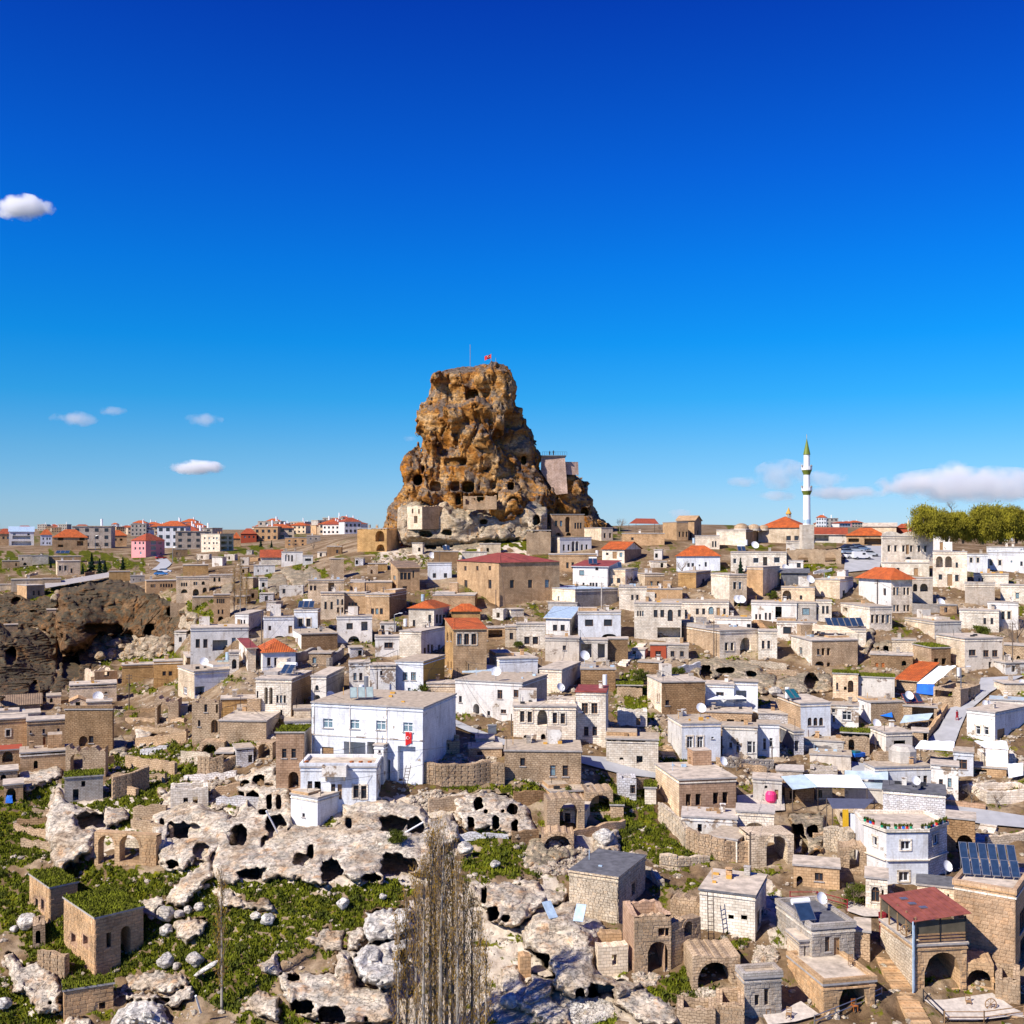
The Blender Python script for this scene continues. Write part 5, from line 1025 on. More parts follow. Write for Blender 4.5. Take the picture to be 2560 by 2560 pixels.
h('A','tall white house with two slim arches and three small windows',(1435,1635,1748),1032,1245,'R','lc','st',wf='1493 1520:1122,20,96,a;1557 1577 1598:1140,13,44;1445:1115,10,40;1580:1215,12,30',key='a10')
h('A','white house with round headed red window right of the slim arches',(1748,1832,1932),1015,1180,'R','wh','gr',wf='1780:1077,20,30,v;1780:1142,40,50,a',key='a11')
h('A','tan house with square windows near the left end of the castle slope',(1730,1932),475,590,'F','cr',wf='1747 1769:517,14,28;1860:510,34,60,o')
h('A','cream house with paired arches at the foot of the castle slope',(1800,1932),545,690,'F','cr',wf='1828 1862:615,14,44;1897 1922:595,12,34,v;1897 1922:640,10,30')
h('A','tall tan ruin block at the right under the castle slope',(1852,1932),355,470,'F','ru',jag=.3)
h('A','white chapel like house with an arched door on the ridge',(1580,1700),315,390,'F','wh',wf='1605 1622:348,8,36,v;1640:350,10,36',dmax=8)
h('A','white annex with railing right of the ridge house',(1700,1757),336,385,'F','wh',wf='1730:358,34,14,o')
h('A','pale house with a red roof and solar panels on the ridge',(1465,1582),345,392,'F','lc',roof='gable',rc='tiler',rise=2.4)
h('A','small white stepped house below the red roof on the ridge',(1425,1545),392,440,'F','wh',wf='1450 1500:420,8,14')
h('A','tan hotel with a long row of dark windows on the gorge rim',(815,822,990),478,585,'L','st',wf='905 920 935 950 965:503,10,20,v;850 860 870:505,8,18;960:560,36,36,a')
h('A','tan house with a wide arch and stairs above the gorge',(990,1175),458,575,'F','cr',wf='1022 1035 1048:497,10,22,v;1092 1104:492,10,20,v;1142:490,18,20,a;1035:535,36,22,a;1100:545,34,44,a;1150:540,24,50,a',key='a20')
h('A','cream stepped house with an arched window right of the hotel',(1175,1312),445,500,'F','cr',wf='1182:435,10,14;1205 1232:470,12,24,a')
h('A','sunlit ochre block house behind the gorge hotel',(1028,1170),390,445,'F','yt')
h('A','small tan house with four small windows beside the bare poplar',(1200,1292),556,700,'F','st',wf='1222 1235 1246 1257:590,9,26;1228 1250:650,10,26;1240:690,30,28,a')
h('A','low rubble terrace wall house below the gorge hotel',(1080,1200),568,605,'F','ru')
h('A','sandy block house with a rooftop chimney above the gorge',(612,730),425,480,'F','yt',key='a25')
h('A','grey stone house with tiny windows between the gorge hotels',(732,812),448,485,'F','gr',wf='750 790:470,6,10')
h('A','tan house with two upper windows and a flat roof at left',(314,322,452),368,450,'L','cr',wf='338 368:405,14,28,W;402:420,12,26',key='a27')
h('A','low tan house behind the two window house at left',(274,456),340,375,'F','st')
h('A','small cream ruin with arch shadows on the far left slope',(102,182),335,395,'F','cr',wf='140:382,20,16,a;128:355,8,14')
h('A','cream cubic house right of the small ruin at far left',(170,272),335,385,'F','lc')
h('A','brown low house with dark door on the far left slope',(10,110),365,405,'F','st',wf='90:385,10,16,o')
h('A','long sandy wall house with grass behind at far left',(62,240),470,528,'F','cr')
h('A','rubble built house with an arch beside the long sandy wall',(240,342),465,520,'F','ru',wf='357:485,20,24,a')
h('A','ruined cube house with two small windows above the gorge rim',(96,150,250),505,585,'L','ru','st',wf='190 218:545,12,26',roof='flat')
h('A','half buried stone hut on the left rock shelf',(262,315),640,685,'F','ru',wf='295:660,8,14,o')
h('A','broken tan wall house at the left edge above the gorge',(-10,62),498,530,'F','cr')
h('A','curved stone retaining house at the left gorge rim',(22,100),725,775,'F','ru',jag=.4)
h('A','white balconied three storey apartment house at far left',(50,190),200,278,'F','wh',wf='120:232,100,18,o;120:265,110,22,o;80 160:215,14,12',roof='gable',rc='alu',rise=3,name='apartment_house')
h('A','brown house with red hipped roof at the left edge',(-12,70),212,275,'F','st',roof='hip',rc='tiler',rise=3,wf='20 45:235,12,14')
h('A','dark red roofed top house behind the white apartments',(85,192),182,215,'F','re',roof='hip',rc='tiler',rise=3)
h('A','small white house with lilac shade and red roof at far left',(226,292),218,278,'F','wb',roof='hip',rc='tile',rise=3,wf='243 265 280:240,8,12;243 265 280:265,8,10')
h('A','broad tan house with orange roof and dark garage openings',(296,492),232,305,'F','st',roof='hip',rc='tile',rise=4,wf='340 460:240,30,18,o;450:265,36,26,o;340:280,30,14,o')
h('A','tan three storey house with dark red roof on the far ridge',(405,517),178,222,'F','st',roof='hip',rc='tiler',rise=3,wf='430 460 490:195,16,12,o')
h('A','bluish house with an orange hipped roof on the far ridge',(498,608),212,262,'F','wb',roof='hip',rc='tile',rise=3,wf='530 570:235,12,14')
h('A','tan house with an orange roof left of the pink flats',(592,712),222,282,'F','st',roof='hip',rc='tile',rise=3,wf='620 680:245,16,12,o;650:245,12,14')
h('A','pink apartment building with a blue glass bay',(738,818,925),250,345,'R','pi','pi',roof='hip',rc='tiler',rise=3,wf='760 785 805:265,10,16;760 785 805:295,10,16;790:320,10,16',ws='862:262,30,22,c;862:292,30,22,c;862:322,30,22,c;905 895:265,8,14;905:295,8,14;905:322,8,14',fr='fw',name='apartment_building',cat='apartment block')
h('A','cream apartment building with yellow framed dark balconies',(1130,1235,1312),214,312,'R','lc','yc',wf='1150 1175 1200 1218:237,9,12;1150 1175 1200 1218:265,9,12;1150 1175 1200:295,9,12',ws='1258:235,34,16,o;1258:264,34,18,o;1258:294,34,18,o;1295:236,18,16,o;1295:264,18,18,o;1295:294,18,18,o',fr='fw',name='apartment_building',cat='apartment block',rc='tile')
h('A','orange roofed house behind the cream apartments',(1305,1350),238,285,'F','st',roof='hip',rc='tile',rise=3)
h('A','red roofed house with dark windows right of the cream apartments',(1352,1440),212,262,'F','re',roof='hip',rc='tiler',rise=3,wf='1375 1400 1425:230,10,12')
h('A','wide tan far house with square windows on the ridge',(1600,1722),235,285,'F','st',wf='1625 1660 1700:252,12,12;1625 1660 1700:272,12,10')
h('A','grey tan far house at the right end of the ridge',(1722,1800),225,262,'F','gr',wf='1745 1775:240,8,10')
# --- lower left (D)
h('D','brown stone house wall with terrace roof and lantern niche',(365,632,640),168,405,'R','br','br',roof='par',wf='512:335,26,40;468:345,50,60,a',key='d1',dmax=9)
h('D','sunlit tan house front with arched doors and small stairs',(150,368),228,385,'F','st',wf='245:288,14,26;327:300,14,58;248:350,14,62,d;298:345,16,40,a;172:292,10,14',fr='orwood',roof='flat')
h('D','pale brown house at the left edge with one moulded window',(-20,152),220,370,'F','st',wf='45:297,22,36,W')
h('D','long flat sunlit roof house above the left edge house',(-20,225),195,215,'F','cr')
h('D','old tile roofed barn at the left edge under the cliff',(-20,225),140,175,'F','ru',roof='gable',rc='tileg',rise=1.6)
h('D','small sandy roof hut with an arched niche by the tile barn',(262,342),92,135,'F','cr',wf='288:115,16,26,a')
h('D','sandy gabled roof lantern with a dark doorway',(390,486),120,170,'F','cr',roof='gablex',rc='st',rise=.7,oh=.15,wf='437:140,26,46,o')
h('D','pale parapet house behind the gabled lantern',(486,628),125,175,'F','cr',wf='595:108,16,14,a')
h('D','low stone cellar with a wide arch at the left edge',(-20,118),395,490,'F','ru',wf='42:432,60,62,a',roof='flat',rc='re')
h('D','second cellar with a small dark arch at the left edge',(-20,98),512,592,'F','ru',wf='18:546,32,30,a')
h('D','lowest cellar at left with a blue tarpaulin in its arch',(22,130),590,682,'F','st',wf='62:648,54,78,a')
h('D','long stone terrace wall house with a small arched window',(112,392),405,520,'F','st',wf='200:475,24,46,a',jag=.3)
h('D','rough stone tower ruin with two little windows beside the terrace',(1078,1228,1244),105,325,'R','ru','ru',wf='1155:158,16,44;1118:243,14,36;1207:260,44,74,a;1218:160,14,50,o',roof='ruin',jag=.7)
h('D','sunlit ochre parapet block behind the tower ruin',(1242,1430),108,192,'F','yt',rc='rf')
h('D','long low rubble building in front of the tall white house',(1232,1495,1590),232,340,'R','ru','gr',jag=.1)
h('D','small walled yard with blue doorway under the parapet block',(1335,1535),160,235,'F','lc',wf='1372:200,20,34,o;1480:205,70,60,a')
h('D','white yard wall house with an arch left of the large white house',(1600,1745),235,275,'F','wh',wf='1630:252,30,16,o')
h('D','cream arched gateway block right of the slim arch house',(1650,1745),165,235,'F','cr',wf='1697:222,44,30,a')
h('D','roofless pale ruin with two doorways and grass inside',(958,1170),600,728,'F','lc',roof='ruin',jag=.35,wf='1043:692,26,62,o;1097:688,28,64,o',dmax=5)
h('D','stone chapel front with a blind arch and dark doorway',(362,578),545,675,'F','gr',wf='425:645,32,64,o;467:583,22,32,o;485:610,130,110,n' ,roof='grass',rc='re2',dmax=7,key='chapel')
h('D','concrete slab roofed cellar beside the arch ruin',(975,1055),148,205,'F','gr')
# --- ruins lower left (H)
h('H','ruined house with a grass roof and two windows on its sunlit side',(443,657,990),545,945,'L','st','pk',roof='grass',wf='752:690,34,100,o;868:730,70,270,a',ws='507:680,30,68,o;590:695,32,68,o;552:827,10,12,o',blocks=(.36,.62),bs='fs',jag=0,dmax=9,ext=5,rc='re2')
h('H','broken tower house with two window slots and a side arch',(205,345,535),335,580,'L','st','pk',roof='grass',wf='480:490,80,150,a',ws='253:438,18,64,o;293:447,20,72,o',jag=0,blocks=(.34,.6),bs='fs',rc='re2',dmax=7)
h('H','grass topped stone cellar house with one window at the bottom',(435,440,782),1045,1262,'L','st',roof='grass',wf='705:1165,44,90,o',rc='re2',blocks=(.36,.7),dmax=8)
h('H','small rubble vault with a pale arched window left of the ruin',(226,312),578,735,'F','ru',wf='263:670,34,90,a',roof='ruin',jag=.4,dmax=4)
# --- right-middle (F)
h('F','tall brown stone block house with a worn white narrow side',(380,496,845),150,408,'L','br','lc',wf='543:312,34,44',ws='462 477:272,10,70',key='f1',dmax=12,ext=6)
h('F','white house with a blue railed balcony and barred window',(848,1078,1080),170,385,'R','wb','wb',wf='965:250,62,50',key='f2',roof='flat',dmax=8)
h('F','white right wing with a large dark balcony opening',(1080,1270),150,385,'F','wb',wf='1137:262,84,98,o',roof='flat',edge='rd',dmax=8)
h('F','white house with two moulded windows beside the stepped lane',(545,657,970),485,775,'L','wb','wh',wf='722:630,46,92,W;805:630,46,92,W;905:592,20,16',ws='577:605,10,90',key='f3',fr='fw',dmax=8)
h('F','worn white house hung with bare vines and tall windows',(985,1265),508,745,'F','wd',wf='1052:655,28,50;1108:672,26,92;1205:670,40,96;1240:670,18,90',fr='fw')
h('F','white narrow house with two tall windows by the wooden pole',(1268,1445),492,745,'F','wb',wf='1325:645,26,92;1378:632,26,70',fr='fw')
h('F','dark gabled shed end and small white house right of the pole',(1450,1560,1640),545,730,'L','ws','rd',wf='1585:660,34,88,o')
h('F','white house with three arched windows over a wide cellar arch',(1435,1617,1858),322,625,'L','wb','ru',wf='1690 1737 1782:465,34,66,v;1745:592,110,60,a',key='f6',dmax=10,rc='rf')
h('G','white annex with a wide window and green balcony at right',(266,505),362,560,'F','wd',wf='290:405,30,34;405:447,78,76;292:475,24,60',fr='fw')
h('F','large plain pinkish house with four dark windows facing the camera',(447,637,1095),938,1250,'L','pk','cr',wf='712:1095,42,96,o;791:1092,44,94,o;932:1082,44,94,o;1008:1078,44,94,o',key='f8',dmax=11,rc='rf')
h('F','vaulted cellar level with a wide dark arch under the four window house',(1100,1400),1195,1430,'F','lc',wf='1248:1350,200,150,a',rc='pave',dmax=6)
h('F','worn blue washed cellar wall with two small windows',(660,1102),1240,1420,'F','wd',wf='802:1322,34,70,o;880:1390,56,50,a;978:1325,26,50,o;1000:1400,0.1,0.1,o',rc='pave',dmax=5)
h('F','grey timber shed on the paved terrace with a tiny window',(1232,1462),932,1112,'F','gy',wf='1335:990,22,24,o;1420:1050,30,80,d')
h('F','round stone terrace building covered with plastic sheets',(845,1222),392,475,'F','ru',wf='1050:455,60,20,o;1150:460,30,20,o')
h('F','round low cistern house with a pale coping',(1275,1560),405,495,'F','ws')
h('F','stone retaining house with a cave doorway above the road',(50,468),610,835,'F','lc',wf='318:768,50,60,o;172:762,30,20,o',jag=.3,rc='re2',dmax=6)
h('F','cube of pale blocks on the grass left of the four window house',(360,452),1000,1130,'F','lc',roof='grass',dmax=4)
h('F','square stone pillar ruin topped with grass',(85,190),1140,1240,'F','ru',roof='grass',dmax=3)
h('F','low grey block enclosure with open top below the pole',(1690,1912),845,945,'F','gr',roof='ruin',jag=.3)
h('F','grey wall house beside the flat plastered roof',(1420,1635),862,935,'F','gr',rc='pave')
h('F','small gate house with a weathered green wooden door',(870,1105,1215),1420,1600,'R','lc','ru',wf='950:1545,84,110,d;1055:1600,30,24,o',dmax=5,rc='re2')
# --- right (G)
h('G','long grey white house with a concrete dome block on its roof',(555,642,1130),895,1100,'L','wb','wh',wf='1020:1008,36,90;1080:1002,34,86',key='g1',fr='fb',dmax=10)
h('G','right wing of the long grey white house with two windows',(1130,1365),880,1170,'F','wd',wf='1215:1037,34,88;1290:1025,34,80',dmax=9)
h('G','white house with a wide window behind the white tarpaulin',(1325,1495),765,985,'F','wb',wf='1395:865,92,84',key='g2',rc='re2')
h('G','white house with a glass porch and square windows by the road',(1440,1682,1960),428,680,'R','wh','wh',wf='1537:572,38,72,W;1608:578,38,68,W',ws='1735:620,66,120,d;1845 1920:600,36,70,W',key='g4',fr='fw')
h('G','house under a domed plastic greenhouse roof at the right edge',(1640,1960),318,430,'F','gy',rc='clear')
h('G','stone shelter under the blue and white tarpaulin',(1150,1385,1555),215,375,'R','ru','ru',wf='1240:260,150,60,o',ws='1465:250,26,80,a',roof='ruin',jag=.2,dmax=9)
h('G','white and stone house with a scalloped white roof rim',(500,612,892),335,520,'L','ru','wh',ws='543:370,16,34',key='g8',dmax=9)
h('G','dark wooden shelter between stone gate piers',(890,1180),370,500,'F','ru',wf='1060:430,190,110,o',rc='re2')
h('G','white house with bottles on its roof edge beside the alley',(600,742,970),600,770,'L','gy','wh',ws='672:700,18,76,o',wf='860:690,100,60,n',key='g9')
h('G','curved stone wall house with a dark doorway on the alley',(965,1105),590,705,'F','ru',wf='1080:625,34,90,o')
h('G','rubble vault with an arched doorway above the blue cart',(352,600),600,770,'F','ru',wf='443:705,50,110,a',jag=.5,roof='grass',rc='re2')
h('G','low wall house closing the yard left of the vault',(35,375),665,740,'F','gy')
h('G','broad flat roofed plaster building in the yard',(85,440),790,880,'F','gy',rc='re2')
h('G','plain brown yard wall below the white tent at right',(1500,1780),900,960,'F','st',rc='re2',wf='1560:930,100,40,o')
h('G','whitewashed rubble back house with yellow framed solar panels',(715,1255),1108,1325,'F','ws',rc='rd',edge='rd',key='g3b',dmax=6)
h('G','green plastic walled shack with a corrugated roof left of the rubble house',(385,760),1080,1210,'F','gy',rc='clear')
h('G','stone bridge house with a tunnel arch beside the public stairs',(1262,1510),1340,1640,'F','br',wf='1427:1585,170,220,A',cave=7,dmax=9)
h('L','cave house with arched door and small barred window',(245,582),315,470,'F','st',wf='290:428,46,94,a;432:388,62,60',rc='rf')
# --- hillside right (C)
h('C','white house with a bright orange roof and pink blossom beside it',(-20,225),428,512,'F','wb',roof='hip',rise=2.6,rc='tile',wf='48 72:478,14,22;145:475,12,26;110:480,9,9;75:488,14,36,d')
h('C','stone mansion with a row of windows at the top left of the right hill',(-20,80,120),228,332,'R','st','st',wf='12 35 60:312,12,30',ws='98:295,10,24',roof='gable',rc='st',rise=1.6)
h('C','small pale stone house with arched windows near the domes',(85,222),315,388,'F','lc',wf='185 200:360,10,34,v')
h('C','old bath house block beneath three stone domes',(205,370,442),282,372,'R','lc','st',name='bath_house',key='dom',dmax=14)
h('C','mosque with a broad orange hipped roof',(440,690,740),268,360,'R','cr','st',roof='hip',rise=3.2,rc='tile',wf='610 655:327,26,26',name='mosque',cat='mosque',dmax=14,key='mosq')
h('C','dark open shed under a long sloping roof beside the minaret',(742,935),305,352,'F','gy',wf='790:325,90,34,o',roof='shed',rc='tiler',rise=2)
h('C','stone tower base house below the minaret',(596,740),345,402,'F','gy')
h('C','market hall with an orange roof and shaded shop fronts',(935,1155),312,362,'F','st',roof='hip',rise=2.2,rc='tile',wf='975:338,60,20,o;1085:345,100,34,o')
h('C','tan gabled house with a satellite dish behind the market',(1030,1215),262,302,'F','cr',roof='gable',rc='rf',rise=1.5)
h('C','red roofed house under the willows',(1212,1300),270,300,'F','re',roof='hip',rc='tiler',rise=1.6)
h('C','white house with balcony and solar heater left of the fir',(285,598),408,510,'F','lc',wf='427:452,32,30;308:455,18,28;545:450,34,32;478:458,24,50,o',key='c9',fr='fw')
h('C','ruined yard house with a broken blue arch below the mosque',(598,905),385,470,'F','ru',wf='690:440,60,46,a;845:430,60,60,a',jag=.5,roof='ruin')
h('C','cut stone hotel with a wavy parapet and six windows',(1130,1135,1420),318,482,'L','lc','lc',wf='1173 1210 1255 1298 1342 1377:384,15,36,W;1277:388,18,54,d;1283:447,36,32,V',key='c10',name='hotel',cat='hotel',dmax=14)
h('C','lower stone hotel wing with a red door and terrace',(1135,1400),468,530,'F','lc',wf='1225:505,16,22;1325:518,24,44,d',key='c10b')
h('C','four storey hotel tower with paired loggia arches',(1420,1612),405,608,'F','lc',wf='1457 1508:460,38,62,a;1463:545,20,30,W;1555:552,20,36,W;1515:562,28,66,d;1555:478,14,30',name='hotel',cat='hotel',key='c11')
h('C','white top room with a brown door above the loggia tower',(1422,1515),302,408,'F','wh',wf='1468:375,18,54,d')
h('C','white house with a clean blue tinge and two windows right of the loggia',(1612,1728),418,520,'F','wb',wf='1635 1673:450,14,28,W')
h('C','long white hotel wing with three windows at the right edge',(1725,1960),410,515,'F','wb',wf='1747 1797:465,16,30,W;1862:458,10,12;1918:470,14,26',roof='par')
h('C','white upper storey set back at the right edge',(1722,1932),378,415,'F','wb',key='c13')
h('C','cream house with two small red framed windows on the terrace',(1650,1845),530,600,'F','lc',wf='1680 1700:563,11,26,W',fr='re')
h('C','grey cut stone retaining block with low corner posts',(1600,1768),590,705,'F','gr',roof='par',edge='lc')
h('C','cream house with outside stairs and one window at the right',(1800,1960),592,690,'F','lc',wf='1895:650,20,34,W;1930:560,10,26')
h('C','low white house with two windows behind the grey wall at right',(1570,1792),735,845,'F','lc',wf='1712 1752:793,16,36')
h('C','white house with moulded windows and a cornice by the bare tree',(1728,1900),690,835,'F','wh',wf='1815 1848:760,18,44,W')
h('C','white house with a large orange pyramid roof and paired windows',(1005,1187,1305),560,748,'L','lc','wh',roof='hip',rise=2.4,wf='1205 1224:625,14,44;1262 1282:625,14,42;1205 1224:720,14,36;1262 1282:720,14,36',ws='1150:628,16,40',oh=.7,dmax=13)
h('C','grey stone loggia house with two round arches',(1305,1420),552,695,'F','gr',wf='1318:605,28,44,a;1370:605,44,46,a')
h('C','brick gabled house with a white side and shed roof',(755,897,972),562,668,'R','cr','wb',ws='920:635,14,34')
h('C','low cream vault house with a dark arch by the purple bush',(570,757),605,685,'F','cr',wf='680:660,14,24;600:648,50,56,a')
h('C','cream house over a tall dark arch with two satellite dishes',(175,277,375),535,715,'L','cr','lc',wf='308 338:593,17,40,W;332:680,58,62,a',key='c21')
h('C','plain tan gabled house behind the fir tree',(375,465,560),492,655,'R','st','cr',roof='flat',wf='485:612,14,30,v')
h('C','small white house with one dark window below the ruined yard',(610,692),455,522,'F','wh',wf='667:480,22,26')
h('C','ochre walled yard with a grey stone house behind',(-10,90,172),520,612,'R','yt','gr',ws='132 157:572,14,34')
h('C','dark shed with a sloping roof under the solar panels',(568,720),520,590,'F','rd',wf='615:520,20,14,o',roof='shed',rc='rd',rise=.8)
h('C','white terrace house with a yellow wall recess and stairs',(400,655),690,792,'F','wh',wf='428 449:768,12,30;482 505:765,12,40;553:745,36,70,n',key='c25')
h('C','stone top room with a dark square window beside the yellow recess',(655,765),692,792,'F','gr',wf='708:740,42,40')
h('C','pale corner house with three tall windows right of the stone room',(765,852),680,790,'F','lc',wf='772:735,12,40;805 828:730,15,44')
h('C','white lower house with two wide barred windows',(545,768),800,910,'F','wd',wf='602:845,46,40;705:838,44,40',dmax=7)
h('C','hotel gallery with a row of dark doorways and red brackets',(-112,275),688,795,'F','lc',wf='-70 -45 -5 7 33:747,13,38;98 133:740,17,34;175:735,30,44,v;215:740,20,44,d;250:740,14,34',name='hotel',cat='hotel')
h('C','lower gallery storey with shaded openings under the hotel row',(-90,160),795,850,'F','lc',wf='-30:820,60,40,o;100:822,18,34,o;135:822,18,34,o')
h('C','terrace house with a wooden pergola and dark doors',(195,400),775,862,'F','wh',wf='237 322:827,11,34;278:827,14,40,d;390:825,30,34,o',fr='fw')
h('C','pale stone house with two windows and tall arched balcony',(5,222,440),850,1000,'L','lc','ru',wf='260 292:935,17,44,W;368:932,62,96,A',dmax=14)
h('C','stone house with a blind arch around two windows',(440,545),850,1005,'F','lc',wf='467 498:925,15,46,W')
h('C','cream house with four tall windows beside the solar roof',(903,1065,1190),715,850,'L','lc','lc',wf='1080 1107 1140 1167:780,17,46,W',ws='927:730,26,26,o',dmax=12)
h('C','pale vaulted block carrying the row of solar panels',(790,1045),838,925,'F','lc',wf='950:915,70,40,a',key='c30')
h('C','plain grey render block with low parapet beside the electric pole',(1265,1430,1580),800,895,'L','gy','cr')
h('C','tan house with a cream awning terrace over stone arches',(625,742,998),905,1050,'L','ru','lc',wf='778:965,16,34;805 835:965,18,40,o;785:1035,56,34,a;835:1040,20,30,a',ws='678:960,18,40;678:1025,14,24',key='c32')
h('C','white washed low stone wall house by the pointed rock',(1192,1325),900,985,'F','pr')
h('C','brown stone house with orange doors under the low tan rock',(1070,1308),985,1062,'F','br',wf='1105 1140:1040,16,26,d;1258:1030,26,30,a',fr='orwood')
h('C','grass roofed stone house with two dark windows',(1308,1412,1520),945,1062,'L','br','ru',wf='1440 1483:1020,26,36,o',roof='grass',rc='re2')
h('C','grey white house with three square windows and a red geranium box',(1440,1600,1812),893,1068,'L','gy','cr',wf='1643:970,40,34;1720 1770:975,32,38;1742:1040,16,36,o',key='c34')
h('C','stone byre with an orange red tiled roof beside the blue tarpaulin',(1215,1330,1442),1128,1185,'R','ru','ru',roof='shed',rc='tile',rise=2.2)
h('C','grass roofed house with an arched doorway beside brown cliffs',(858,1000),1090,1230,'F','cr',wf='883:1158,12,40;928:1170,16,20,o;958:1160,32,70,a',roof='grass',rc='re2',key='c37')
h('C','curved grey wall under the deep grass roof',(1000,1205),1110,1230,'F','gy',wf='1020:1150,10,12,o',roof='grass',rc='re2')
h('C','small shop house with an orange canopy at the right alley',(1820,1960),930,1010,'F','ru',wf='1900:1000,20,26,a')
h('F','low cream block house among weeds left of the brown block house',(135,340),175,260,'F','ru',jag=.3,roof='grass',rc='re2')
h('F','small weathered ruin with an orange door below the weed yard',(140,380),370,500,'F','lc',wf='308:465,34,60,d',jag=.4,roof='ruin')
h('B','red brown painted room with one dark window',(1720,1810),838,915,'F','re',wf='1765:887,32,32')
h('B','grey low house with two square windows right of the red room',(1810,1935),838,920,'F','gr',wf='1845 1898:887,22,32')
h('B','stone terrace wall house beneath the white hotel gallery',(1630,1895),605,812,'F','lc',wf='1650 1664 1678:660,9,30;1750 1787:660,22,42;1832:670,30,66,v;1885 1920:658,20,40;1825:768,130,60,o;1770:768,10,60,o',key='b14',name='hotel',cat='hotel')
# ---------------- near right: detailed stone houses (J, L) ----------------
h('J','stone block house with a black flat roof and tiny slit window',(360,715,915),400,735,'R','pr','ru',wf='',ws='830:475,26,84,o;775:640,22,60,o',blocks=(.3,.42),bs='fs',rc='rd',edge='pr',key='j1',dmax=9,ext=5)
h('J','plastered white house with a dark ladder leaning on its front',(1315,1720,1802),532,850,'R','lc','lc',wf='1545:680,40,30,n;1640:685,44,34,n',ws='1748:690,20,120;1775:680,18,120',key='j2',edge='rd',dmax=8,rc='rf')
h('J','tall stone ruin corner with a sunlit flank and inner rooms',(750,832,1105),660,1105,'L','ru','pk',wf='1010:980,150,240,a;960:1040,26,120,o;1050:790,80,60,o',roof='ruin',jag=.5,blocks=(.3,.45),bs='f',ext=4,dmax=5)
arch('J','ruined wall with a ragged arched window beside the tall corner',1110,1322,680,1010,'1232:765,60,110,a;1250:900,60,90,a','ru',yaw=32,blocks=(.28,.42),jag=.9)
arch('J','broken rubble wall linking the ruin to the plastered house',1100,1330,520,700,'','ru',yaw=-20,blocks=(.28,.42),jag=.8)
arch('J','curved arched facade with one square window on the white rock',572,790,880,1115,'693:995,36,80,o','cr',yaw=10,jag=.2)
arch('J','rubble fronted vault with a great round arch full of shadow',1262,1612,955,1200,'1425:1105,245,190,a','ru',yaw=4,jag=.3,th=4.5,blocks=(.3,.42))
h('J','low stone house with a blue doorway and courtyard chairs',(1590,1642,1915),1135,1410,'L','gr','ru',wf='1735:1290,34,80,o;1805:1268,34,120,o',roof='par',rc='re2',blocks=(.3,.5),bs='f',dmax=7)
h('J','round stone tower stub full of rubble at the bottom edge',(1430,1642),1300,1500,'F','ru',roof='ruin',jag=.4,blocks=(.28,.36),dmax=5)
h('J','narrow lane wall with orange lichen at the bottom edge',(1145,1430),1345,1500,'F','ru',roof='ruin',jag=.3,dmax=3)
arch('J','stub wall with a small doorway under the black roofed house',565,745,790,900,'','st',yaw=5,jag=.3)
arch('J','dark masonry jamb propping the smooth rock overhang',0,80,960,1140,'','st',yaw=10,jag=.3)
swall('J','ruined boundary wall running behind the black roofed house',[(620,300),(960,400),(1020,480)],80,'pr',.6,.5,blocks=(.28,.4))
swall('J','low dry stone enclosure on the green slope',[(1020,290),(1150,310),(1390,300)],80,'pr',.6,.4,blocks=(.26,.38))
swall('F','long sunlit rubble wall below the four window house',[(690,1490),(800,1540),(1000,1590),(1210,1600)],180,'ru',.6,.4,blocks=(.3,.45))
arch('F','horseshoe shaped open vault with a carved niche',1215,1560,1375,1625,'1425:1500,170,250,a','pr',yaw=8,th=4,jag=.5)
swall('G','steep rubble wall sloping down beside the yellow curtain',[(200,1620),(330,1640),(420,1690)],260,'pr',.8,.9,blocks=(.3,.42))
arch('L','rubble pier with a dark arch left of the octagonal house',580,785,150,370,'695:260,80,150,a','ru',yaw=-12,th=2.5,jag=.5,blocks=(.3,.42))
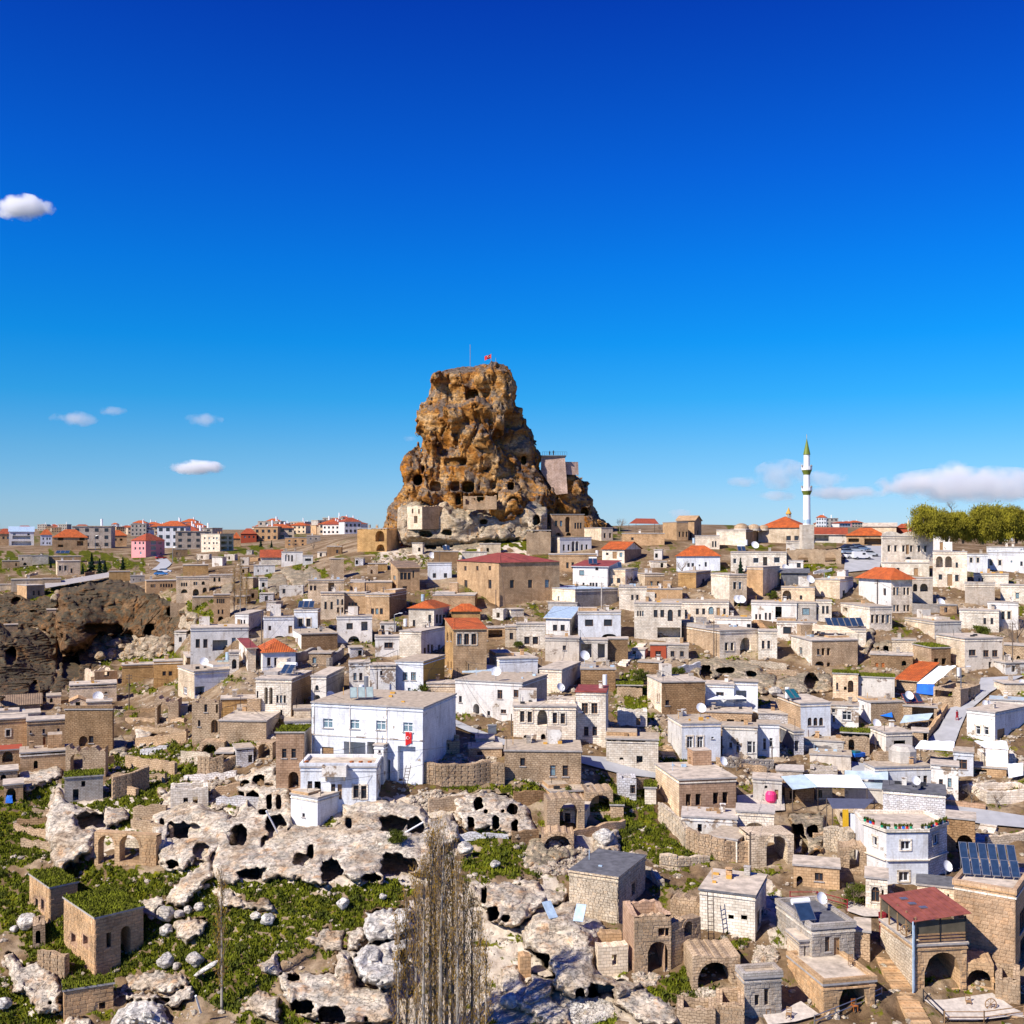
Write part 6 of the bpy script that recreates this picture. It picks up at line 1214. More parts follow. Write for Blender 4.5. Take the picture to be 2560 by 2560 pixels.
# octagonal white house: three visible facets
def facet_house():
    d = float(DD(2240, 2215)); xs = [550, 745, 1105, 1268]; dep = [3.4, 0, .2, 3.2]; pts = []
    for x, e in zip(xs, dep): px = q('G', x, 0)[0]; pts.append(Vector(((px-1280)/FO*(d+e), d+e)))
    zt = -(q('G', 0, 1462)[1]-CY)/FO*d; zb = -(q('L', 0, 545)[1]-CY)/FO*d; zm = -(q('L', 0, 262)[1]-CY)/FO*d
    root = empty('octagonal_house', (pts[1].x, pts[1].y, zb)); tag(root, lab('white octagonal house with plant bottles along its roof rim'), 'house')
    o = pts[1]; L = [p-o for p in pts]; back = [L[3]+Vector((-.6, 5)), L[0]+Vector((.6, 5))]; poly = L+back; Hh = zt-zb; r = random.Random(1)
    specs = [('G', '647:1528,36,76'), ('G', '910:1565,80,76'), ('G', '1168:1515,46,84'), None, None, None]; low = {1: ('L', '1052:385,72,70')}
    for i in range(6):
        a, c = poly[i], poly[(i+1) % 6]; W = (c-a).length; u = (c-a)/W; n = Vector((-u.y, u.x)); F = Face((a.x, a.y, 0), (u.x, u.y, 0), (n.x, n.y, 0), W); wn = []
        for sp in (specs[i], low.get(i)):
            if not sp: continue
            for (x, y, ww, hh, ty) in parse(sp[1], sp[0]):
                px, py = q(sp[0], x, y); s = TILES[sp[0]][2]; O = (a.x+o.x, a.y+o.y); uu, z = planehit(O, (u.x, u.y), px, py); e1, _ = planehit(O, (u.x, u.y), px+ww*s/2, py); _, za = planehit(O, (u.x, u.y), px, py+hh*s/2); _, zc = planehit(O, (u.x, u.y), px, py-hh*s/2)
                wn.append((uu-abs(e1-uu), uu+abs(e1-uu), za-zb, zc-zb, ty))
        b = MB(); wall_face(b, F, -4, Hh, [(w_[0], w_[1], w_[2], w_[3], 0, .25) for w_ in wn]); b.build('wall', M['ws' if i == 2 else 'wb' if i == 1 else 'wh'], root)
        for w_ in wn: add_window(F, root, *w_[:4], 'W', False, 'fw', r)
        if i in (0, 1, 2):
            b = MB(); bars(b, F, [(0, W, zm-zb-.12, zm-zb)], -.22, .0); b.build('string_course', M['lc'], root)
        b = MB(); bars(b, F, [(-.1, W+.1, Hh+.15, Hh+.5)], -.2, .15); b.build('parapet', M['lc'], root)
    b = MB(); c = [(p.x, p.y, Hh+.15) for p in poly]; b.face(c, [(p[0], p[1]) for p in c]); b.build('roof', M['rf'], root)
    # bottle planters on the rim
    cols = ['green', 'carpet', 'blue', 'red', 'green', 'black', 'alu']
    k = 0
    for i in (0, 1, 2):
        a, c_ = poly[i], poly[i+1]; n = int((c_-a).length/.42)
        for j in range(n):
            if r.random() < .15: continue
            p = a+(c_-a)*((j+.5)/n); b = MB(); b.tube((0, 0, 0), (0, 0, .3), .15, .17, 8); ob = b.build('planter', M[cols[k % 7]], None); ob.location = (o.x+p.x, o.y+p.y+.02, zb+Hh+.5); k += 1
            tag(ob, 'small cut bottle planter in the row along the octagonal roof rim', 'planter', 'planters along the octagonal roof rim')
            pl = tuft(np.random.RandomState(k).rand(14, 3)*(.24, .24, .05)+(-.12, -.12, .3), .25, 'sprout', 'bush', ob, k)
    return root, (o.x, o.y, zb+Hh)
facet_house()
# roof terrace house with solar heater
hl1 = h('L','small stone house with a parapet roof and solar tank',(120,377,690),775,1075,'L','gr','pr',wf='492:880,36,108;562:910,44,160,d',ws='',roof='par',rc='rd',blocks=(.32,.5),bs='fs',key='l1',dmax=8)
h('L','arched stone terrace with a dark vault under the small stone house',(205,462,842),1185,1400,'L','st','st',wf='682:1275,205,235,a',roof='par',rc='rf',blocks=(.32,.55),bs='fs',key='l2',dmax=7,cave=5)
h('L','small stair annex block against the small stone house',(198,288,372),860,1065,'L','gr','cr',wf='330:935,14,90,o',dmax=3)
h('L','big honey coloured stone house carrying rows of solar panels',(1418,1868,1990),520,1095,'R','ph','st',ws='1925:690,50,150;1930:880,50,130',roof='par',rc='rf',blocks=(.33,.62),bs='f',key='l4',dmax=10,edge='st')
pv = h('L','stone house with a huge vaulted arch under a glass terrace',(880,1132,1512),895,1230,'L','st','pr',wf='1335:1075,262,275,a',roof='flat',rc='rf',blocks=(.33,.55),bs='f',key='l3',dmax=9,cave=6)
arch('L','low wall with a smaller arched vault beside the huge arch',1500,1712,1010,1200,'1605:1130,190,130,a','st',yaw=-14,th=3,jag=.2,blocks=(.32,.5))
h('L','round rubble pier at the corner of the lower terrace',(1722,1905),1110,1300,'F','ru',roof='ruin',jag=.4,blocks=(.3,.36),dmax=4)
h('L','flat roofed link house with a small window behind the maroon roof',(1150,1420),460,560,'F','cr',rc='rd',wf='1378:525,12,24,o',dmax=5)
h('L','whitewashed ground floor with an arched blue door',(772,932),400,575,'F','lc',wf='845:515,60,110,V;893:520,24,80,o',dmax=4,dd=-1.5,rc='rf')
h('L','stepped parapet block beside the shaded staircase',(695,805),790,1000,'F','ru',rc='rf',dmax=4)
h('L','lower terrace wall with blocks of honey coloured stone',(1190,1960),1370,1520,'F','st',rc='pave',edge='st',dmax=8,blocks=(.33,.55),D=float(DD(2430,2520)))
# glass terrace with the maroon roof
def pavilion():
    H0 = pv; z0 = H0.H+.25; r = H0.root; o = empty('glass_terrace', H0.root.location, H0.yaw); tag(o, lab('glazed timber terrace under a weathered maroon sheet metal roof'), 'terrace')
    W, Dp = H0.W, H0.dep; h1 = 2.15; e = .3
    def P(x, y, z): return (x, y, z)
    n = 9; A = (-e-.2, -e, z0+h1-.1); B = (W+e, -e-.1, z0+h1+.5); Cc = (W+.2, Dp*.9, z0+h1+.9); D_ = (-e-.2, Dp*.9, z0+h1+.3)
    A, B, Cc, D_ = map(Vector, (A, B, Cc, D_))
    for k in range(n):
        f0, f1 = k/n, (k+1)/n; b = MB(); a0, a1 = A.lerp(B, f0), A.lerp(B, f1-.006); d0, d1 = D_.lerp(Cc, f0), D_.lerp(Cc, f1-.006)
        up = Vector((0, 0, .05)); b.face([a0+up, a1+up, d1+up, d0+up], [(a0.x, 0), (a1.x, 0), (a1.x, 5), (a0.x, 5)]); b.face([a0, a1, a1+up, a0+up]); b.face([d0+up*1.9, a0+up*1.9, a0, d0]); b.face([d0, d1, a1, a0])
        b.build('roof_panel', M['rustroof'], o)
    b = MB()
    for x in (0, W*.5, W-.06): b.box(x-.06, x+.06, .02, .14, z0, z0+h1+.15)
    b.build('front_posts', M['blackm'], o)
    for k in range(5): b = MB(); y = Dp*k/4; b.box(.02, .14, y-.06, y+.06, z0, z0+h1+.3); b.build('post', M['wood'], o)
    for (x0, x1) in ((.12, W*.5-.1), (W*.5+.1, W-.12)):
        b = MB(); b.box(x0, x1, .06, .1, z0+.75, z0+h1-.1); b.build('glass_panel', M['screen'], o)
        b = MB()
        for z in (.1, .4, .68): b.box(x0, x1, -.02, .05, z0+z, z0+z+.14)
        b.build('rail', M['orwood' if 0 else 'wood'], o)
    for k in range(4): b = MB(); y = Dp*k/4; b.box(.05, .08, y+.1, y+Dp/4-.1, z0+.9, z0+h1); b.build('glass_panel', M['screen'], o)
    for k, (fx, fy) in enumerate([(.42, .38), (.33, .55), (.30, .75)]):
        pt_ = A.lerp(B, fx).lerp(D_.lerp(Cc, fx), fy)+Vector((0, 0, .12)); b = MB(); b.box(pt_.x-.35, pt_.x+.35, pt_.y-.25, pt_.y+.25, pt_.z-.05, pt_.z+.04); b.build('roof_vent', M['metal'], o)
    b = MB(); b.tube((-.35, -.35, -H0.H*0), (-.35, -.35, z0+h1), .07, n=8); b.build('downpipe', M['alu'], o)
pavilion()
# ---------------- castle terrace wall and ruins ----------------
def castle_wall():
    s = FO/350.0; k = .34161; xx = lambda x: (900+x*k-1280)/s; zz = lambda y: -(860+y*k-CY)/s; b = MB(); o = empty('castle_wall', (xx(1315), 341, zz(1100))); tag(o, lab('red and white stone bastion wall with a lookout platform on the castle'), 'wall')
    X = lambda x: xx(x)-xx(1315); Z = lambda y: zz(y)-zz(1100)
    b.face([(X(1430), 1.5, Z(1110)), (X(1510), .5, Z(1100)), (X(1490), 1, Z(835)), (X(1322), 1.5, Z(835)), (X(1318), 1.5, Z(940))]); b.face([(X(1510), .5, Z(1100)), (X(1520), 16, Z(1100)), (X(1505), 16, Z(835)), (X(1490), 1, Z(835))]); b.face([(X(1322), 1.5, Z(835)), (X(1490), 1, Z(835)), (X(1505), 16, Z(835)), (X(1322), 16, Z(835))])
    b.face([(X(1490), 2.2, Z(965)), (X(1592), 3, Z(965)), (X(1588), 3, Z(872)), (X(1490), 2.2, Z(872))]); b.face([(X(1592), 3, Z(965)), (X(1592), 9, Z(965)), (X(1588), 9, Z(872)), (X(1588), 3, Z(872))]); b.face([(X(1490), 2.2, Z(872)), (X(1588), 3, Z(872)), (X(1588), 9, Z(872)), (X(1490), 9, Z(872))])
    b.build('masonry', wall_mat('bastion_masonry', (.60, .44, .36), 'rubble', bw=.9, bh=.45), o)
    b = MB(); b.box(X(1318), X(1500), .6, 9, Z(835), Z(828)); b.build('platform', M['rd'], o)
    for i in range(12): b = MB(); x = X(1330)+(X(1505)-X(1330))*i/11; b.tube((x, .9, Z(828)), (x, .9, Z(828)+1.1), .05, n=4); b.build('railing_post', M['blackm'], o)
    b = MB(); b.tube((X(1330), .9, Z(828)+1.1), (X(1505), .9, Z(828)+1.1), .04, n=4); b.build('handrail', M['blackm'], o)
    # mast and flag on the summit
    for (x, y0, y1, lb_, nm) in ((810, 20, 180, 'tall thin metal mast on the castle summit', 'mast'), (962, 85, 175, 'flagpole with a small red flag on the castle summit', 'flagpole'), (995, 118, 170, 'short antenna right of the flagpole on the summit', 'antenna')):
        P = Vector((xx(x), 346, zz(y1)-2)); ob = empty(nm, P); tag(ob, lab(lb_), nm); b = MB(); b.tube((0, 0, 0), (0, 0, zz(y0)-P.z), .11, n=6); b.build('shaft', M['metal'], ob)
        if nm == 'flagpole':
            b = MB()
            for i in range(5):
                f = lambda j: (-.0-.42*j, .25*math.sin(j*1.5), zz(88)-P.z-.15*j); a, c = f(i), f(i+1)
                b.face([(a[0], a[1], a[2]-1.3), (c[0], c[1], c[2]-1.3), c, a])
            fl = b.build('flag', M['red'], ob); crescent(fl, (-.9, -.3, zz(88)-P.z-.8), .32)
        if nm == 'antenna': b = MB(); b.box(-.5, .5, -.05, .05, zz(y0)-P.z-1.2, zz(y0)-P.z-1.1); b.build('crossarm', M['metal'], ob)
def crescent(par, c, r_, y=-.02):
    b = MB(); n = 12
    for i in range(n):
        t0, t1 = .6+(2*math.pi-1.2)*i/n, .6+(2*math.pi-1.2)*(i+1)/n; o_ = lambda t, a, dx: (c[0]+dx+a*math.cos(t), c[1]+y, c[2]+a*math.sin(t))
        b.face([o_(t0, r_, 0), o_(t1, r_, 0), o_(t1, r_*.8, r_*.25), o_(t0, r_*.8, r_*.25)])
    b.build('crescent', M['fw'], par); b = MB(); pts = []
    for i in range(10): a = math.pi+i*math.pi/5; q_ = r_*.42*(1 if i % 2 == 0 else .4); pts.append((c[0]+r_*1.15+q_*math.cos(a), c[1]+y, c[2]+q_*math.sin(a)))
    b.face(pts); b.build('star', M['fw'], par)
castle_wall()
h('K','two storey ruin with small windows on the castle slope',(345,455,625),1178,1318,'L','st','cr',wf='597:1245,16,40,o',ws='385:1222,12,34,o;432:1225,12,34,o;408:1285,26,54,o',roof='ruin',jag=.5,D=319.5,dmax=7,ext=1.5)
h('K','brown roofless wall box on the terrace below the castle',(585,710,730),1310,1402,'R','br','br',wf='632:1325,10,14,o',jag=.4)
h('K','broken stone rooms in a row high on the castle base',(755,1000),1105,1185,'F','ru',wf='785:1155,26,40,o;830:1150,26,44,o;885:1142,60,50,o;942:1140,14,26,o',roof='ruin',jag=1.6,dmax=6,D=320.5,ext=1)
h('K','half ruined vault house left of the castle with a dish in its arch',(-20,195,290),1350,1520,'R','yt','st',wf='145:1405,66,80,a;150:1490,60,50,a',jag=.3,dmax=9)
h('K','rubble wall block below the ruined mansion',(1218,1395),1365,1540,'F','ru',jag=.5,dmax=5)
h('K','low stone room with a doorway above the red metal roof',(875,1030),1465,1535,'F','cr',wf='935:1508,18,30,o',dmax=6)
h('K','brown stone terrace house with a solar heater by the slope',(540,720),1520,1610,'F','br',key='k1',dmax=6)
h('K','small white walled room in front of the dark red roof',(748,930),1525,1590,'F','lc',dmax=5)
h('K','stone cottage under the ochre rubble bank left of the castle',(60,200),1610,1660,'F','yt')
# ---------------- scattered stones, grass and filler walls ----------------
RS = np.random.RandomState(11)
def terr(px, py, up=0):
    """terrain point (approximately, with its small relief)"""
    d = DD(px, py); X = (px-1280)/FO*d; Z = -(py-CY)/FO*d; am_ = .55*smooth(1400, 1500, py)+.02
    return X, d, Z+am_*(noise(X/3.1, d/3.1, X*0)*.9+noise(X/1.1, d/1.1, X*0+3)*.5)+up
def look(G, px, py):
    i = np.clip(np.searchsorted(gx, px)-1, 0, len(gx)-2); s = (py-YT(px))/(2890-YT(px)); j = np.clip(np.searchsorted(s_, s)-1, 0, len(s_)-2); return G[i, j]
def scatter(N, x0, x1, y0, y1, cond, smin, smax, name, mat, label, seed, cat='stones', flat=.7):
    r = np.random.RandomState(seed); px = x0+(x1-x0)*r.rand(N); py = y0+(y1-y0)*r.rand(N)**.9; k = cond(px, py, r.rand(N)); px, py = px[k], py[k]; n = len(px); X, Y, Z = terr(px, py)
    V0, F0 = IC[1]; sc = smin*(smax/smin)**(r.rand(n)**2.2); a = r.rand(n)*6.28; V = V0[None]*(1+.35*(r.rand(n, len(V0), 1)-.5))*np.stack([sc*(.7+.6*r.rand(n)), sc*(.7+.6*r.rand(n)), sc*flat*(.6+.7*r.rand(n))], 1)[:, None]
    c, s = np.cos(a)[:, None], np.sin(a)[:, None]; V = np.stack([V[..., 0]*c-V[..., 1]*s, V[..., 0]*s+V[..., 1]*c, V[..., 2]], -1)+np.stack([X, Y, Z+sc*.15], 1)[:, None]
    Fa = (F0[None]+np.arange(n)[:, None, None]*len(V0)).reshape(-1, 3); o = npmesh(name, V.reshape(-1, 3), Fa, M[mat]); tag(o, label, cat, None, 'stuff')
cl = lambda px, py: noise(px/45, py/30, px*0+6)
ok0 = lambda px, py: (look(rockmask, px, py) < .3) & (look(rd, px, py) < .2)
scatter(26000, -40, 2600, 1930, 2700, lambda a, b, u: ok0(a, b) & (u < .12+.8*smooth(.05, .45, cl(a, b))-.45*look(grass, a, b)), .09, .42, 'rubble', 'rub', 'loose pale stones scattered over the near slopes', 3)
scatter(26000, -40, 2600, 1400, 1960, lambda a, b, u: ok0(a, b) & (u < .25+.8*smooth(.0, .4, cl(a, b))), .14, .6, 'rubble', 'rub', 'loose stones lying between the village houses', 4)
def pile(t, cx, cy, rx, ry, n, smin, smax, label, mat='rub', seed=5):
    x, y = q(t, cx, cy); s = TILES[t][2]; scatter(n, x-rx*s, x+rx*s, y-ry*s, y+ry*s, lambda a, b, u: ((a-x)/(rx*s))**2+((b-y)/(ry*s))**2 < 1, smin, smax, 'rubble_pile', mat, label, seed)
pile('J', 500, 1360, 180, 90, 2500, .08, .22, 'heap of fine white gravel in front of the rock overhang', 'boul', 5)
pile('A', 740, 850, 230, 70, 420, .5, 2.0, 'heap of fallen rocks on the floor of the gorge', 'rockt', 6)
pile('A', 480, 780, 120, 60, 160, .6, 1.8, 'blue shadowed boulders under the gorge cliff', 'rockt', 7)
pile('J', 920, 1130, 90, 60, 500, .12, .35, 'spill of fallen masonry below the tall stone ruin', 'rub', 8)
pile('J', 400, 830, 130, 70, 420, .12, .4, 'loose stones on top of the big smooth white rock', 'rub', 9)
pile('J', 1330, 1280, 150, 80, 500, .12, .4, 'orange lichened stones below the great arched vault', 'rub', 10)
pile('E', 1640, 1000, 190, 100, 1500, .12, .5, 'rubble slope spilling from the ruined arches', 'rub', 12)
pile('J', 1800, 980, 90, 80, 450, .12, .4, 'collapsed stones behind the low stone house', 'rub', 13)
pile('F', 150, 1580, 200, 60, 900, .12, .4, 'band of pale stones behind the black roofed house', 'rub', 14)
pile('D', 1230, 620, 60, 120, 260, .15, .5, 'stones fallen at the foot of the roofless ruin', 'rub', 15)
pile('E', 930, 680, 110, 60, 400, .15, .45, 'broken rubble and planks heap under the round wall', 'rub', 16)
pile('K', 820, 1390, 300, 100, 260, .25, 1.0, 'scree and pale stones on the grass below the castle', 'rockt', 17)
pile('K', 330, 1590, 260, 60, 220, .25, .8, 'stony bank left of the castle base', 'rockt', 18)
# grass blades
def grassfield(N, y0, y1, size, seed, x0=-40, x1=2600):
    r = np.random.RandomState(seed); px = x0+(x1-x0)*r.rand(N); py = y0+(y1-y0)*r.rand(N); g = look(grass, px, py); k = (g > .45+.2*r.rand(N)) & (look(rd, px, py) < .1); px, py = px[k], py[k]
    X, Y, Z = terr(px, py); tuft(np.c_[X, Y, Z], size*(1+.0*X[0]), 'grass', 'grasst', None, seed, 1.1); o = bpy.context.scene.collection.objects[-1]
    o['label'] = 'short green grass on the %s slopes' % ('near' if y0 > 1900 else 'village'); o['category'] = 'grass'; return o
grassfield(260000, 1990, 2700, .24, 21); grassfield(90000, 1780, 1990, .3, 22); grassfield(50000, 1400, 1780, .45, 23)
def weeds(N, seed):     # darker clumps standing in the grass
    r = np.random.RandomState(seed); px = -20+2600*r.rand(N); py = 1850+850*r.rand(N); k = (look(grass, px, py) > .8) & (cl(px*1.7, py*1.7) > .12); px, py = px[k], py[k]; X, Y, Z = terr(px, py); P = np.c_[X, Y, Z]
    P = np.repeat(P, 26, 0)+r.randn(len(P)*26, 3)*(.28, .28, .14)+(0, 0, .15); tuft(P, .24, 'weeds', 'bush', None, seed); o = C.objects[-1]; tag(o, 'darker weed clumps dotted over the green slopes', 'weeds', None, 'stuff')
weeds(9000, 31)
# small yards and walls between the houses
OCC = np.zeros((330, 330), bool)
for (a, b_, c_, d_) in BBOX: OCC[int(max(0, a/8)):int(max(0, b_/8))+1, int(max(0, c_/8)):int(max(0, d_/8))+1] = True
def free(x0, x1, y0, y1): return x0 > 0 and x1 < 2600 and not OCC[int(x0/8):int(x1/8)+1, int(y0/8):int(y1/8)+1].any()
def okrock(x, y, w=24, hh=16): return all(look(rd, np.array([a]), np.array([b]))[0] < .1 for a in (x-w, x, x+w) for b in (y, y-hh)) and look(rockmask, np.array([x]), np.array([y]))[0] < .2 and look(rd, np.array([x]), np.array([y]))[0] < .1 and look(grass, np.array([x]), np.array([y]))[0] < .75
FCN = dict(ru='rubble', st='tan', lc='pale', cr='cream', wd='worn white', br='brown', ws='whitewashed', gy='grey')
def near(pre, x, y):
    k = min(range(NB), key=lambda i: abs((BBOX[i][0]+BBOX[i][1])/2-x)+abs(BBOX[i][3]-y)); s = pre+ALLH[k].label
    w_ = s.split()[:16]
    while w_[-1] in ('the', 'a', 'with', 'and', 'of', 'under', 'its', 'two', 'to', 'in', 'below', 'beside', 'right', 'left', 'at', 'on', 'an', 'by', 'behind', 'above', 'over'): w_.pop()
    return ' '.join(w_)
NB = len(BBOX)
fr_ = random.Random(42); nsh = 0; nw = 0
for _ in range(16000):
    if nsh >= 150: break
    x = fr_.uniform(430, 2560); y = fr_.uniform(1385, 1930 if x < 1400 else 2080)
    if y > 1700 and x < 560: continue
    d = float(DD(x, y)); pm = FO/d; w_ = fr_.uniform(2.0, 7)*pm; hh = fr_.uniform(1.3, 3.4)*pm
    if not free(x-w_/2, x+w_/2, y-hh, y) or not okrock(x, y): continue
    wn = ' '.join(f'{x+(fr_.random()-.5)*w_*.7:.0f}:{y-hh*.45:.0f},{.7*pm:.1f},{1.1*pm:.1f},{fr_.choice("ow")}' for _k in range(1)) if fr_.random() < .7 else ''
    fck = fr_.choice(list(FCN)); h('X', near('small %s outbuilding beside the ' % FCN[fck], x, y), (x-w_/2, x+w_/2), y-hh, y, 'F', yaw0=fr_.uniform(-18, 22)-math.degrees(math.atan((x-1280)/FO))*.3, fc=fck, roof=fr_.choice(['flat', 'flat', 'flat', 'ruin']), jag=.2, wf=wn, name='outbuilding', cat='outbuilding', group='small outbuildings between the houses', dmax=5)
    OCC[int((x-w_/2)/8):int((x+w_/2)/8)+1, int((y-hh)/8):int(y/8)+1] = True; nsh += 1
for _ in range(12000):
    if nw >= 170: break
    x = fr_.uniform(30, 2540); y = fr_.uniform(1400, 2120)
    if y > 1640 and x < 480 and y < 1780: continue
    d = float(DD(x, y)); pm = FO/d; w_ = fr_.uniform(3, 11)*pm; hh = fr_.uniform(.7, 1.9)*pm
    if not free(x-w_/2, x+w_/2, y-hh, y) or not okrock(x, y): continue
    s1 = fr_.uniform(-.12, .12)*w_; swall('X', near('low rubble retaining wall by the ', x, y), [(x-w_/2, y-s1), (x, y), (x+w_/2, y+s1)], hh, fr_.choice(['ru', 'ru', 'pr', 'br', 'ws']), .5, .35); C.objects[-1].parent['group'] = 'low retaining walls of the village'
    OCC[int((x-w_/2)/8):int((x+w_/2)/8)+1, int((y-hh)/8):int(y/8)+1] = True; nw += 1
for lab_, pts, hp, mt in [('tall round rubble retaining wall below the walled yard', [('E',893,585),('E',1000,600),('E',1180,595),('E',1275,575)], 130, 'ru'), ('short stone wall linking the round wall to the stone house', [('E',1275,580),('E',1352,585)], 120, 'ru'),
  ('diagonal rubble wall climbing the green slope', [('D',632,665),('D',740,640),('D',838,600)], 120, 'ru'), ('thick broken rubble wall with grass on top above the roofless ruin', [('D',1110,545),('D',1180,550),('D',1255,530)], 115, 'ru'), ('sloping ruined wall climbing to the arched cellar', [('D',1255,530),('D',1350,470),('D',1440,440)], 70, 'ru'),
  ('stone wall running beside the road up to the gate piers', [('G',1110,640),('G',1200,520),('G',1275,400)], 65, 'st'), ('low wall along the upper road at right', [('G',1255,1215),('G',1400,1235),('G',1600,1255)], 50, 'pk'), ('curved wall above the lane behind the rubble yard', [('A',1670,935),('A',1780,900),('A',1850,960),('A',1932,900)], 55, 'gr'),
  ('low grey block wall in front of the white wide arch house', [('F',1645,700),('F',1932,700)], 50, 'gr'), ('stone wall edging the grass below the lane', [('F',190,1010),('F',300,1015),('F',440,1010)], 90, 'ru'), ('rough rubble foundation wall below the four window house', [('F',470,1250),('F',640,1400),('F',680,1470)], 150, 'pr'),
  ('retaining wall under the vine hung house', [('F',1000,830),('F',1200,850),('F',1400,860)], 90, 'gr'), ('light stone terrace wall below the loggia tower', [('C',1305,745),('C',1450,750),('C',1560,745)], 55, 'gr'), ('zigzag stair wall of pale stones by the shrine ruin', [('H',260,950),('H',350,960),('H',450,975)], 190, 'ru')]:
    tl = pts[0][0]; swall(tl, lab_, [p[1:] for p in pts], hp, mt, .6, .3, blocks=(.32, .5) if tl in 'EDFH' and hp > 60 else None)
arch('D', 'pair of tall free standing stone arches on the grass', 530, 878, 862, 1050, '597:955,92,165,a;727:940,112,165,a', 'st', yaw=-12, th=1.2, jag=.4, blocks=(.32, .5))
arch('D', 'ruined apse with a curved broken arch above the chapel front', 368, 592, 355, 545, '430:470,70,110,a;520:480,0.1,0.1,a', 'ru', yaw=6, th=1.6, jag=1.2)
arch('D', 'ruined wall with a tall pointed arch on the slope', 870, 1002, 92, 245, '913:190,62,116,a', 'ru', yaw=4, th=2.5, jag=.9)
arch('D', 'arched cellar mouth under the grass bank beside the tower ruin', 1120, 1260, 345, 420, '1175:390,84,62,a', 'ru', yaw=0, th=3, jag=.2)
arch('E', 'tall arch opening with a grass cap right of the cave doors', 1590, 1800, 655, 860, '1712:770,104,160,a', 'ru', yaw=6, th=3, jag=.4)
arch('E', 'dark arched vault in the bank under the lane', 1805, 1960, 615, 750, '1890:695,124,100,a', 'ru', yaw=4, th=4, jag=.3)
arch('D', 'dark round cave arch above the red terrace in the wall', 1440, 1530, 350, 450, '1483:400,66,84,a', 'ru', yaw=-8, th=2.5, jag=.4)
arch('E', 'small vault with an orange rim on the ruined slope', 1560, 1740, 850, 960, '1650:915,150,84,a', 'ru', yaw=0, th=3, jag=.4)
# ---------------- things on roofs and in the lanes ----------------
def host(t, x, y):
    px, py = q(t, x, y); dx, dz = (px-1280)/FO, -(py-CY)/FO; best = None
    for Hs in ALLH:
        if dz*Hs.zr <= 0: continue
        tt_ = Hs.zr/dz; rx, ry = tt_*dx-Hs.O[0], tt_-Hs.O[1]; a = rx*Hs.u[0]+ry*Hs.u[1]; b_ = rx*Hs.v[0]+ry*Hs.v[1]
        if -.6 < a < Hs.W+.6 and -.6 < b_ < Hs.dep+1.5 and (best is None or tt_ < best[0]): best = (tt_, Hs, min(max(a, .3), Hs.W-.3), min(max(b_, .4), Hs.dep-.3))
    if best:
        _, Hs, a, b_ = best; return Vector((Hs.O[0]+Hs.u[0]*a+Hs.v[0]*b_, Hs.O[1]+Hs.u[1]*a+Hs.v[1]*b_, Hs.zr)), Hs.label
    return ground(t, x, y), None
def lb(pre, hl, alt):
    w_ = (pre+' on the '+hl).split()[:16] if hl else (pre+' '+alt).split()
    while w_[-1] in ('the', 'a', 'with', 'and', 'of', 'under', 'its', 'two', 'to', 'in', 'below', 'beside', 'right', 'left', 'at', 'on', 'an', 'by', 'behind', 'above', 'over'): w_.pop()
    return ' '.join(w_)
DS = 'A:1145 975,B:410 868,B:1215 1122,B:840 1042,B:1350 945,B:495 368,C:420 403,C:635 400,C:830 330,C:730 600,C:322 712,C:343 712,C:590 532,C:1855 362,C:1822 362,C:1790 362,C:1465 730,E:372 138,E:870 160,E:535 145,E:1665 88,F:812 430,F:990 860,G:658 590,G:938 345,G:995 1102,G:1600 425,G:1637 428,G:1915 240,L:1368 385,L:447 635,D:550 140,C:1112 282'
for k, it in enumerate(DS.split(',')):
    t, xy = it.split(':'); x, y = map(float, xy.split()); P, hl = host(t, x, y); sz = ['small', 'round', 'pale', 'plain'][k % 4]
    near_ = t in 'JLFG'; dish(P, .62 if P.y < 150 else .75 if P.y < 200 else .95, lb('%s white satellite dish' % sz, hl, 'standing among the houses'), az=rnd.uniform(10, 40))
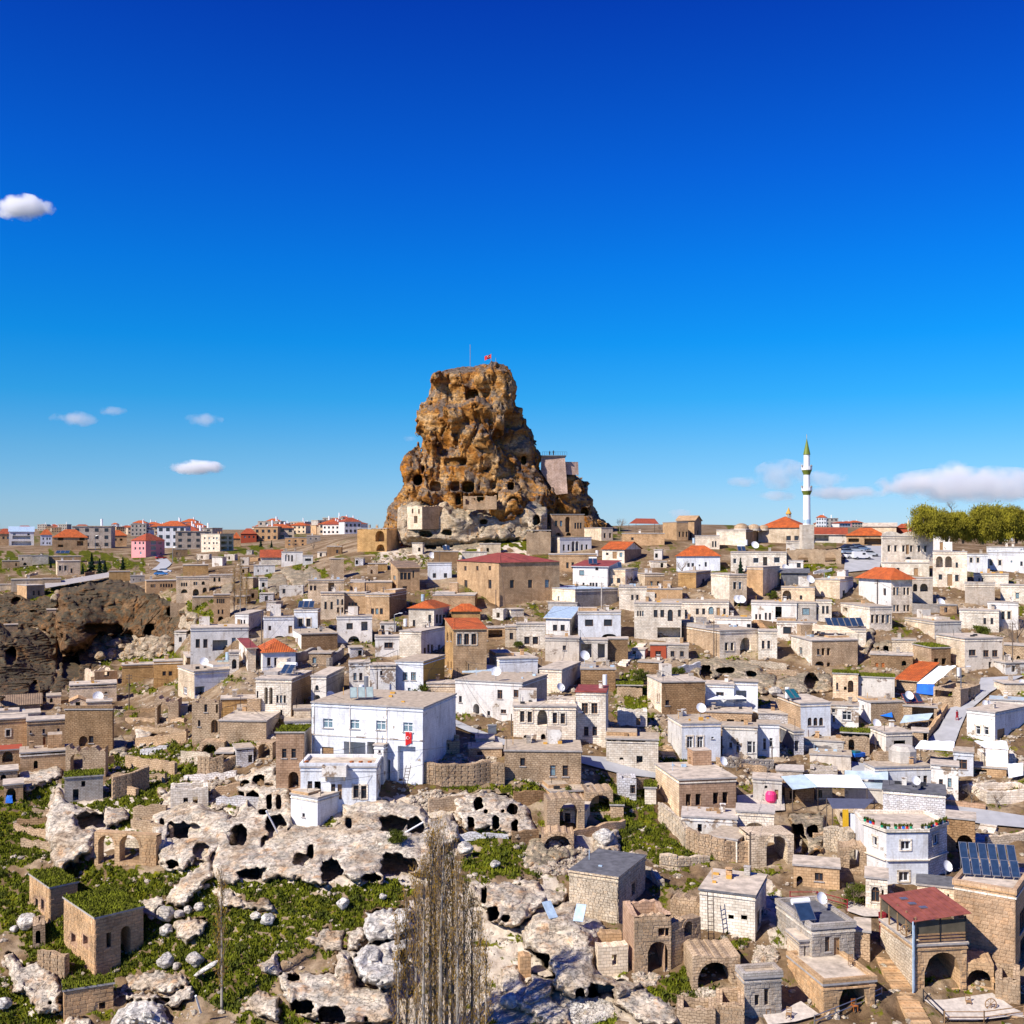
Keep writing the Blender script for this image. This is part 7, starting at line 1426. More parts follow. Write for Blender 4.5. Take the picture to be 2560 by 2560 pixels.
for (t, x, y, n, mat, fr_m, tk, up, lab_, az, kw) in [('A',1718,635,3,'solar','metal',1,0,'three blue solar panels',0,{}),('A',1258,975,2,'frosted','metal',0,0,'pair of grey tilted solar panels',20,{}),('A',1605,1008,2,'solar','metal',1,0,'blue solar panel with a white tank',-20,{}),
  ('E',552,112,3,'frosted','metal',1,1,'three wide grey solar panels',10,{}),('C',935,830,6,'solar','metal',0,0,'row of six dark solar panels',5,dict(pw=1.1,ph=2.3)),('F',1570,290,2,'teal','metal',1,1,'bright teal solar panel with a yellow capped tank',30,{}),
  ('G',990,345,3,'solar','maroon',1,1,'three dark solar panels with red frames',10,{}),('G',1798,432,2,'solar','yel',1,1,'pair of yellow framed dark solar panels',15,dict(ph=2.2)),('G',868,1098,2,'frosted','yel',1,1,'pair of yellow framed frosted solar panels',10,dict(ph=2.4,pw=1.25)),
  ('L',335,730,1,'solar','metal',1,0,'single ribbed solar panel with a long white tank',12,dict(pw=1.7)),('L',1700,400,6,'solar','metal',0,0,'two rows of tall dark solar panels',-14,dict(rows=2,pw=.78,ph=1.9)),('B',1400,388,2,'solar','metal',1,0,'pair of small solar panels with a tank',0,{}),
  ('B',1545,410,1,'solar','metal',0,0,'single small blue solar panel',0,{}),('C',350,405,2,'solar','metal',1,0,'blue solar panels with a white tank',0,{}),('C',527,485,2,'solar','metal',0,0,'flat blue solar panel',0,{}),('K',635,1515,2,'solar','metal',1,1,'blue solar panel with an upright white tank',10,{}),
  ('A',350,325,3,'solar','metal',0,0,'blue roof panels',0,dict(pw=2)),('A',780,245,3,'solar','metal',0,0,'blue solar panels',0,dict(pw=2))]:
    P, hl = host(t, x, y); solar(P, n, lb(lab_, hl, 'standing beside the houses'), az=az, mat=mat, frame=fr_m, tank=bool(tk), upright=bool(up), **kw)
for (t, x, y, c, cap) in [('B',443,598,'alu',None),('B',345,740,'white',None),('B',1465,1072,'white',None),('C',78,362,'alu',None),('K',1735,1560,'white',None),('A',1270,930,'alu',None),('B',125,1085,'metal',None),('G',1365,120,'white',None),('C',372,372,'white',None)]:
    P, hl = host(t, x, y); tank(P, lb('small upright water tank', hl, 'standing near a solar heater'), mat=c, cap=cap, r_=.4 if P.y > 200 else .33)
for i, (x, y, a) in enumerate([(245,735,.5),(425,760,-.3)]):
    P = ground('J', x, y, -3.5); P.z += .6; b = MB(); b.box(-.5, .5, 0, 1.9, 0, .08); o = b.build('collector_panel', M['alu']); o.location = P; o.rotation_euler = (.7, 0, a); tag(o, lab(['loose blue panel leaning on the smooth white rock, left one', 'loose blue panel propped beside a wire frame, right one'][i]), 'panel')
wires = {}
for (t, x, y0, y1, lab_, kw) in [('A',725,1000,1215,'tall dark pole before the gorge mouth',{}),('A',1470,650,835,'thin pole left of the worn bluish house',{}),('B',187,985,1140,'thin dark pole by the parked white car',dict(arms=False)),('B',537,310,418,'dark pole in front of the castle slope',{}),('B',1447,485,652,'tall concrete pole with four lamps',dict(mat='gr',r_=.16)),
  ('B',1725,600,790,'dark pole before the hotel gallery',{}),('C',190,790,995,'pole beside the pergola terrace',{}),('C',1107,560,705,'pole in front of the orange pyramid roof',{}),('C',1868,800,1085,'tall brown electric pole at the right',{}),('C',1578,1055,1235,'grey street lamp by the road ruin',dict(mat='metal',lamp=True,arms=False)),
  ('D',15,240,360,'dark pole at the left edge',{}),('E',1390,190,318,'wooden pole before the porch balcony house',dict(arms=False)),('F',1385,650,850,'bare wooden pole by the vine hung house',dict(arms=False)),('G',728,505,745,'rusty thin mast at the bottle roofed house',dict(arms=False,r_=.06)),('J',1685,60,430,'slim black pole with insulators above the ruins',dict(r_=.12)),
  ('E',1728,190,350,'pale street lamp between two tower houses',dict(mat='metal',arms=False,lamp=True)),('G',655,580,760,'thin mast on the grey yard wall',dict(arms=False,r_=.05)),('A',535,225,310,'lamp post before the far apartments',dict(mat='metal',arms=False,lamp=True)),('A',970,290,375,'lamp post by the far bend in the road',dict(mat='metal',arms=False,lamp=True)),
  ('B',283,665,770,'tall street lamp among the clutter roofs',dict(mat='metal',arms=False,lamp=True)),('B',853,525,628,'short post pair in front of the stone hall',dict(arms=False)),('L',1130,740,1235,'pale blue downpipe mast at the terrace corner',dict(mat='alu',arms=False,r_=.07))]:
    P, Hh = pole(t, x, y0, y1, lab_, **kw); wires[(t, x)] = P+Vector((0, 0, Hh-.3))
for i, (a, c, lab_) in enumerate([(('F',1385), ('G',728), 'overhead wire crossing above the white wide arch house'), (('B',1447), ('B',1725), 'overhead wire from the concrete pole to the hotel'), (('J',1685), ('F',1385), 'overhead wire above the four window house'), (('B',1725), ('C',190), 'overhead wire along the pergola terrace'), (('A',725), ('B',187), 'overhead wire above the white roofs at left'), (('C',1868), ('C',1107), 'overhead wire towards the orange pyramid roof')]):
    A, B_ = wires[a], wires[c]; b = MB(); n = 14
    for k in range(n): p0, p1 = A.lerp(B_, k/n), A.lerp(B_, (k+1)/n); s0, s1 = 4*(k/n)*(1-k/n), 4*((k+1)/n)*(1-(k+1)/n); b.tube(p0-Vector((0, 0, 1.4*s0)), p1-Vector((0, 0, 1.4*s1)), .018, n=3, cap=False)
    tag(b.build('overhead_wire', M['blackm']), lab(lab_), 'wire')
ks = [k for k in range(NB) if ALLH[k].d < 250 and BBOX[k][0] > 500 and BBOX[k][3] < 2150]; r8 = random.Random(5); nwire = 0
for k in ks:
    if nwire >= 44: break
    A_ = ALLH[k]; c = [j for j in ks if j != k and 12 < math.hypot(ALLH[j].O[0]-A_.O[0], ALLH[j].O[1]-A_.O[1]) < 30]
    if not c or r8.random() < .3: continue
    B2 = ALLH[r8.choice(c)]; A = Vector((A_.O[0]+.3, A_.O[1]+.5, A_.zr+1.6)); B_ = Vector((B2.O[0]+.3, B2.O[1]+.5, B2.zr+1.6)); b = MB()
    for i in range(8): s0, s1 = 4*(i/8)*(1-i/8), 4*((i+1)/8)*(1-(i+1)/8); b.tube(A.lerp(B_, i/8)-Vector((0, 0, .9*s0)), A.lerp(B_, (i+1)/8)-Vector((0, 0, .9*s1)), .022, n=3, cap=False)
    b.tube(A-Vector((0, 0, 1.7)), A, .04, n=4); b.tube(B_-Vector((0, 0, 1.7)), B_, .04, n=4)
    tag(b.build('service_cable', M['blackm']), lab(lb('thin service cable', A_.label, '')), 'cable'); nwire += 1
# vehicles
def car(P, yaw, col, label, van=False, L=4.3, group=None, name='car'):
    o = empty(name, P+Vector((0, 0, .05)), yaw); tag(o, lab(label), 'van' if van else 'car', group); w_ = .86; b = MB(); Hh = 1.9 if van else 1.45
    pr = [(-L/2, .35), (-L/2, .75), (-L/2+.15, .92 if not van else 1.5), (-L/2+.5, 1.0 if not van else Hh-.1), (L/2-1.25, .95), (L/2-.25, .8), (L/2, .62), (L/2, .35)]
    if van: pr = [(-L/2, .35), (-L/2, Hh-.2), (-L/2+.2, Hh), (L/2-1.7, Hh), (L/2-1.0, 1.1), (L/2-.1, .95), (L/2, .7), (L/2, .35)]
    for s in (-w_, w_): b.face([(x, s, z) for x, z in (pr if s < 0 else pr[::-1])])
    for i in range(len(pr)): x0, z0 = pr[i]; x1, z1 = pr[(i+1) % len(pr)]; b.face([(x0, -w_, z0), (x0, w_, z0), (x1, w_, z1), (x1, -w_, z1)])
    m_ = simple('car_paint_'+str(col), col, .25, .1, .02, spec=.6) if ('car_paint_'+str(col)) not in bpy.data.materials else bpy.data.materials['car_paint_'+str(col)]
    b.build('body', m_, o)
    if not van:
        b = MB(); cp = [(-L/2+.35, .98), (-L/2+.95, Hh-.03), (L/2-2.0, Hh), (L/2-1.2, .95)]; wt = w_-.16
        for s in (-1, 1): b.face([(x, s*(w_-.04 if z < 1.1 else wt), z) for x, z in cp][::s])
        for i in (0, 2): b.face([(cp[i][0], -w_+.04 if cp[i][1] < 1.1 else -wt, cp[i][1]), (cp[i][0], w_-.04 if cp[i][1] < 1.1 else wt, cp[i][1]), (cp[i+1][0], w_-.04 if cp[i+1][1] < 1.1 else wt, cp[i+1][1]), (cp[i+1][0], -w_+.04 if cp[i+1][1] < 1.1 else -wt, cp[i+1][1])])
        b.build('windows', M['glass'], o); b = MB(); b.box(cp[1][0], cp[2][0], -wt, wt, Hh-.03, Hh+.03); b.build('roof', m_, o)
    else:
        b = MB(); b.face([(L/2-1.62, -w_+.08, Hh-.12), (L/2-1.62, w_-.08, Hh-.12), (L/2-1.0, w_-.05, 1.15), (L/2-1.0, -w_+.05, 1.15)]); b.box(L/2-2.5, L/2-1.75, -w_-.01, w_+.01, 1.1, 1.6); b.build('windows', M['glass'], o)
    for x in (-L/2+.8, L/2-.8):
        for s in (-1, 1):
            b = MB(); b.tube((x, s*(w_-.2), .32), (x, s*(w_+.02), .32), .32, n=12); t_ = b.build('wheel', M['black'], o); b = MB(); b.tube((x, s*(w_+.02), .32), (x, s*(w_+.035), .32), .18, n=8); b.build('rim', M['metal'], t_)
    for s in (-1, 1): b = MB(); b.box(L/2-.06, L/2+.02, s*.6-.15, s*.6+.15, .62, .76); b.build('headlight', M['white'], o)
    return o
WH = (.75, .75, .76)
car(ground('B', 283, 1146), math.radians(12), WH, 'white hatchback parked on the road behind the large white house')
for (x, y, a, c, v, l_) in [(1022,446,5,WH,1,'white van at the front of the small car park'),(962,440,25,WH,0,'white car parked left of the white van'),(1068,430,10,(.6,.64,.68),0,'silver white car parked right of the van'),(943,418,20,(.3,.38,.48),0,'blue grey car at the left side of the car park'),
  (985,408,15,(.5,.55,.6),0,'silver car in the second row of the car park'),(1022,400,10,(.16,.24,.38),0,'dark blue car in the second row of the car park'),(952,392,15,(.02,.03,.06),0,'black car at the back of the car park'),(1000,390,10,(.2,.3,.42),0,'steel blue car at the back of the car park')]:
    car(ground('C', x, y), math.radians(a), c, l_, bool(v), 4.6 if v else 4.3, 'cars in the small car park')
car(ground('A', 905, 355), .6, (.45, .03, .03), 'red car on the far bend in the road'); car(ground('A', 905, 447), .1, (.05, .2, .5), 'blue car parked by the gorge hotel'); car(ground('A', 925, 432), .1, WH, 'white car parked by the gorge hotel')
def cart():
    P = ground('G', 485, 825); o = empty('handcart', P, .5); tag(o, lab('bright blue three wheeled cart loaded with goods in the yard'), 'cart'); b = MB(); b.box(-.9, .9, -.6, .6, .5, 1.0); b.build('tray', M['blue'], o); b = MB(); b.box(-.6, .5, -.4, .4, 1.0, 1.35); b.build('load', M['teal'], o); b = MB(); b.box(.9, 1.5, -.35, .35, .35, .95); b.build('seat_box', M['blue'], o)
    for x, y in ((-.6, -.6), (-.6, .6), (1.2, 0)): b = MB(); b.tube((x, y-.06, .3), (x, y+.06, .3), .3, n=12); b.build('wheel', M['black'], o)
cart()
# people: one skinned body each
def person(P, yaw, label, top, legs, hgt=1.7, walk=.15):
    o = empty('person', P, yaw); tag(o, lab(label), 'person'); k = hgt/1.7
    V = [(0,0,.92),(0,0,1.15),(0,0,1.40),(0,0,1.50),(0,-.01,1.60),(-.1,0,.88),(-.11,walk,.48),(-.11,walk+.02*0-.03,.06),(.1,0,.88),(.11,-walk,.48),(.11,-walk+.03,.06),(-.18,0,1.38),(-.24,-.06,1.12),(-.22,-.16,.90),(.18,0,1.38),(.24,.06,1.12),(.22,-.04,.88),(-.11,walk-.16,.03),(.11,-walk-.1,.03)]
    E_ = [(0,1),(1,2),(2,3),(3,4),(0,5),(5,6),(6,7),(0,8),(8,9),(9,10),(2,11),(11,12),(12,13),(2,14),(14,15),(15,16),(7,17),(10,18)]
    Rr = [.15,.14,.15,.06,.10,.10,.065,.045,.10,.065,.045,.075,.05,.035,.075,.05,.035,.035,.035]
    me = bpy.data.meshes.new('body'); me.from_pydata([tuple(c*k for c in v) for v in V], E_, []); ob = link(bpy.data.objects.new('body', me)); ob.parent = o; me.materials.append(M[top])
    md = ob.modifiers.new('skin', 'SKIN'); me.skin_vertices.new() if not me.skin_vertices else None
    for i, r_ in enumerate(Rr): me.skin_vertices[0].data[i].radius = (r_*k, r_*k)
    me.skin_vertices[0].data[0].use_root = True; ob.modifiers.new('sub', 'SUBSURF').levels = 1
    b = MB(); b.tube((0, 0, .50*k), (0, 0, .98*k), .21*k, .17*k, 10); b.build('skirt' if legs == 'skirt' else 'coat', M['blackm' if top != 'carpet' else 'carpet'], o, True)
    V_, F_ = IC[2]; h_ = npmesh('hair', V_*.105*k+np.array((0, .03, 1.66*k)), F_, M['black'], True, o)
person(ground('G', 1355, 488), .3, 'person in dark red walking up the road with a shadow beside them', 'carpet', 'skirt', 1.65)
_s = FO/350.0
for x, l_ in ((1388, 'person leaning on the castle lookout railing, left of two'), (1416, 'person standing upright on the castle lookout, right of two')): person(Vector(((900+x*.34161-1280*1.0)/_s*342/350, 342.5, -(860+832*.34161-CY)/_s)), 0, l_, 'black', 'coat', 1.75 if x > 1400 else 1.6, .05)
# minaret, domes, cupola
def lathe(b, prof, n=20, c=(0, 0)):
    for i in range(len(prof)-1):
        (r0, z0), (r1, z1) = prof[i], prof[i+1]
        for k in range(n):
            a0, a1 = 2*math.pi*k/n, 2*math.pi*(k+1)/n; P = lambda r_, a, z: (c[0]+r_*math.cos(a), c[1]+r_*math.sin(a), z)
            f = [P(r0, a0, z0), P(r0, a1, z0), P(r1, a1, z1), P(r1, a0, z1)]
            if r1 < 1e-4: f = f[:3]
            if r0 < 1e-4: f = [f[0], f[2], f[3]]
            b.face(f)
def minaret():
    d = 283.0; s = FO/d; px = 1700+712*.44513; zz = lambda y: -(1000+y*.44513-CY)/s; P = Vector(((px-1280)/s, d, zz(770))); o = empty('minaret', P); tag(o, lab('tall white minaret with two balconies and a green cone'), 'minaret'); Z = lambda y: zz(y)-P.z
    b = MB(); lathe(b, [(1.05, -3), (1.05, 0), (.93, Z(640)), (.88, Z(525)), (.80, Z(400)), (.78, Z(307)), (0, Z(306))], 14); b.build('shaft', M['white'], o)
    for y in (388, 505):
        b = MB(); lathe(b, [(.85, Z(y+32)), (.95, Z(y+24)), (1.3, Z(y+6)), (1.3, Z(y+2))], 16); g = b.build('balcony_corbel', M['green_cone'], o); b = MB(); lathe(b, [(1.32, Z(y+6)), (1.36, Z(y+2)), (1.36, Z(y-14)), (1.26, Z(y-14)), (1.26, Z(y)), (.8, Z(y))], 16); b.build('balcony', M['white'], o)
        for k in range(4): b = MB(); a = k*1.57+.5; b.tube((1.4*math.cos(a), 1.4*math.sin(a), Z(y-16)), (1.75*math.cos(a), 1.75*math.sin(a), Z(y-19)), .14, .22, 6); b.build('loudspeaker', M['gr'], o)
    b = MB(); lathe(b, [(.92, Z(307)), (.88, Z(303)), (0, Z(212))], 16); c_ = b.build('cone', M['green_cone'], o); b = MB(); b.tube((0, 0, Z(216)), (0, 0, Z(193)), .05, n=5); b.build('finial', M['yel'], o)
    b = MB(); b.box(-1.5, 1.5, -1.5, 1.5, -3, Z(700)); b.build('base', M['lc'], o); b = MB(); lathe(b, [(.99, Z(695)), (1.0, Z(672)), (.97, Z(670))], 14); b.build('blue_band', M['alu'], o)
M['green_cone'] = simple('olive_green_cone', (.16, .20, .03), .5, .1)
minaret()
for i, (x, y, w_, l_) in enumerate([(345, 282, 84, 'left and largest stone dome of the old bath house'), (415, 280, 72, 'middle stone dome of the old bath house'), (470, 272, 60, 'right stone dome beside the mosque roof')]):
    Hd = HOUSES['dom']; P = onroof(Hd, x, y); P.y = Hd.d+5+i*2; px, _ = q('C', x, 0); P.x = (px-1280)/FO*P.y; P.z = Hd.zr; r_ = w_*.5*.44513/FO*P.y; o = empty('stone_dome', P); tag(o, lab(l_), 'dome', 'domes of the old bath house'); b = MB(); lathe(b, [(r_, -.3), (r_, .25)], 20); b.build('drum', M['lc'], o)
    b = MB(); lathe(b, [(r_*math.cos(a), .25+r_*.72*math.sin(a)) for a in [k*math.pi/16 for k in range(9)]], 20); b.build('shell', M['ru'], o, True)
P = ground('C', 610, 262); P = wp(*q('C', 610, 222), 318.0); o = empty('lantern_cupola', P); tag(o, lab('small ochre lantern cupola rising behind the mosque roof'), 'cupola')
for k in range(6): b = MB(); a = k*math.pi/3; b.tube((.6*math.cos(a), .6*math.sin(a), -1), (.6*math.cos(a), .6*math.sin(a), 1.6), .12, n=6); b.build('column', M['lc'], o)
b = MB(); lathe(b, [(.85, 1.6), (.85, 1.8), (.4, 2.6), (0, 3.6)], 12); b.build('cap', M['oc'], o); b = MB(); lathe(b, [(1.0, -6), (1.0, -1), (.85, -.6)], 12); b.build('base', M['yt'], o)
for i in range(5):
    x = [1283, 1382, 1400, 1418, 1335][i]; P = ground('C', x, 318, 0); P = wp(*q('C', x, 303), 268.0); o = empty('folded_parasol', P); tag(o, lab('closed cream parasol on the hotel roof terrace'), 'parasol', 'closed parasols on the hotel terrace'); b = MB(); b.tube((0, 0, -1.5), (0, 0, 3.9), .05, n=5); b.build('pole', M['wood'], o); b = MB(); lathe(b, [(.15, .8), (.42, 1.3), (.3, 2.6), (0, 3.8)], 8); b.build('canopy', M['cr'], o)
# wavy hotel parapet
Hc = HOUSES['c10']; b = MB(); n = 48
for i in range(n):
    x0, x1 = Hc.W*i/n, Hc.W*(i+1)/n; g = lambda x: .35+.75*abs(math.sin(math.pi*2.5*x/Hc.W+.25))
    b.face([(x0, -.1, Hc.H+.2), (x1, -.1, Hc.H+.2), (x1, -.1, Hc.H+.2+g(x1)), (x0, -.1, Hc.H+.2+g(x0))]); b.face([(x0, -.1, Hc.H+.2+g(x0)), (x1, -.1, Hc.H+.2+g(x1)), (x1, .25, Hc.H+.2+g(x1)), (x0, .25, Hc.H+.2+g(x0))]); b.face([(x1, .25, Hc.H+.2), (x0, .25, Hc.H+.2), (x0, .25, Hc.H+.2+g(x0)), (x1, .25, Hc.H+.2+g(x1))])
b.build('wavy_parapet', M['lc'], Hc.root)
# flag on the white house
Hm = HOUSES['main']; px, py = q('E', 812, 325); uu, z = planehit(Hm.O, Hm.u, px, py); b = MB(); uu = uu; z -= Hm.zb
for i in range(4): x0, x1 = uu-.42+.21*i, uu-.42+.21*(i+1); y = lambda x: -.12-.04*math.sin(x*9); b.face([(x0, y(x0), z-.95+.1*i), (x1, y(x1), z-.95+.1*(i+1)), (x1, y(x1), z+.85), (x0, y(x0), z+.85)])
fo = b.build('flag', M['red']); fo.location = Hm.root.location; fo.rotation_euler = Hm.root.rotation_euler; tag(fo, lab('red flag with a white crescent and star hanging on the large white house'), 'flag'); crescent(fo, (uu-.08, -.2, z+.1), .2)
Hl = HOUSES['low']; b = MB(); b.box(Hl.W*.3, Hl.W*.62, -1.1, 0, Hl.H-.9, Hl.H-.72); b.box(Hl.W*.3, Hl.W*.62, -1.12, -.98, Hl.H-.72, Hl.H+.45); b.box(Hl.W*.3-.02, Hl.W*.3+.12, -.98, 0, Hl.H-.72, Hl.H+.45); b.box(Hl.W*.62-.12, Hl.W*.62+.02, -.98, 0, Hl.H-.72, Hl.H+.45); b.build('balcony', M['wd'], Hl.root)
for k in range(2): b = MB(); b.tube((Hl.W*(.34+.24*k), -.5, Hl.H-.9), (Hl.W*(.34+.24*k), 0, Hl.H-1.6), .12, n=5); b.build('bracket', M['lc'], Hl.root)
for k, x in enumerate((.06, .66, .78, .9)): b = MB(); b.tube((Hl.W*x, 1.0, Hl.H+.2), (Hl.W*x, 1.0, Hl.H+.62), .22, .28, 9); b.build('flower_pot', M['orwood'], None).location = (0, 0, 0); po = C.objects[-1]; po.parent = None; po.matrix_world = Hl.root.matrix_basis.copy(); tag(po, lab('terracotta flower pot on the white terrace, %s from the left' % ['first', 'second', 'third', 'fourth'][k]), 'flower pot', 'flower pots on the white terrace')
b = MB()
for k in range(3): b.box(Hm.W*(.02+.33*k), Hm.W*(.02+.33*k)+.08, -.09, -.01, 0, Hm.H)
b.build('downpipe', M['wd'], Hm.root)
b = MB(); bars(b, Hm.FF, [(0, Hm.W, Hm.H*.585, Hm.H*.585+.14)], -.08, .02); b.build('string_course', M['wd'], Hm.root)
# awnings and tarpaulins
def sheet(t, label, pts, offs, mat, name='tarpaulin', n=8, sag=.25, cat='tarpaulin', hts=None, posts=True):
    """pts: four image corners (near left, near right, far right, far left) with ground rows, hts: heights above ground"""
    P = [ground(t, x, y) for x, y in pts]
    for p, hh in zip(P, offs): p.z += hh
    o = empty(name, P[0]); tag(o, lab(label), cat); b = MB(); f = lambda u, v: P[0].lerp(P[1], u).lerp(P[3].lerp(P[2], u), v)-Vector((0, 0, sag*(math.sin(math.pi*u)*math.sin(math.pi*v)+.3*math.sin(u*17)*math.sin(v*11))))-P[0]
    for i in range(n):
        for j in range(n): b.face([f(i/n, j/n), f((i+1)/n, j/n), f((i+1)/n, (j+1)/n), f(i/n, (j+1)/n)])
    b.build('sheet', M[mat], o, True)
    if posts:
        for p, hh in zip(P, offs): b = MB(); q_ = p-P[0]; b.tube((q_.x, q_.y, q_.z-hh-.3), (q_.x, q_.y, q_.z), .06, n=5); b.build('post', M['pole'], o)
    return o
sheet('C', 'cream awning stretched over the tan terrace', [(742,985),(1000,990),(930,960),(745,955)], [4.6,4.2,4.6,4.9], 'cr', 'awning', sag=.1, cat='awning')
sheet('G', 'blue and white tarpaulin over the stone shelter', [(1005,260),(1155,275),(1350,215),(1195,200)], [1.8,2.0,4.0,3.6], 'tarp')
sheet('G', 'blue tarpaulin flap hanging below the white sheet', [(1003,268),(1158,285),(1160,280),(1010,262)], [.3,.3,2.0,1.8], 'blue', sag=.05, posts=False)
sheet('G', 'white tarpaulin draped over the yard roof', [(985,905),(1325,960),(1335,870),(1040,850)], [2.9,3.4,3.4,3.2], 'tarp')
sheet('G', 'white tent sheet on poles at the right', [(1590,945),(1800,950),(1780,880),(1500,880)], [3.6,3.4,3.6,3.6], 'tarp')
sheet('G', 'white plastic curtain wall of the tent at the right', [(1610,950),(1800,960),(1790,950),(1600,940)], [.2,.2,3.3,3.3], 'tarp', sag=.1, posts=False)
sheet('G', 'pale pink cloth hung over the terrace edge at the right', [(1800,1010),(1925,985),(1925,950),(1790,960)], [.4,.4,1.6,1.6], 'tarp', sag=.1, posts=False)
sheet('F', 'white patched roof sheet over the terrace shelter', [(1755,1180),(2150,1190),(2080,1110),(1640,1105)], [3.1,3.1,3.6,3.6], 'tarp', sag=.08)
sheet('F', 'clear plastic greenhouse roof beside the white sheet', [(1550,1190),(1755,1180),(1640,1105),(1455,1110)], [2.9,3.1,3.6,3.4], 'clear', sag=.05)
sheet('G', 'grey plastic roof hung between the yards', [(385,1130),(760,1140),(760,1090),(385,1080)], [2.2,2.2,2.6,2.6], 'clear', sag=.1)
sheet('G', 'corrugated grey porch roof above the yellow curtain', [(280,1500),(560,1500),(640,1440),(230,1430)], [3.6,3.6,4.0,4.0], 'metal', sag=.03)
sheet('G', 'mustard yellow curtain hanging under the porch roof', [(368,1560),(420,1560),(418,1552),(366,1552)], [.1,.1,4.2,4.2], 'yel', 'curtain', cat='curtain', sag=.15, posts=False)
sheet('G', 'white curtain hanging beside the yellow one', [(430,1550),(550,1550),(548,1545),(428,1545)], [1.3,1.3,3.6,3.6], 'tarp', 'curtain', cat='curtain', sag=.15, posts=False)
sheet('G', 'pale green plastic roof by the road gate', [(860,600),(1110,570),(1150,520),(900,540)], [1.6,1.6,1.8,1.8], 'clear', sag=.05)
sheet('G', 'blue tarpaulin scrap on the yard wall', [(690,510),(800,515),(790,490),(700,490)], [1.2,1.0,1.6,1.8], 'blue', sag=.05, posts=False)
sheet('D', 'blue tarpaulin heap in the lowest cellar arch', [(30,700),(72,700),(68,690),(34,690)], [.2,.2,1.0,1.0], 'blue', sag=-.2, posts=False)
sheet('L', 'dark red carpet hung over the wall beside the stairs', [(885,905),(968,880),(965,870),(865,880)], [.3,.3,3.2,3.2], 'carpet', 'carpet', cat='carpet', sag=.05, posts=False)
sheet('B', 'red shade roof of the pergola terrace restaurant', [(1600,225),(1770,228),(1745,214),(1640,212)], [3.8,3.8,4.8,4.8], 'tiler', 'pergola_roof', cat='pergola', sag=0)
sheet('A', 'long dark sloping metal roof along the gorge rim', [(255,545),(625,480),(610,462),(250,525)], [1.5,1.5,2.0,2.0], 'edge', 'rim_roof', cat='roof', sag=0)
sheet('F', 'crumpled white plastic on the round terrace roof', [(860,420),(1210,410),(1120,380),(940,385)], [2.6,2.6,2.6,2.6], 'tarp', sag=.25, posts=False)
for (t, x, y, r_, m_, l_) in [('F',1375,1112,.75,'pink','round pink plastic tank on the paved terrace')]:
    P = ground(t, x, y); b = MB(); lathe(b, [(0, 0), (r_*.7, 0), (r_, .3), (r_, 1.1), (r_*.7, 1.5), (0, 1.55)], 16); o = b.build('plastic_tank', M[m_], None, True); o.location = P; tag(o, lab(l_), 'tank')
P = ground('G', 870, 850); P, _ = host('G', 870, 830); b = MB(); lathe(b, [(1.9, 0), (1.9, 1.6), (1.3, 2.2), (0, 2.3)], 9); o = b.build('concrete_cistern', M['gy']); o.location = P; tag(o, lab('grey faceted concrete dome block on the long grey white roof'), 'cistern')
b = MB(); b.box(-.6, .6, -.4, .4, 0, 1.1); b.box(-.65, .65, -.45, .45, 1.1, 1.25); o = b.build('waste_bin', M['metal']); o.location = ground('E', 1282, 300); tag(o, lab('grey metal waste bin at the roadside'), 'bin')
# ladders
def ladder(t, label, x0, y0, x1, y1, off=-.4, hgt=None, mat='pole'):
    B_ = ground(t, x0, y0, off); px, py = q(t, x1, y1); T_ = wp(px, py, B_.y+.8); o = empty('ladder', B_); tag(o, lab(label), 'ladder'); b = MB(); Dv = T_-B_
    for s in (-.28, .28): b = MB(); b.tube((s, 0, 0), (Dv.x+s, Dv.y, Dv.z), .05, n=5); b.build('rail', M[mat], o)
    n = int(Dv.length/.38)
    for k in range(1, n): b = MB(); c = Dv*(k/n); b.tube((c.x-.28, c.y, c.z), (c.x+.28, c.y, c.z), .035, n=4); b.build('rung', M[mat], o)
ladder('J', 'dark wooden ladder leaning on the plastered house', 1400, 865, 1392, 500); ladder('E', 'wooden ladder leaning in the courtyard of the white house', 790, 600, 812, 480, off=-.6)
# stairs
def stairs(t, label, xb, yb, xt, yt, wpx, n, mat='st', name='stone_stairs'):
    A = ground(t, xb, yb); B_ = ground(t, xt, yt); o = empty(name, A); tag(o, lab(label), 'stairs'); D_ = B_-A; wd = wpx*TILES[t][2]/FO*A.y; L = math.hypot(D_.x, D_.y); ux, uy = D_.x/L, D_.y/L; nx, ny = -uy, ux
    for k in range(n):
        b = MB(); z = D_.z*(k+1)/n+.12; s0, s1 = L*k/n, L*(k+1)/n; c = [(ux*s0-nx*wd/2, uy*s0-ny*wd/2), (ux*s0+nx*wd/2, uy*s0+ny*wd/2), (ux*s1+nx*wd/2, uy*s1+ny*wd/2), (ux*s1-nx*wd/2, uy*s1-ny*wd/2)]
        zb_ = D_.z*k/n-.8; b.face([(x, y, z) for x, y in c]); 
        for i in range(4): j = (i+1) % 4; b.face([(c[i][0], c[i][1], zb_), (c[j][0], c[j][1], zb_), (c[j][0], c[j][1], z), (c[i][0], c[i][1], z)])
        b.build('step', M[mat], o)
stairs('L', 'long shaded stone staircase beside the vaulted house', 1180, 1470, 900, 960, 150, 26); stairs('G', 'pale public stairs climbing to the upper road', 1560, 1560, 1630, 1390, 140, 13, 'lc'); stairs('F', 'grassy stone steps beside the moulded window house', 560, 760, 510, 640, 110, 9, 'ru')
stairs('B', 'curving stone steps beside the ruined garden', 1560, 950, 1680, 830, 50, 12, 'lc'); stairs('C', 'tan outside stairs of the white terrace house', 480, 850, 420, 780, 40, 9, 'st'); stairs('C', 'outside staircase of the wavy parapet hotel', 1400, 480, 1320, 420, 30, 9, 'lc')
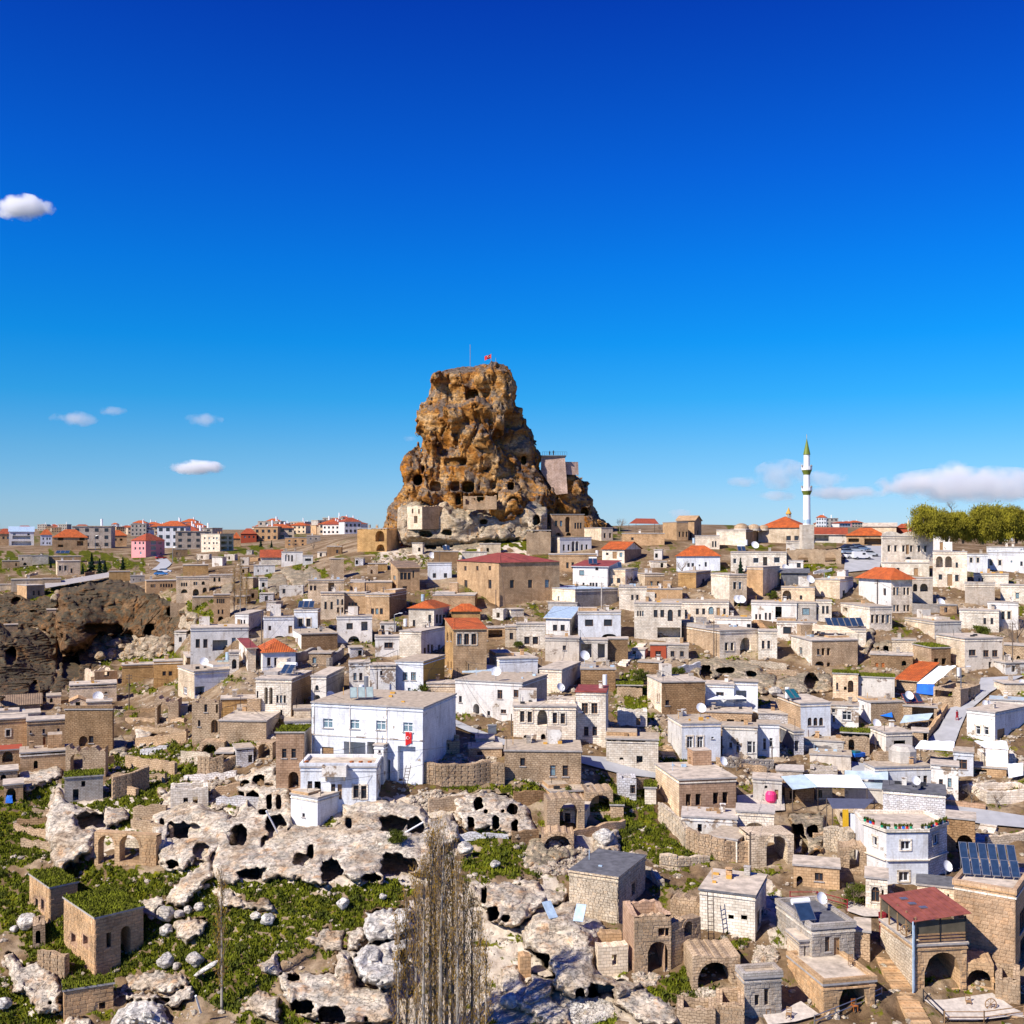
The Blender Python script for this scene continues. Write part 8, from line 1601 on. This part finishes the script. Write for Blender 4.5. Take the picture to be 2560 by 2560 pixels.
# railings and chairs near the bottom right
def rail(t, label, pts, mat='wood', hh=1.0):
    P = [ground(t, *p) for p in pts]; o = empty('railing', P[0]); tag(o, lab(label), 'railing')
    for a, c in zip(P[:-1], P[1:]):
        n = max(1, int((c-a).length/2))
        for k in range(n+1): p = a.lerp(c, k/n)-P[0]; b = MB(); b.tube((p.x, p.y, p.z-.3), (p.x, p.y, p.z+hh), .06, n=5); b.build('post', M[mat], o)
        for z in (.45, .92): b = MB(); b.tube(a-P[0]+Vector((0, 0, z)), c-P[0]+Vector((0, 0, z)), .045, n=5); b.build('rail', M[mat], o)
rail('L', 'wooden rail along the lower terrace at the bottom right', [(1350,1450),(1640,1450),(1930,1410)]); rail('L', 'handrail beside the lower vault terrace', [(400,1480),(700,1360),(890,1275)], 'metal'); rail('L', 'dark iron rail at the head of the terrace steps', [(1195,1290),(1345,1440)], 'blackm'); rail('L', 'rusty frame railing of the small garden terrace', [(220,560),(420,560),(640,620)], 'carpet'); rail('C', 'white railing on the yellow recess terrace', [(520,800),(650,800)], 'white')
def chair(P, yaw, label, mat='orwood'):
    o = empty('wooden_chair', P, yaw); tag(o, lab(label), 'chair', 'wooden chairs on the stone terraces')
    for x in (-.2, .2):
        for y, hh in ((-.2, .45), (.2, 1.0)): b = MB(); b.box(x-.025, x+.025, y-.025, y+.025, 0, hh); b.build('leg', M[mat], o)
    b = MB(); b.box(-.24, .24, -.24, .24, .43, .48); b.build('seat', M[mat], o)
    for z in (.65, .82, .95): b = MB(); b.box(-.2, .2, .185, .215, z-.03, z+.03); b.build('back_slat', M[mat], o)
for (x, y, hz, a, l_, m_) in [(118,1375,0,.3,'orange wooden chair beside the low stone house',  'orwood'),(55,1385,0,.2,'dark wooden chair by the blue doorway','wood'),(210,1425,0,-.4,'chair with a red seat on the pale courtyard','wood'),(668,1038,0,.1,'chair on the arched stone terrace roof','wood'),(692,1365,0,.2,'orange chair standing before the dark vault','orwood'),(1525,1345,0,-.2,'chair in the middle of the lower terrace','wood'),(1573,1190,0,.3,'chair at the mouth of the small vault','wood')]:
    P, hl = host('L', x, y); chair(P, a, l_, m_)
for (x, y, l_) in [(1690,1385,'old wagon wheel on the lower terrace'),(1010,835,'wagon wheel on the wooden railing of the glass terrace')]:
    P, hl = host('L', x, y) if y > 1000 else (pv.root.location+Vector((-.4, 1.2, pv.H+.6)), None); o = empty('wagon_wheel', P); tag(o, lab(l_), 'wheel'); b = MB()
    for k in range(16): a0, a1 = k*math.pi/8, (k+1)*math.pi/8; b.tube((.5*math.cos(a0), 0, .5+.5*math.sin(a0)), (.5*math.cos(a1), 0, .5+.5*math.sin(a1)), .05, n=5)
    b.build('rim', M['wood'], o)
    for k in range(8): a0 = k*math.pi/4; b = MB(); b.tube((0, 0, .5), (.48*math.cos(a0), 0, .5+.48*math.sin(a0)), .03, n=4); b.build('spoke', M['wood'], o)
for (t, x0, y0, x1, y1, l_) in [('E',785,862,895,798,'white pipe sticking out of the cliff cave'),('D',1495,735,1560,860,'long white pole leaning across the cave mouths'),('H',1350,1075,1385,1190,'pale green pipe on the grass near the bottom'),('E',505,480,435,590,'dark wooden beam slanting from the balcony')]:
    d = float(DD(*q(t, (x0+x1)/2, max(y0, y1))))-3.2; A, B_ = wp(*q(t, x0, y0), d), wp(*q(t, x1, y1), d+1); b = MB(); b.tube(A, B_, .1, n=8); tag(b.build('pipe' if 'beam' not in l_ else 'beam', M['white' if 'beam' not in l_ else 'pole']), lab(l_), 'pipe' if 'beam' not in l_ else 'beam')
# ---------------- far town on the ridge ----------------
def proto(kind):
    fc, rc, W, Dp, Hh = kind; o = empty('far_house', (0, 0, 0)); b = MB(); b.box(-W/2, W/2, 0, Dp, -6, Hh); b.build('wall', M[fc], o)
    if rc in ('tile', 'tiler'):
        b = MB(); e = .6; x0, x1, y0, y1 = -W/2-e, W/2+e, -e, Dp+e; zr = Hh+2.2; a = min(W, Dp)/2; R0, R1 = (x0+a, (y0+y1)/2, zr), (x1-a, (y0+y1)/2, zr); c = [(x0, y0, Hh), (x1, y0, Hh), (x1, y1, Hh), (x0, y1, Hh)]
        for f in ([c[0], c[1], R1, R0], [c[1], c[2], R1], [c[2], c[3], R0, R1], [c[3], c[0], R0]): b.face(f)
        b.build('roof', M[rc], o)
    else: b = MB(); b.box(-W/2-.3, W/2+.3, -.3, Dp+.3, Hh, Hh+.3); b.build('roof', M['rf'], o); 
    for fl in range(int(Hh//3)):
        for k in range(4): x = -W/2+W*(k+.5)/4; b = MB(); b.box(x-.75, x+.75, -.08, .02, fl*3+.9, fl*3+2.3); b.build('window', M['glass'], o)
    b = MB(); b.tube((W*.2, Dp/2, Hh+.3), (W*.2, Dp/2, Hh+3.2), .5, n=8); b.build('roof_tank', M['white'], o)
    return o
KN = [(('wh', 'tiler', 13, 11, 6.5), 'white far house with a red hipped roof on the ridge'), (('cr', 'tile', 15, 12, 6), 'cream far house with an orange hipped roof on the ridge'), (('st', 'flat', 14, 11, 6.5), 'tan flat roofed far house on the ridge'), (('gr', 'flat', 16, 12, 9), 'grey flat roofed far apartment block on the ridge'),
      (('wb', 'tile', 12, 10, 9), 'tall pale far house with an orange roof on the ridge'), (('pi', 'tiler', 12, 10, 6), 'pinkish far house with a red roof on the ridge'), (('yt', 'tiler', 13, 10, 6), 'ochre far house with a dark red roof on the ridge')]
PR = [(proto(k), l) for k, l in KN]; fr2 = random.Random(9); used_p = set(); cnt = 0
for i in range(980):
    if i < 560: px = fr2.uniform(-20, 890); py = 1325.5+fr2.random()*11
    elif i < 900: px = fr2.uniform(-20, 860); py = fr2.uniform(1332, 1374)
    else: px = fr2.uniform(1720, 2290); py = fr2.uniform(1319, 1325)
    if any(a-6 < px < b_+6 and c-4 < py < d_+14 for (a, b_, c, d_) in BBOX[:NB]): continue
    d = float(DD(px, py)); 
    if d > 2300: d = 2300
    if d < (400 if px < 560 else 600): continue
    if i >= 900: d = max(d, 1100+fr2.random()*500)
    k = fr2.choice([0, 0, 1, 1, 1, 2, 2, 3, 4, 5, 6]); P = wp(px, py, d); o, l = PR[k]
    if k in used_p: o = copy_tree(o, None)
    used_p.add(k); o.location = P; o.rotation_euler = (0, 0, fr2.uniform(-.6, .6)); sc_ = fr2.uniform(.8, 1.25); o.scale = (sc_, sc_, fr2.uniform(.85, 1.35)); tag(o, l, 'house', 'houses of the far town: '+l.split(' far ')[0]+' ones'); cnt += 1
for k, (o, l) in enumerate(PR):
    if k not in used_p:
        for c in list(o.children): bpy.data.objects.remove(c)
        bpy.data.objects.remove(o)
# ---------------- trees ----------------
def branches(b, p, dr, ln, r_, lev, rg, up=.3, tips=None, spread=.7, nch=3, taper=.6, n=5):
    q_ = p+dr*ln; b.tube(p, q_, r_, r_*taper, n if lev > 1 else 3, cap=False)
    if lev == 0:
        if tips is not None: tips.append((q_, dr))
        return
    for k in range(nch):
        f = rg.uniform(.45, 1); v = (dr+Vector((rg.gauss(0, spread), rg.gauss(0, spread), rg.gauss(0, spread*.6)+up))).normalized(); branches(b, p.lerp(q_, f), v, ln*rg.uniform(.55, .8), r_*taper*.75, lev-1, rg, up, tips, spread, nch, taper, n)
def tree(P, hh, label, kind, seed, name=None, rad=None, group=None):
    rg = random.Random(seed); o = empty(name or (kind+'_tree'), P); tag(o, lab(label), 'tree', group); T = MB(); tips = []
    if kind == 'poplar':
        T.tube((0, 0, -1), (0, 0, hh*.5), hh*.011, hh*.007, 7); T.tube((0, 0, hh*.5), (rg.uniform(-.3, .3), 0, hh*.97), hh*.007, hh*.0015, 6); T.build('trunk', M['pbark'], o); b = MB()
        for k in range(int(hh*4.2)):
            z = hh*(.12+.86*k/(hh*4.2)); a = rg.random()*6.28; l = (hh*.17)*(1-.75*abs(z/hh-.35))*rg.uniform(.5, 1.1); dr = Vector((math.cos(a)*.28, math.sin(a)*.28, 1)).normalized(); p0 = Vector((0, 0, z)); p1 = p0+dr*l; b.tube(p0, p1, .03, .012, 4, cap=False)
            for j in range(6):
                pp = p0.lerp(p1, rg.uniform(.25, 1)); d2 = (dr+Vector((rg.gauss(0, .35), rg.gauss(0, .35), .3))).normalized(); p2 = pp+d2*l*rg.uniform(.25, .5); b.tube(pp, p2, .013, .005, 3, cap=False); tips.append((p2, d2)); tips.append((pp.lerp(p2, .5), d2))
        b.build('twigs', M['twig'], o)
        Pn = np.array([t[0][:] for t in tips]); Pn = np.repeat(Pn, 2, 0)+np.random.RandomState(seed).randn(len(Pn)*2, 3)*.16; tuft(Pn, .15, 'catkins', 'catkin', o, seed, .35)
    elif kind == 'bare':
        b = MB(); T.tube((0, 0, -.5), (0, 0, hh*.3), hh*.03, hh*.02, 7); T.build('trunk', M['bark'], o)
        for k in range(7): a = rg.random()*6.28; branches(b, Vector((0, 0, hh*(.12+.18*rg.random()))), Vector((math.cos(a), math.sin(a), 1.0)).normalized(), hh*.27, hh*.012, 4, rg, .25, tips, .55, 3)
        b.build('branches', M['twig'], o)
    elif kind == 'fir':
        T.tube((0, 0, -.5), (0, 0, hh), hh*.03, .02, 6); T.build('trunk', M['bark'], o); r0 = np.random.RandomState(seed); n = int(2600); z = hh*(.06+.94*r0.rand(n)**1.3); R_ = hh*.28*(1-z/hh)*(.72+.28*np.sin(z*9/hh*3.1)); a = r0.rand(n)*6.28; rr = R_*np.sqrt(r0.rand(n)); tuft(np.c_[rr*np.cos(a), rr*np.sin(a), z-rr*.25], hh*.05, 'crown', 'fir', o, seed, 1.2)
    else:   # willow or bush: leafy crown made of clumps
        rad = rad or hh*.5; r0 = np.random.RandomState(seed)
        for k in range(4): a = rg.random()*6.28; T.tube((0, 0, -.5), (math.cos(a)*rad*.35, math.sin(a)*rad*.35, hh*.6), hh*.035, hh*.012, 6)
        T.build('trunk', M['bark'], o); nc = 84 if kind == 'willow' else 20; C_ = []
        for k in range(nc): a, el, u_ = rg.random()*6.28, rg.uniform(-1.2, 1.4), rg.uniform(.4, 1); C_.append((math.cos(a)*math.cos(el)*rad*u_, math.sin(a)*math.cos(el)*rad*u_, hh*.47+math.sin(el)*hh*.46*u_))
        C_ = np.array(C_); per = 230 if kind == 'willow' else 130; Pn = np.repeat(C_, per, 0)+r0.randn(nc*per, 3)*rad*np.array([.15, .15, .10 if kind != 'willow' else .14])
        tuft(Pn, hh*(.035 if kind == 'willow' else .07), 'crown', kind, o, seed, .7)
    return o
for i, (x, yb, hh) in enumerate([(900,1600,17),(960,1560,19),(1020,1560,21.5),(1070,1640,24),(1115,1600,27),(1150,1560,26.5),(1185,1640,28),(1225,1600,25.5),(1265,1560,25),(1300,1640,23.5),(1345,1600,21.5),(1395,1560,19),(1440,1620,18),(1490,1640,15)]):
    px, py = q('I', x, yb); P = wp(px, py, float(DD(px, min(py, 2800)))); tree(P, hh*.73, 'bare poplar with pale trunk and ochre catkins, the %s from the left in the clump' % ['first', 'second', 'third', 'fourth', 'fifth', 'sixth', 'seventh', 'eighth', 'ninth', 'tenth', 'eleventh', 'twelfth', 'thirteenth', 'fourteenth'][i], 'poplar', 50+i, group='clump of bare poplars')
P = ground('H', 1530, 1160); tree(P, 12.5, 'slim bare poplar standing alone on the green slope', 'poplar', 71)
for (t, x, y, y0, l_, sd) in [('A',1350,655,350,'bare poplar beside the gorge hillside house, right one',1),('A',1315,650,400,'bare poplar beside the gorge hillside house, left one',2),('A',1385,655,430,'shorter bare poplar at the hillside pair',4)]:
    P = ground(t, x, y); tree(P, (y-y0)*TILES[t][2]/FO*P.y, l_, 'poplar', 80+sd)
for i, (t, x, y, y0, l_) in enumerate([('B',1548,198,95,'small leafless tree beside the castle foot'),('A',1555,545,455,'round leafless tree on the hillside by the domed rocks'),('A',1000,365,285,'bare tree left of the far road bend'),('A',1110,380,305,'bare tree above the far white wall'),('A',1200,385,320,'bare tree right of the far white wall'),('A',955,285,225,'bare tree between the pink and cream apartments'),
   ('C',1525,185,95,'tall leafless tree rising behind the willows'),('B',560,1150,1060,'bare vine tree against the tan yard house'),('C',1895,960,700,'bare tree behind the electric pole at the right'),('G',1480,1200,960,'large bare shrub in the walled garden at right'),('G',1700,1230,1020,'bare fruit tree in the walled garden at right'),('G',1880,1150,960,'bare tree at the right edge of the walled garden'),('F',1100,860,640,'dry tangled vine below the vine hung house'),('F',1330,910,810,'dry bramble on the terrace wall'),
   ('B',1900,440,320,'bare tree behind the orange roofed house'),('A',760,420,370,'bare tree by the cypress on the far left slope'),('B',1790,215,150,'leafless tree right of the pergola'),('L',690,600,400,'dry climbing shrub beside the blue arched door'),('A',565,300,240,'bare tree before the far apartments'),('A',1760,300,235,'bare tree on the ridge at the right of the far town'),('A',1660,300,245,'second bare tree on the ridge of the far town')]):
    P = ground(t, x, y); tree(P, (y-y0)*TILES[t][2]/FO*P.y, l_, 'bare', 100+i)
for i, (t, x, y, y0, l_) in enumerate([('A',515,420,325,'dark cypress like conifer on the far left slope'),('A',560,435,355,'dark fir right of the tall conifer'),('A',590,440,365,'smaller dark fir in the slope group'),('A',690,415,345,'broad dark conifer on the far left slope'),('C',340,522,440,'single dark fir in the white house garden'),('A',465,440,385,'dark round conifer beside the two window house'),('A',1525,290,250,'dark conifer on the ridge by the cream apartments'),('A',1465,285,240,'small dark conifer near the cream apartments'),('A',285,405,365,'low dark conifer on the far left slope')]):
    P = ground(t, x, y); tree(P, (y-y0)*TILES[t][2]/FO*P.y, l_, 'fir', 200+i)
for i, (x, y, y0, rp, l_) in enumerate([(1385,330,142,95,'leftmost yellow green willow on the right skyline'),(1500,345,170,80,'lower olive green willow behind the hotel terrace'),(1590,345,175,60,'small willow between the two large ones'),(1700,350,145,95,'large yellow green willow right of centre on the skyline'),(1800,350,135,100,'tallest yellow green willow on the right skyline'),(1890,345,150,80,'rightmost willow at the edge of the photo')]):
    px, py = q('C', x, y); P = wp(px, py, 262.0+i*3); hh = (y-y0)*.44513/FO*P.y; tree(P, hh, l_, 'willow', 300+i, name='willow_tree', rad=rp*.44513/FO*P.y)
for i, (t, x, y, y0, l_) in enumerate([('C',1680,895,815,'round green bush above the grey corner house'),('C',520,670,620,'purplish bush beside the low vault house'),('E',745,930,840,'bright green bush growing out of the cliff'),('B',980,860,815,'green creeper at the moulded window house'),('L',700,580,430,'green shrub beside the dry climber'),('E',1690,690,600,'grassy bush capping the tall arch'),('B',455,1140,1050,'green creeper at the ochre side wall'),('F',320,155,40,'grassy mound above the cream block'),('F',620,130,20,'green shrub on the slope by the steps'),('G',1845,170,140,'small bush by the road corner')]):
    P = ground(t, x, y, -2.8 if 'cliff' in l_ else 0); hh = (y-y0)*TILES[t][2]/FO*P.y; tree(P, hh, l_, 'bush', 400+i, name='bush', rad=hh*.65)
# ---------------- clouds: soft volumes far away ----------------
def cloud(px, py, wpx, hpx, label, dens=.012, seed=0):
    d = 9000.0; P = wp(px, py, d); s = d/FO; V, Fa = IC[2]; rx, rz = wpx*.62*s, hpx*.75*s; o = npmesh('cloud', V*np.array((rx, rx*.6, rz)), Fa, CLM if len(label) % 2 and 'bank' not in label and 'wisp' not in label and 'flat low' not in label else CLT, True); o.location = P; tag(o, lab(label), 'cloud')
for CLN in ('cloud_vapour', 'thin_cloud_vapour'):
  CLM_ = bpy.data.materials.new(CLN); CLM_.use_nodes = True; t = CLM_.node_tree; t.nodes.clear(); N = t.nodes.new; Lk = t.links.new
  outn = N('ShaderNodeOutputMaterial'); pv_ = N('ShaderNodeVolumePrincipled'); Lk(pv_.outputs[0], outn.inputs['Volume']); pv_.inputs['Color'].default_value = (1, 1, 1, 1); pv_.inputs['Anisotropy'].default_value = .0
  tcn = N('ShaderNodeTexCoord'); mp = N('ShaderNodeMapping'); mp.inputs['Location'].default_value = (-.5, -.5, -.5); Lk(tcn.outputs['Generated'], mp.inputs[0]); ln = N('ShaderNodeVectorMath'); ln.operation = 'LENGTH'; Lk(mp.outputs[0], ln.inputs[0])
  gn = N('ShaderNodeNewGeometry'); ns = N('ShaderNodeTexNoise'); ns.inputs['Scale'].default_value = .0075; ns.inputs['Detail'].default_value = 4; Lk(gn.outputs['Position'], ns.inputs['Vector'])
  m1 = N('ShaderNodeMath'); m1.operation = 'MULTIPLY_ADD'; Lk(ln.outputs['Value'], m1.inputs[0]); m1.inputs[1].default_value = -1.15; m2 = N('ShaderNodeMath'); m2.operation = 'MULTIPLY'; Lk(ns.outputs[0], m2.inputs[0]); m2.inputs[1].default_value = 1.6; Lk(m2.outputs[0], m1.inputs[2])
  mr = N('ShaderNodeMapRange'); Lk(m1.outputs[0], mr.inputs[0]); mr.inputs[1].default_value = .27; mr.inputs[2].default_value = .55; mr.inputs[3].default_value = 0; mr.inputs[4].default_value = .02 if CLN[0] == 'c' else .0045; Lk(mr.outputs[0], pv_.inputs['Density'])
  if CLN[0] == 'c': CLM = CLM_
  else: CLT = CLM_
for i, (a, b_, c, d_, l_) in enumerate([(58,520,135,48,'largest white cloud at the left edge of the sky'),(185,1047,105,30,'small flat cloud left above the far town'),(277,1028,72,18,'thin wisp right of the small flat cloud'),(508,1050,90,26,'faint torn cloud above the gorge'),(492,1168,125,28,'bright low cloud left of the castle'),(412,1170,18,14,'tiny puff beside the bright low cloud'),(1026,1097,32,14,'tiny faint cloud touching the castle outline'),
   (1955,1186,125,56,'rounded cloud behind the minaret'),(2065,1196,100,30,'flat cloud tail right of the minaret'),(1860,1204,90,20,'thin cloud left of the minaret'),(1940,1240,90,18,'small low cloud left below the minaret'),(2110,1232,190,26,'flat low cloud right of the minaret'),(2385,1180,95,46,'rounded cloud top at the right'),(2440,1212,430,66,'broad pale cloud bank at the right edge'),(1700,1285,60,18,'small cloud on the horizon right of the castle'),(2290,1216,190,34,'pale wisp under the rounded cloud top')]):
    cloud(a, b_, c, d_, l_)
print('LABELS dup:', sorted({l for l in LABS if LABS.count(l) > 1})[:40], 'objects', len(bpy.data.objects), 'far', cnt)
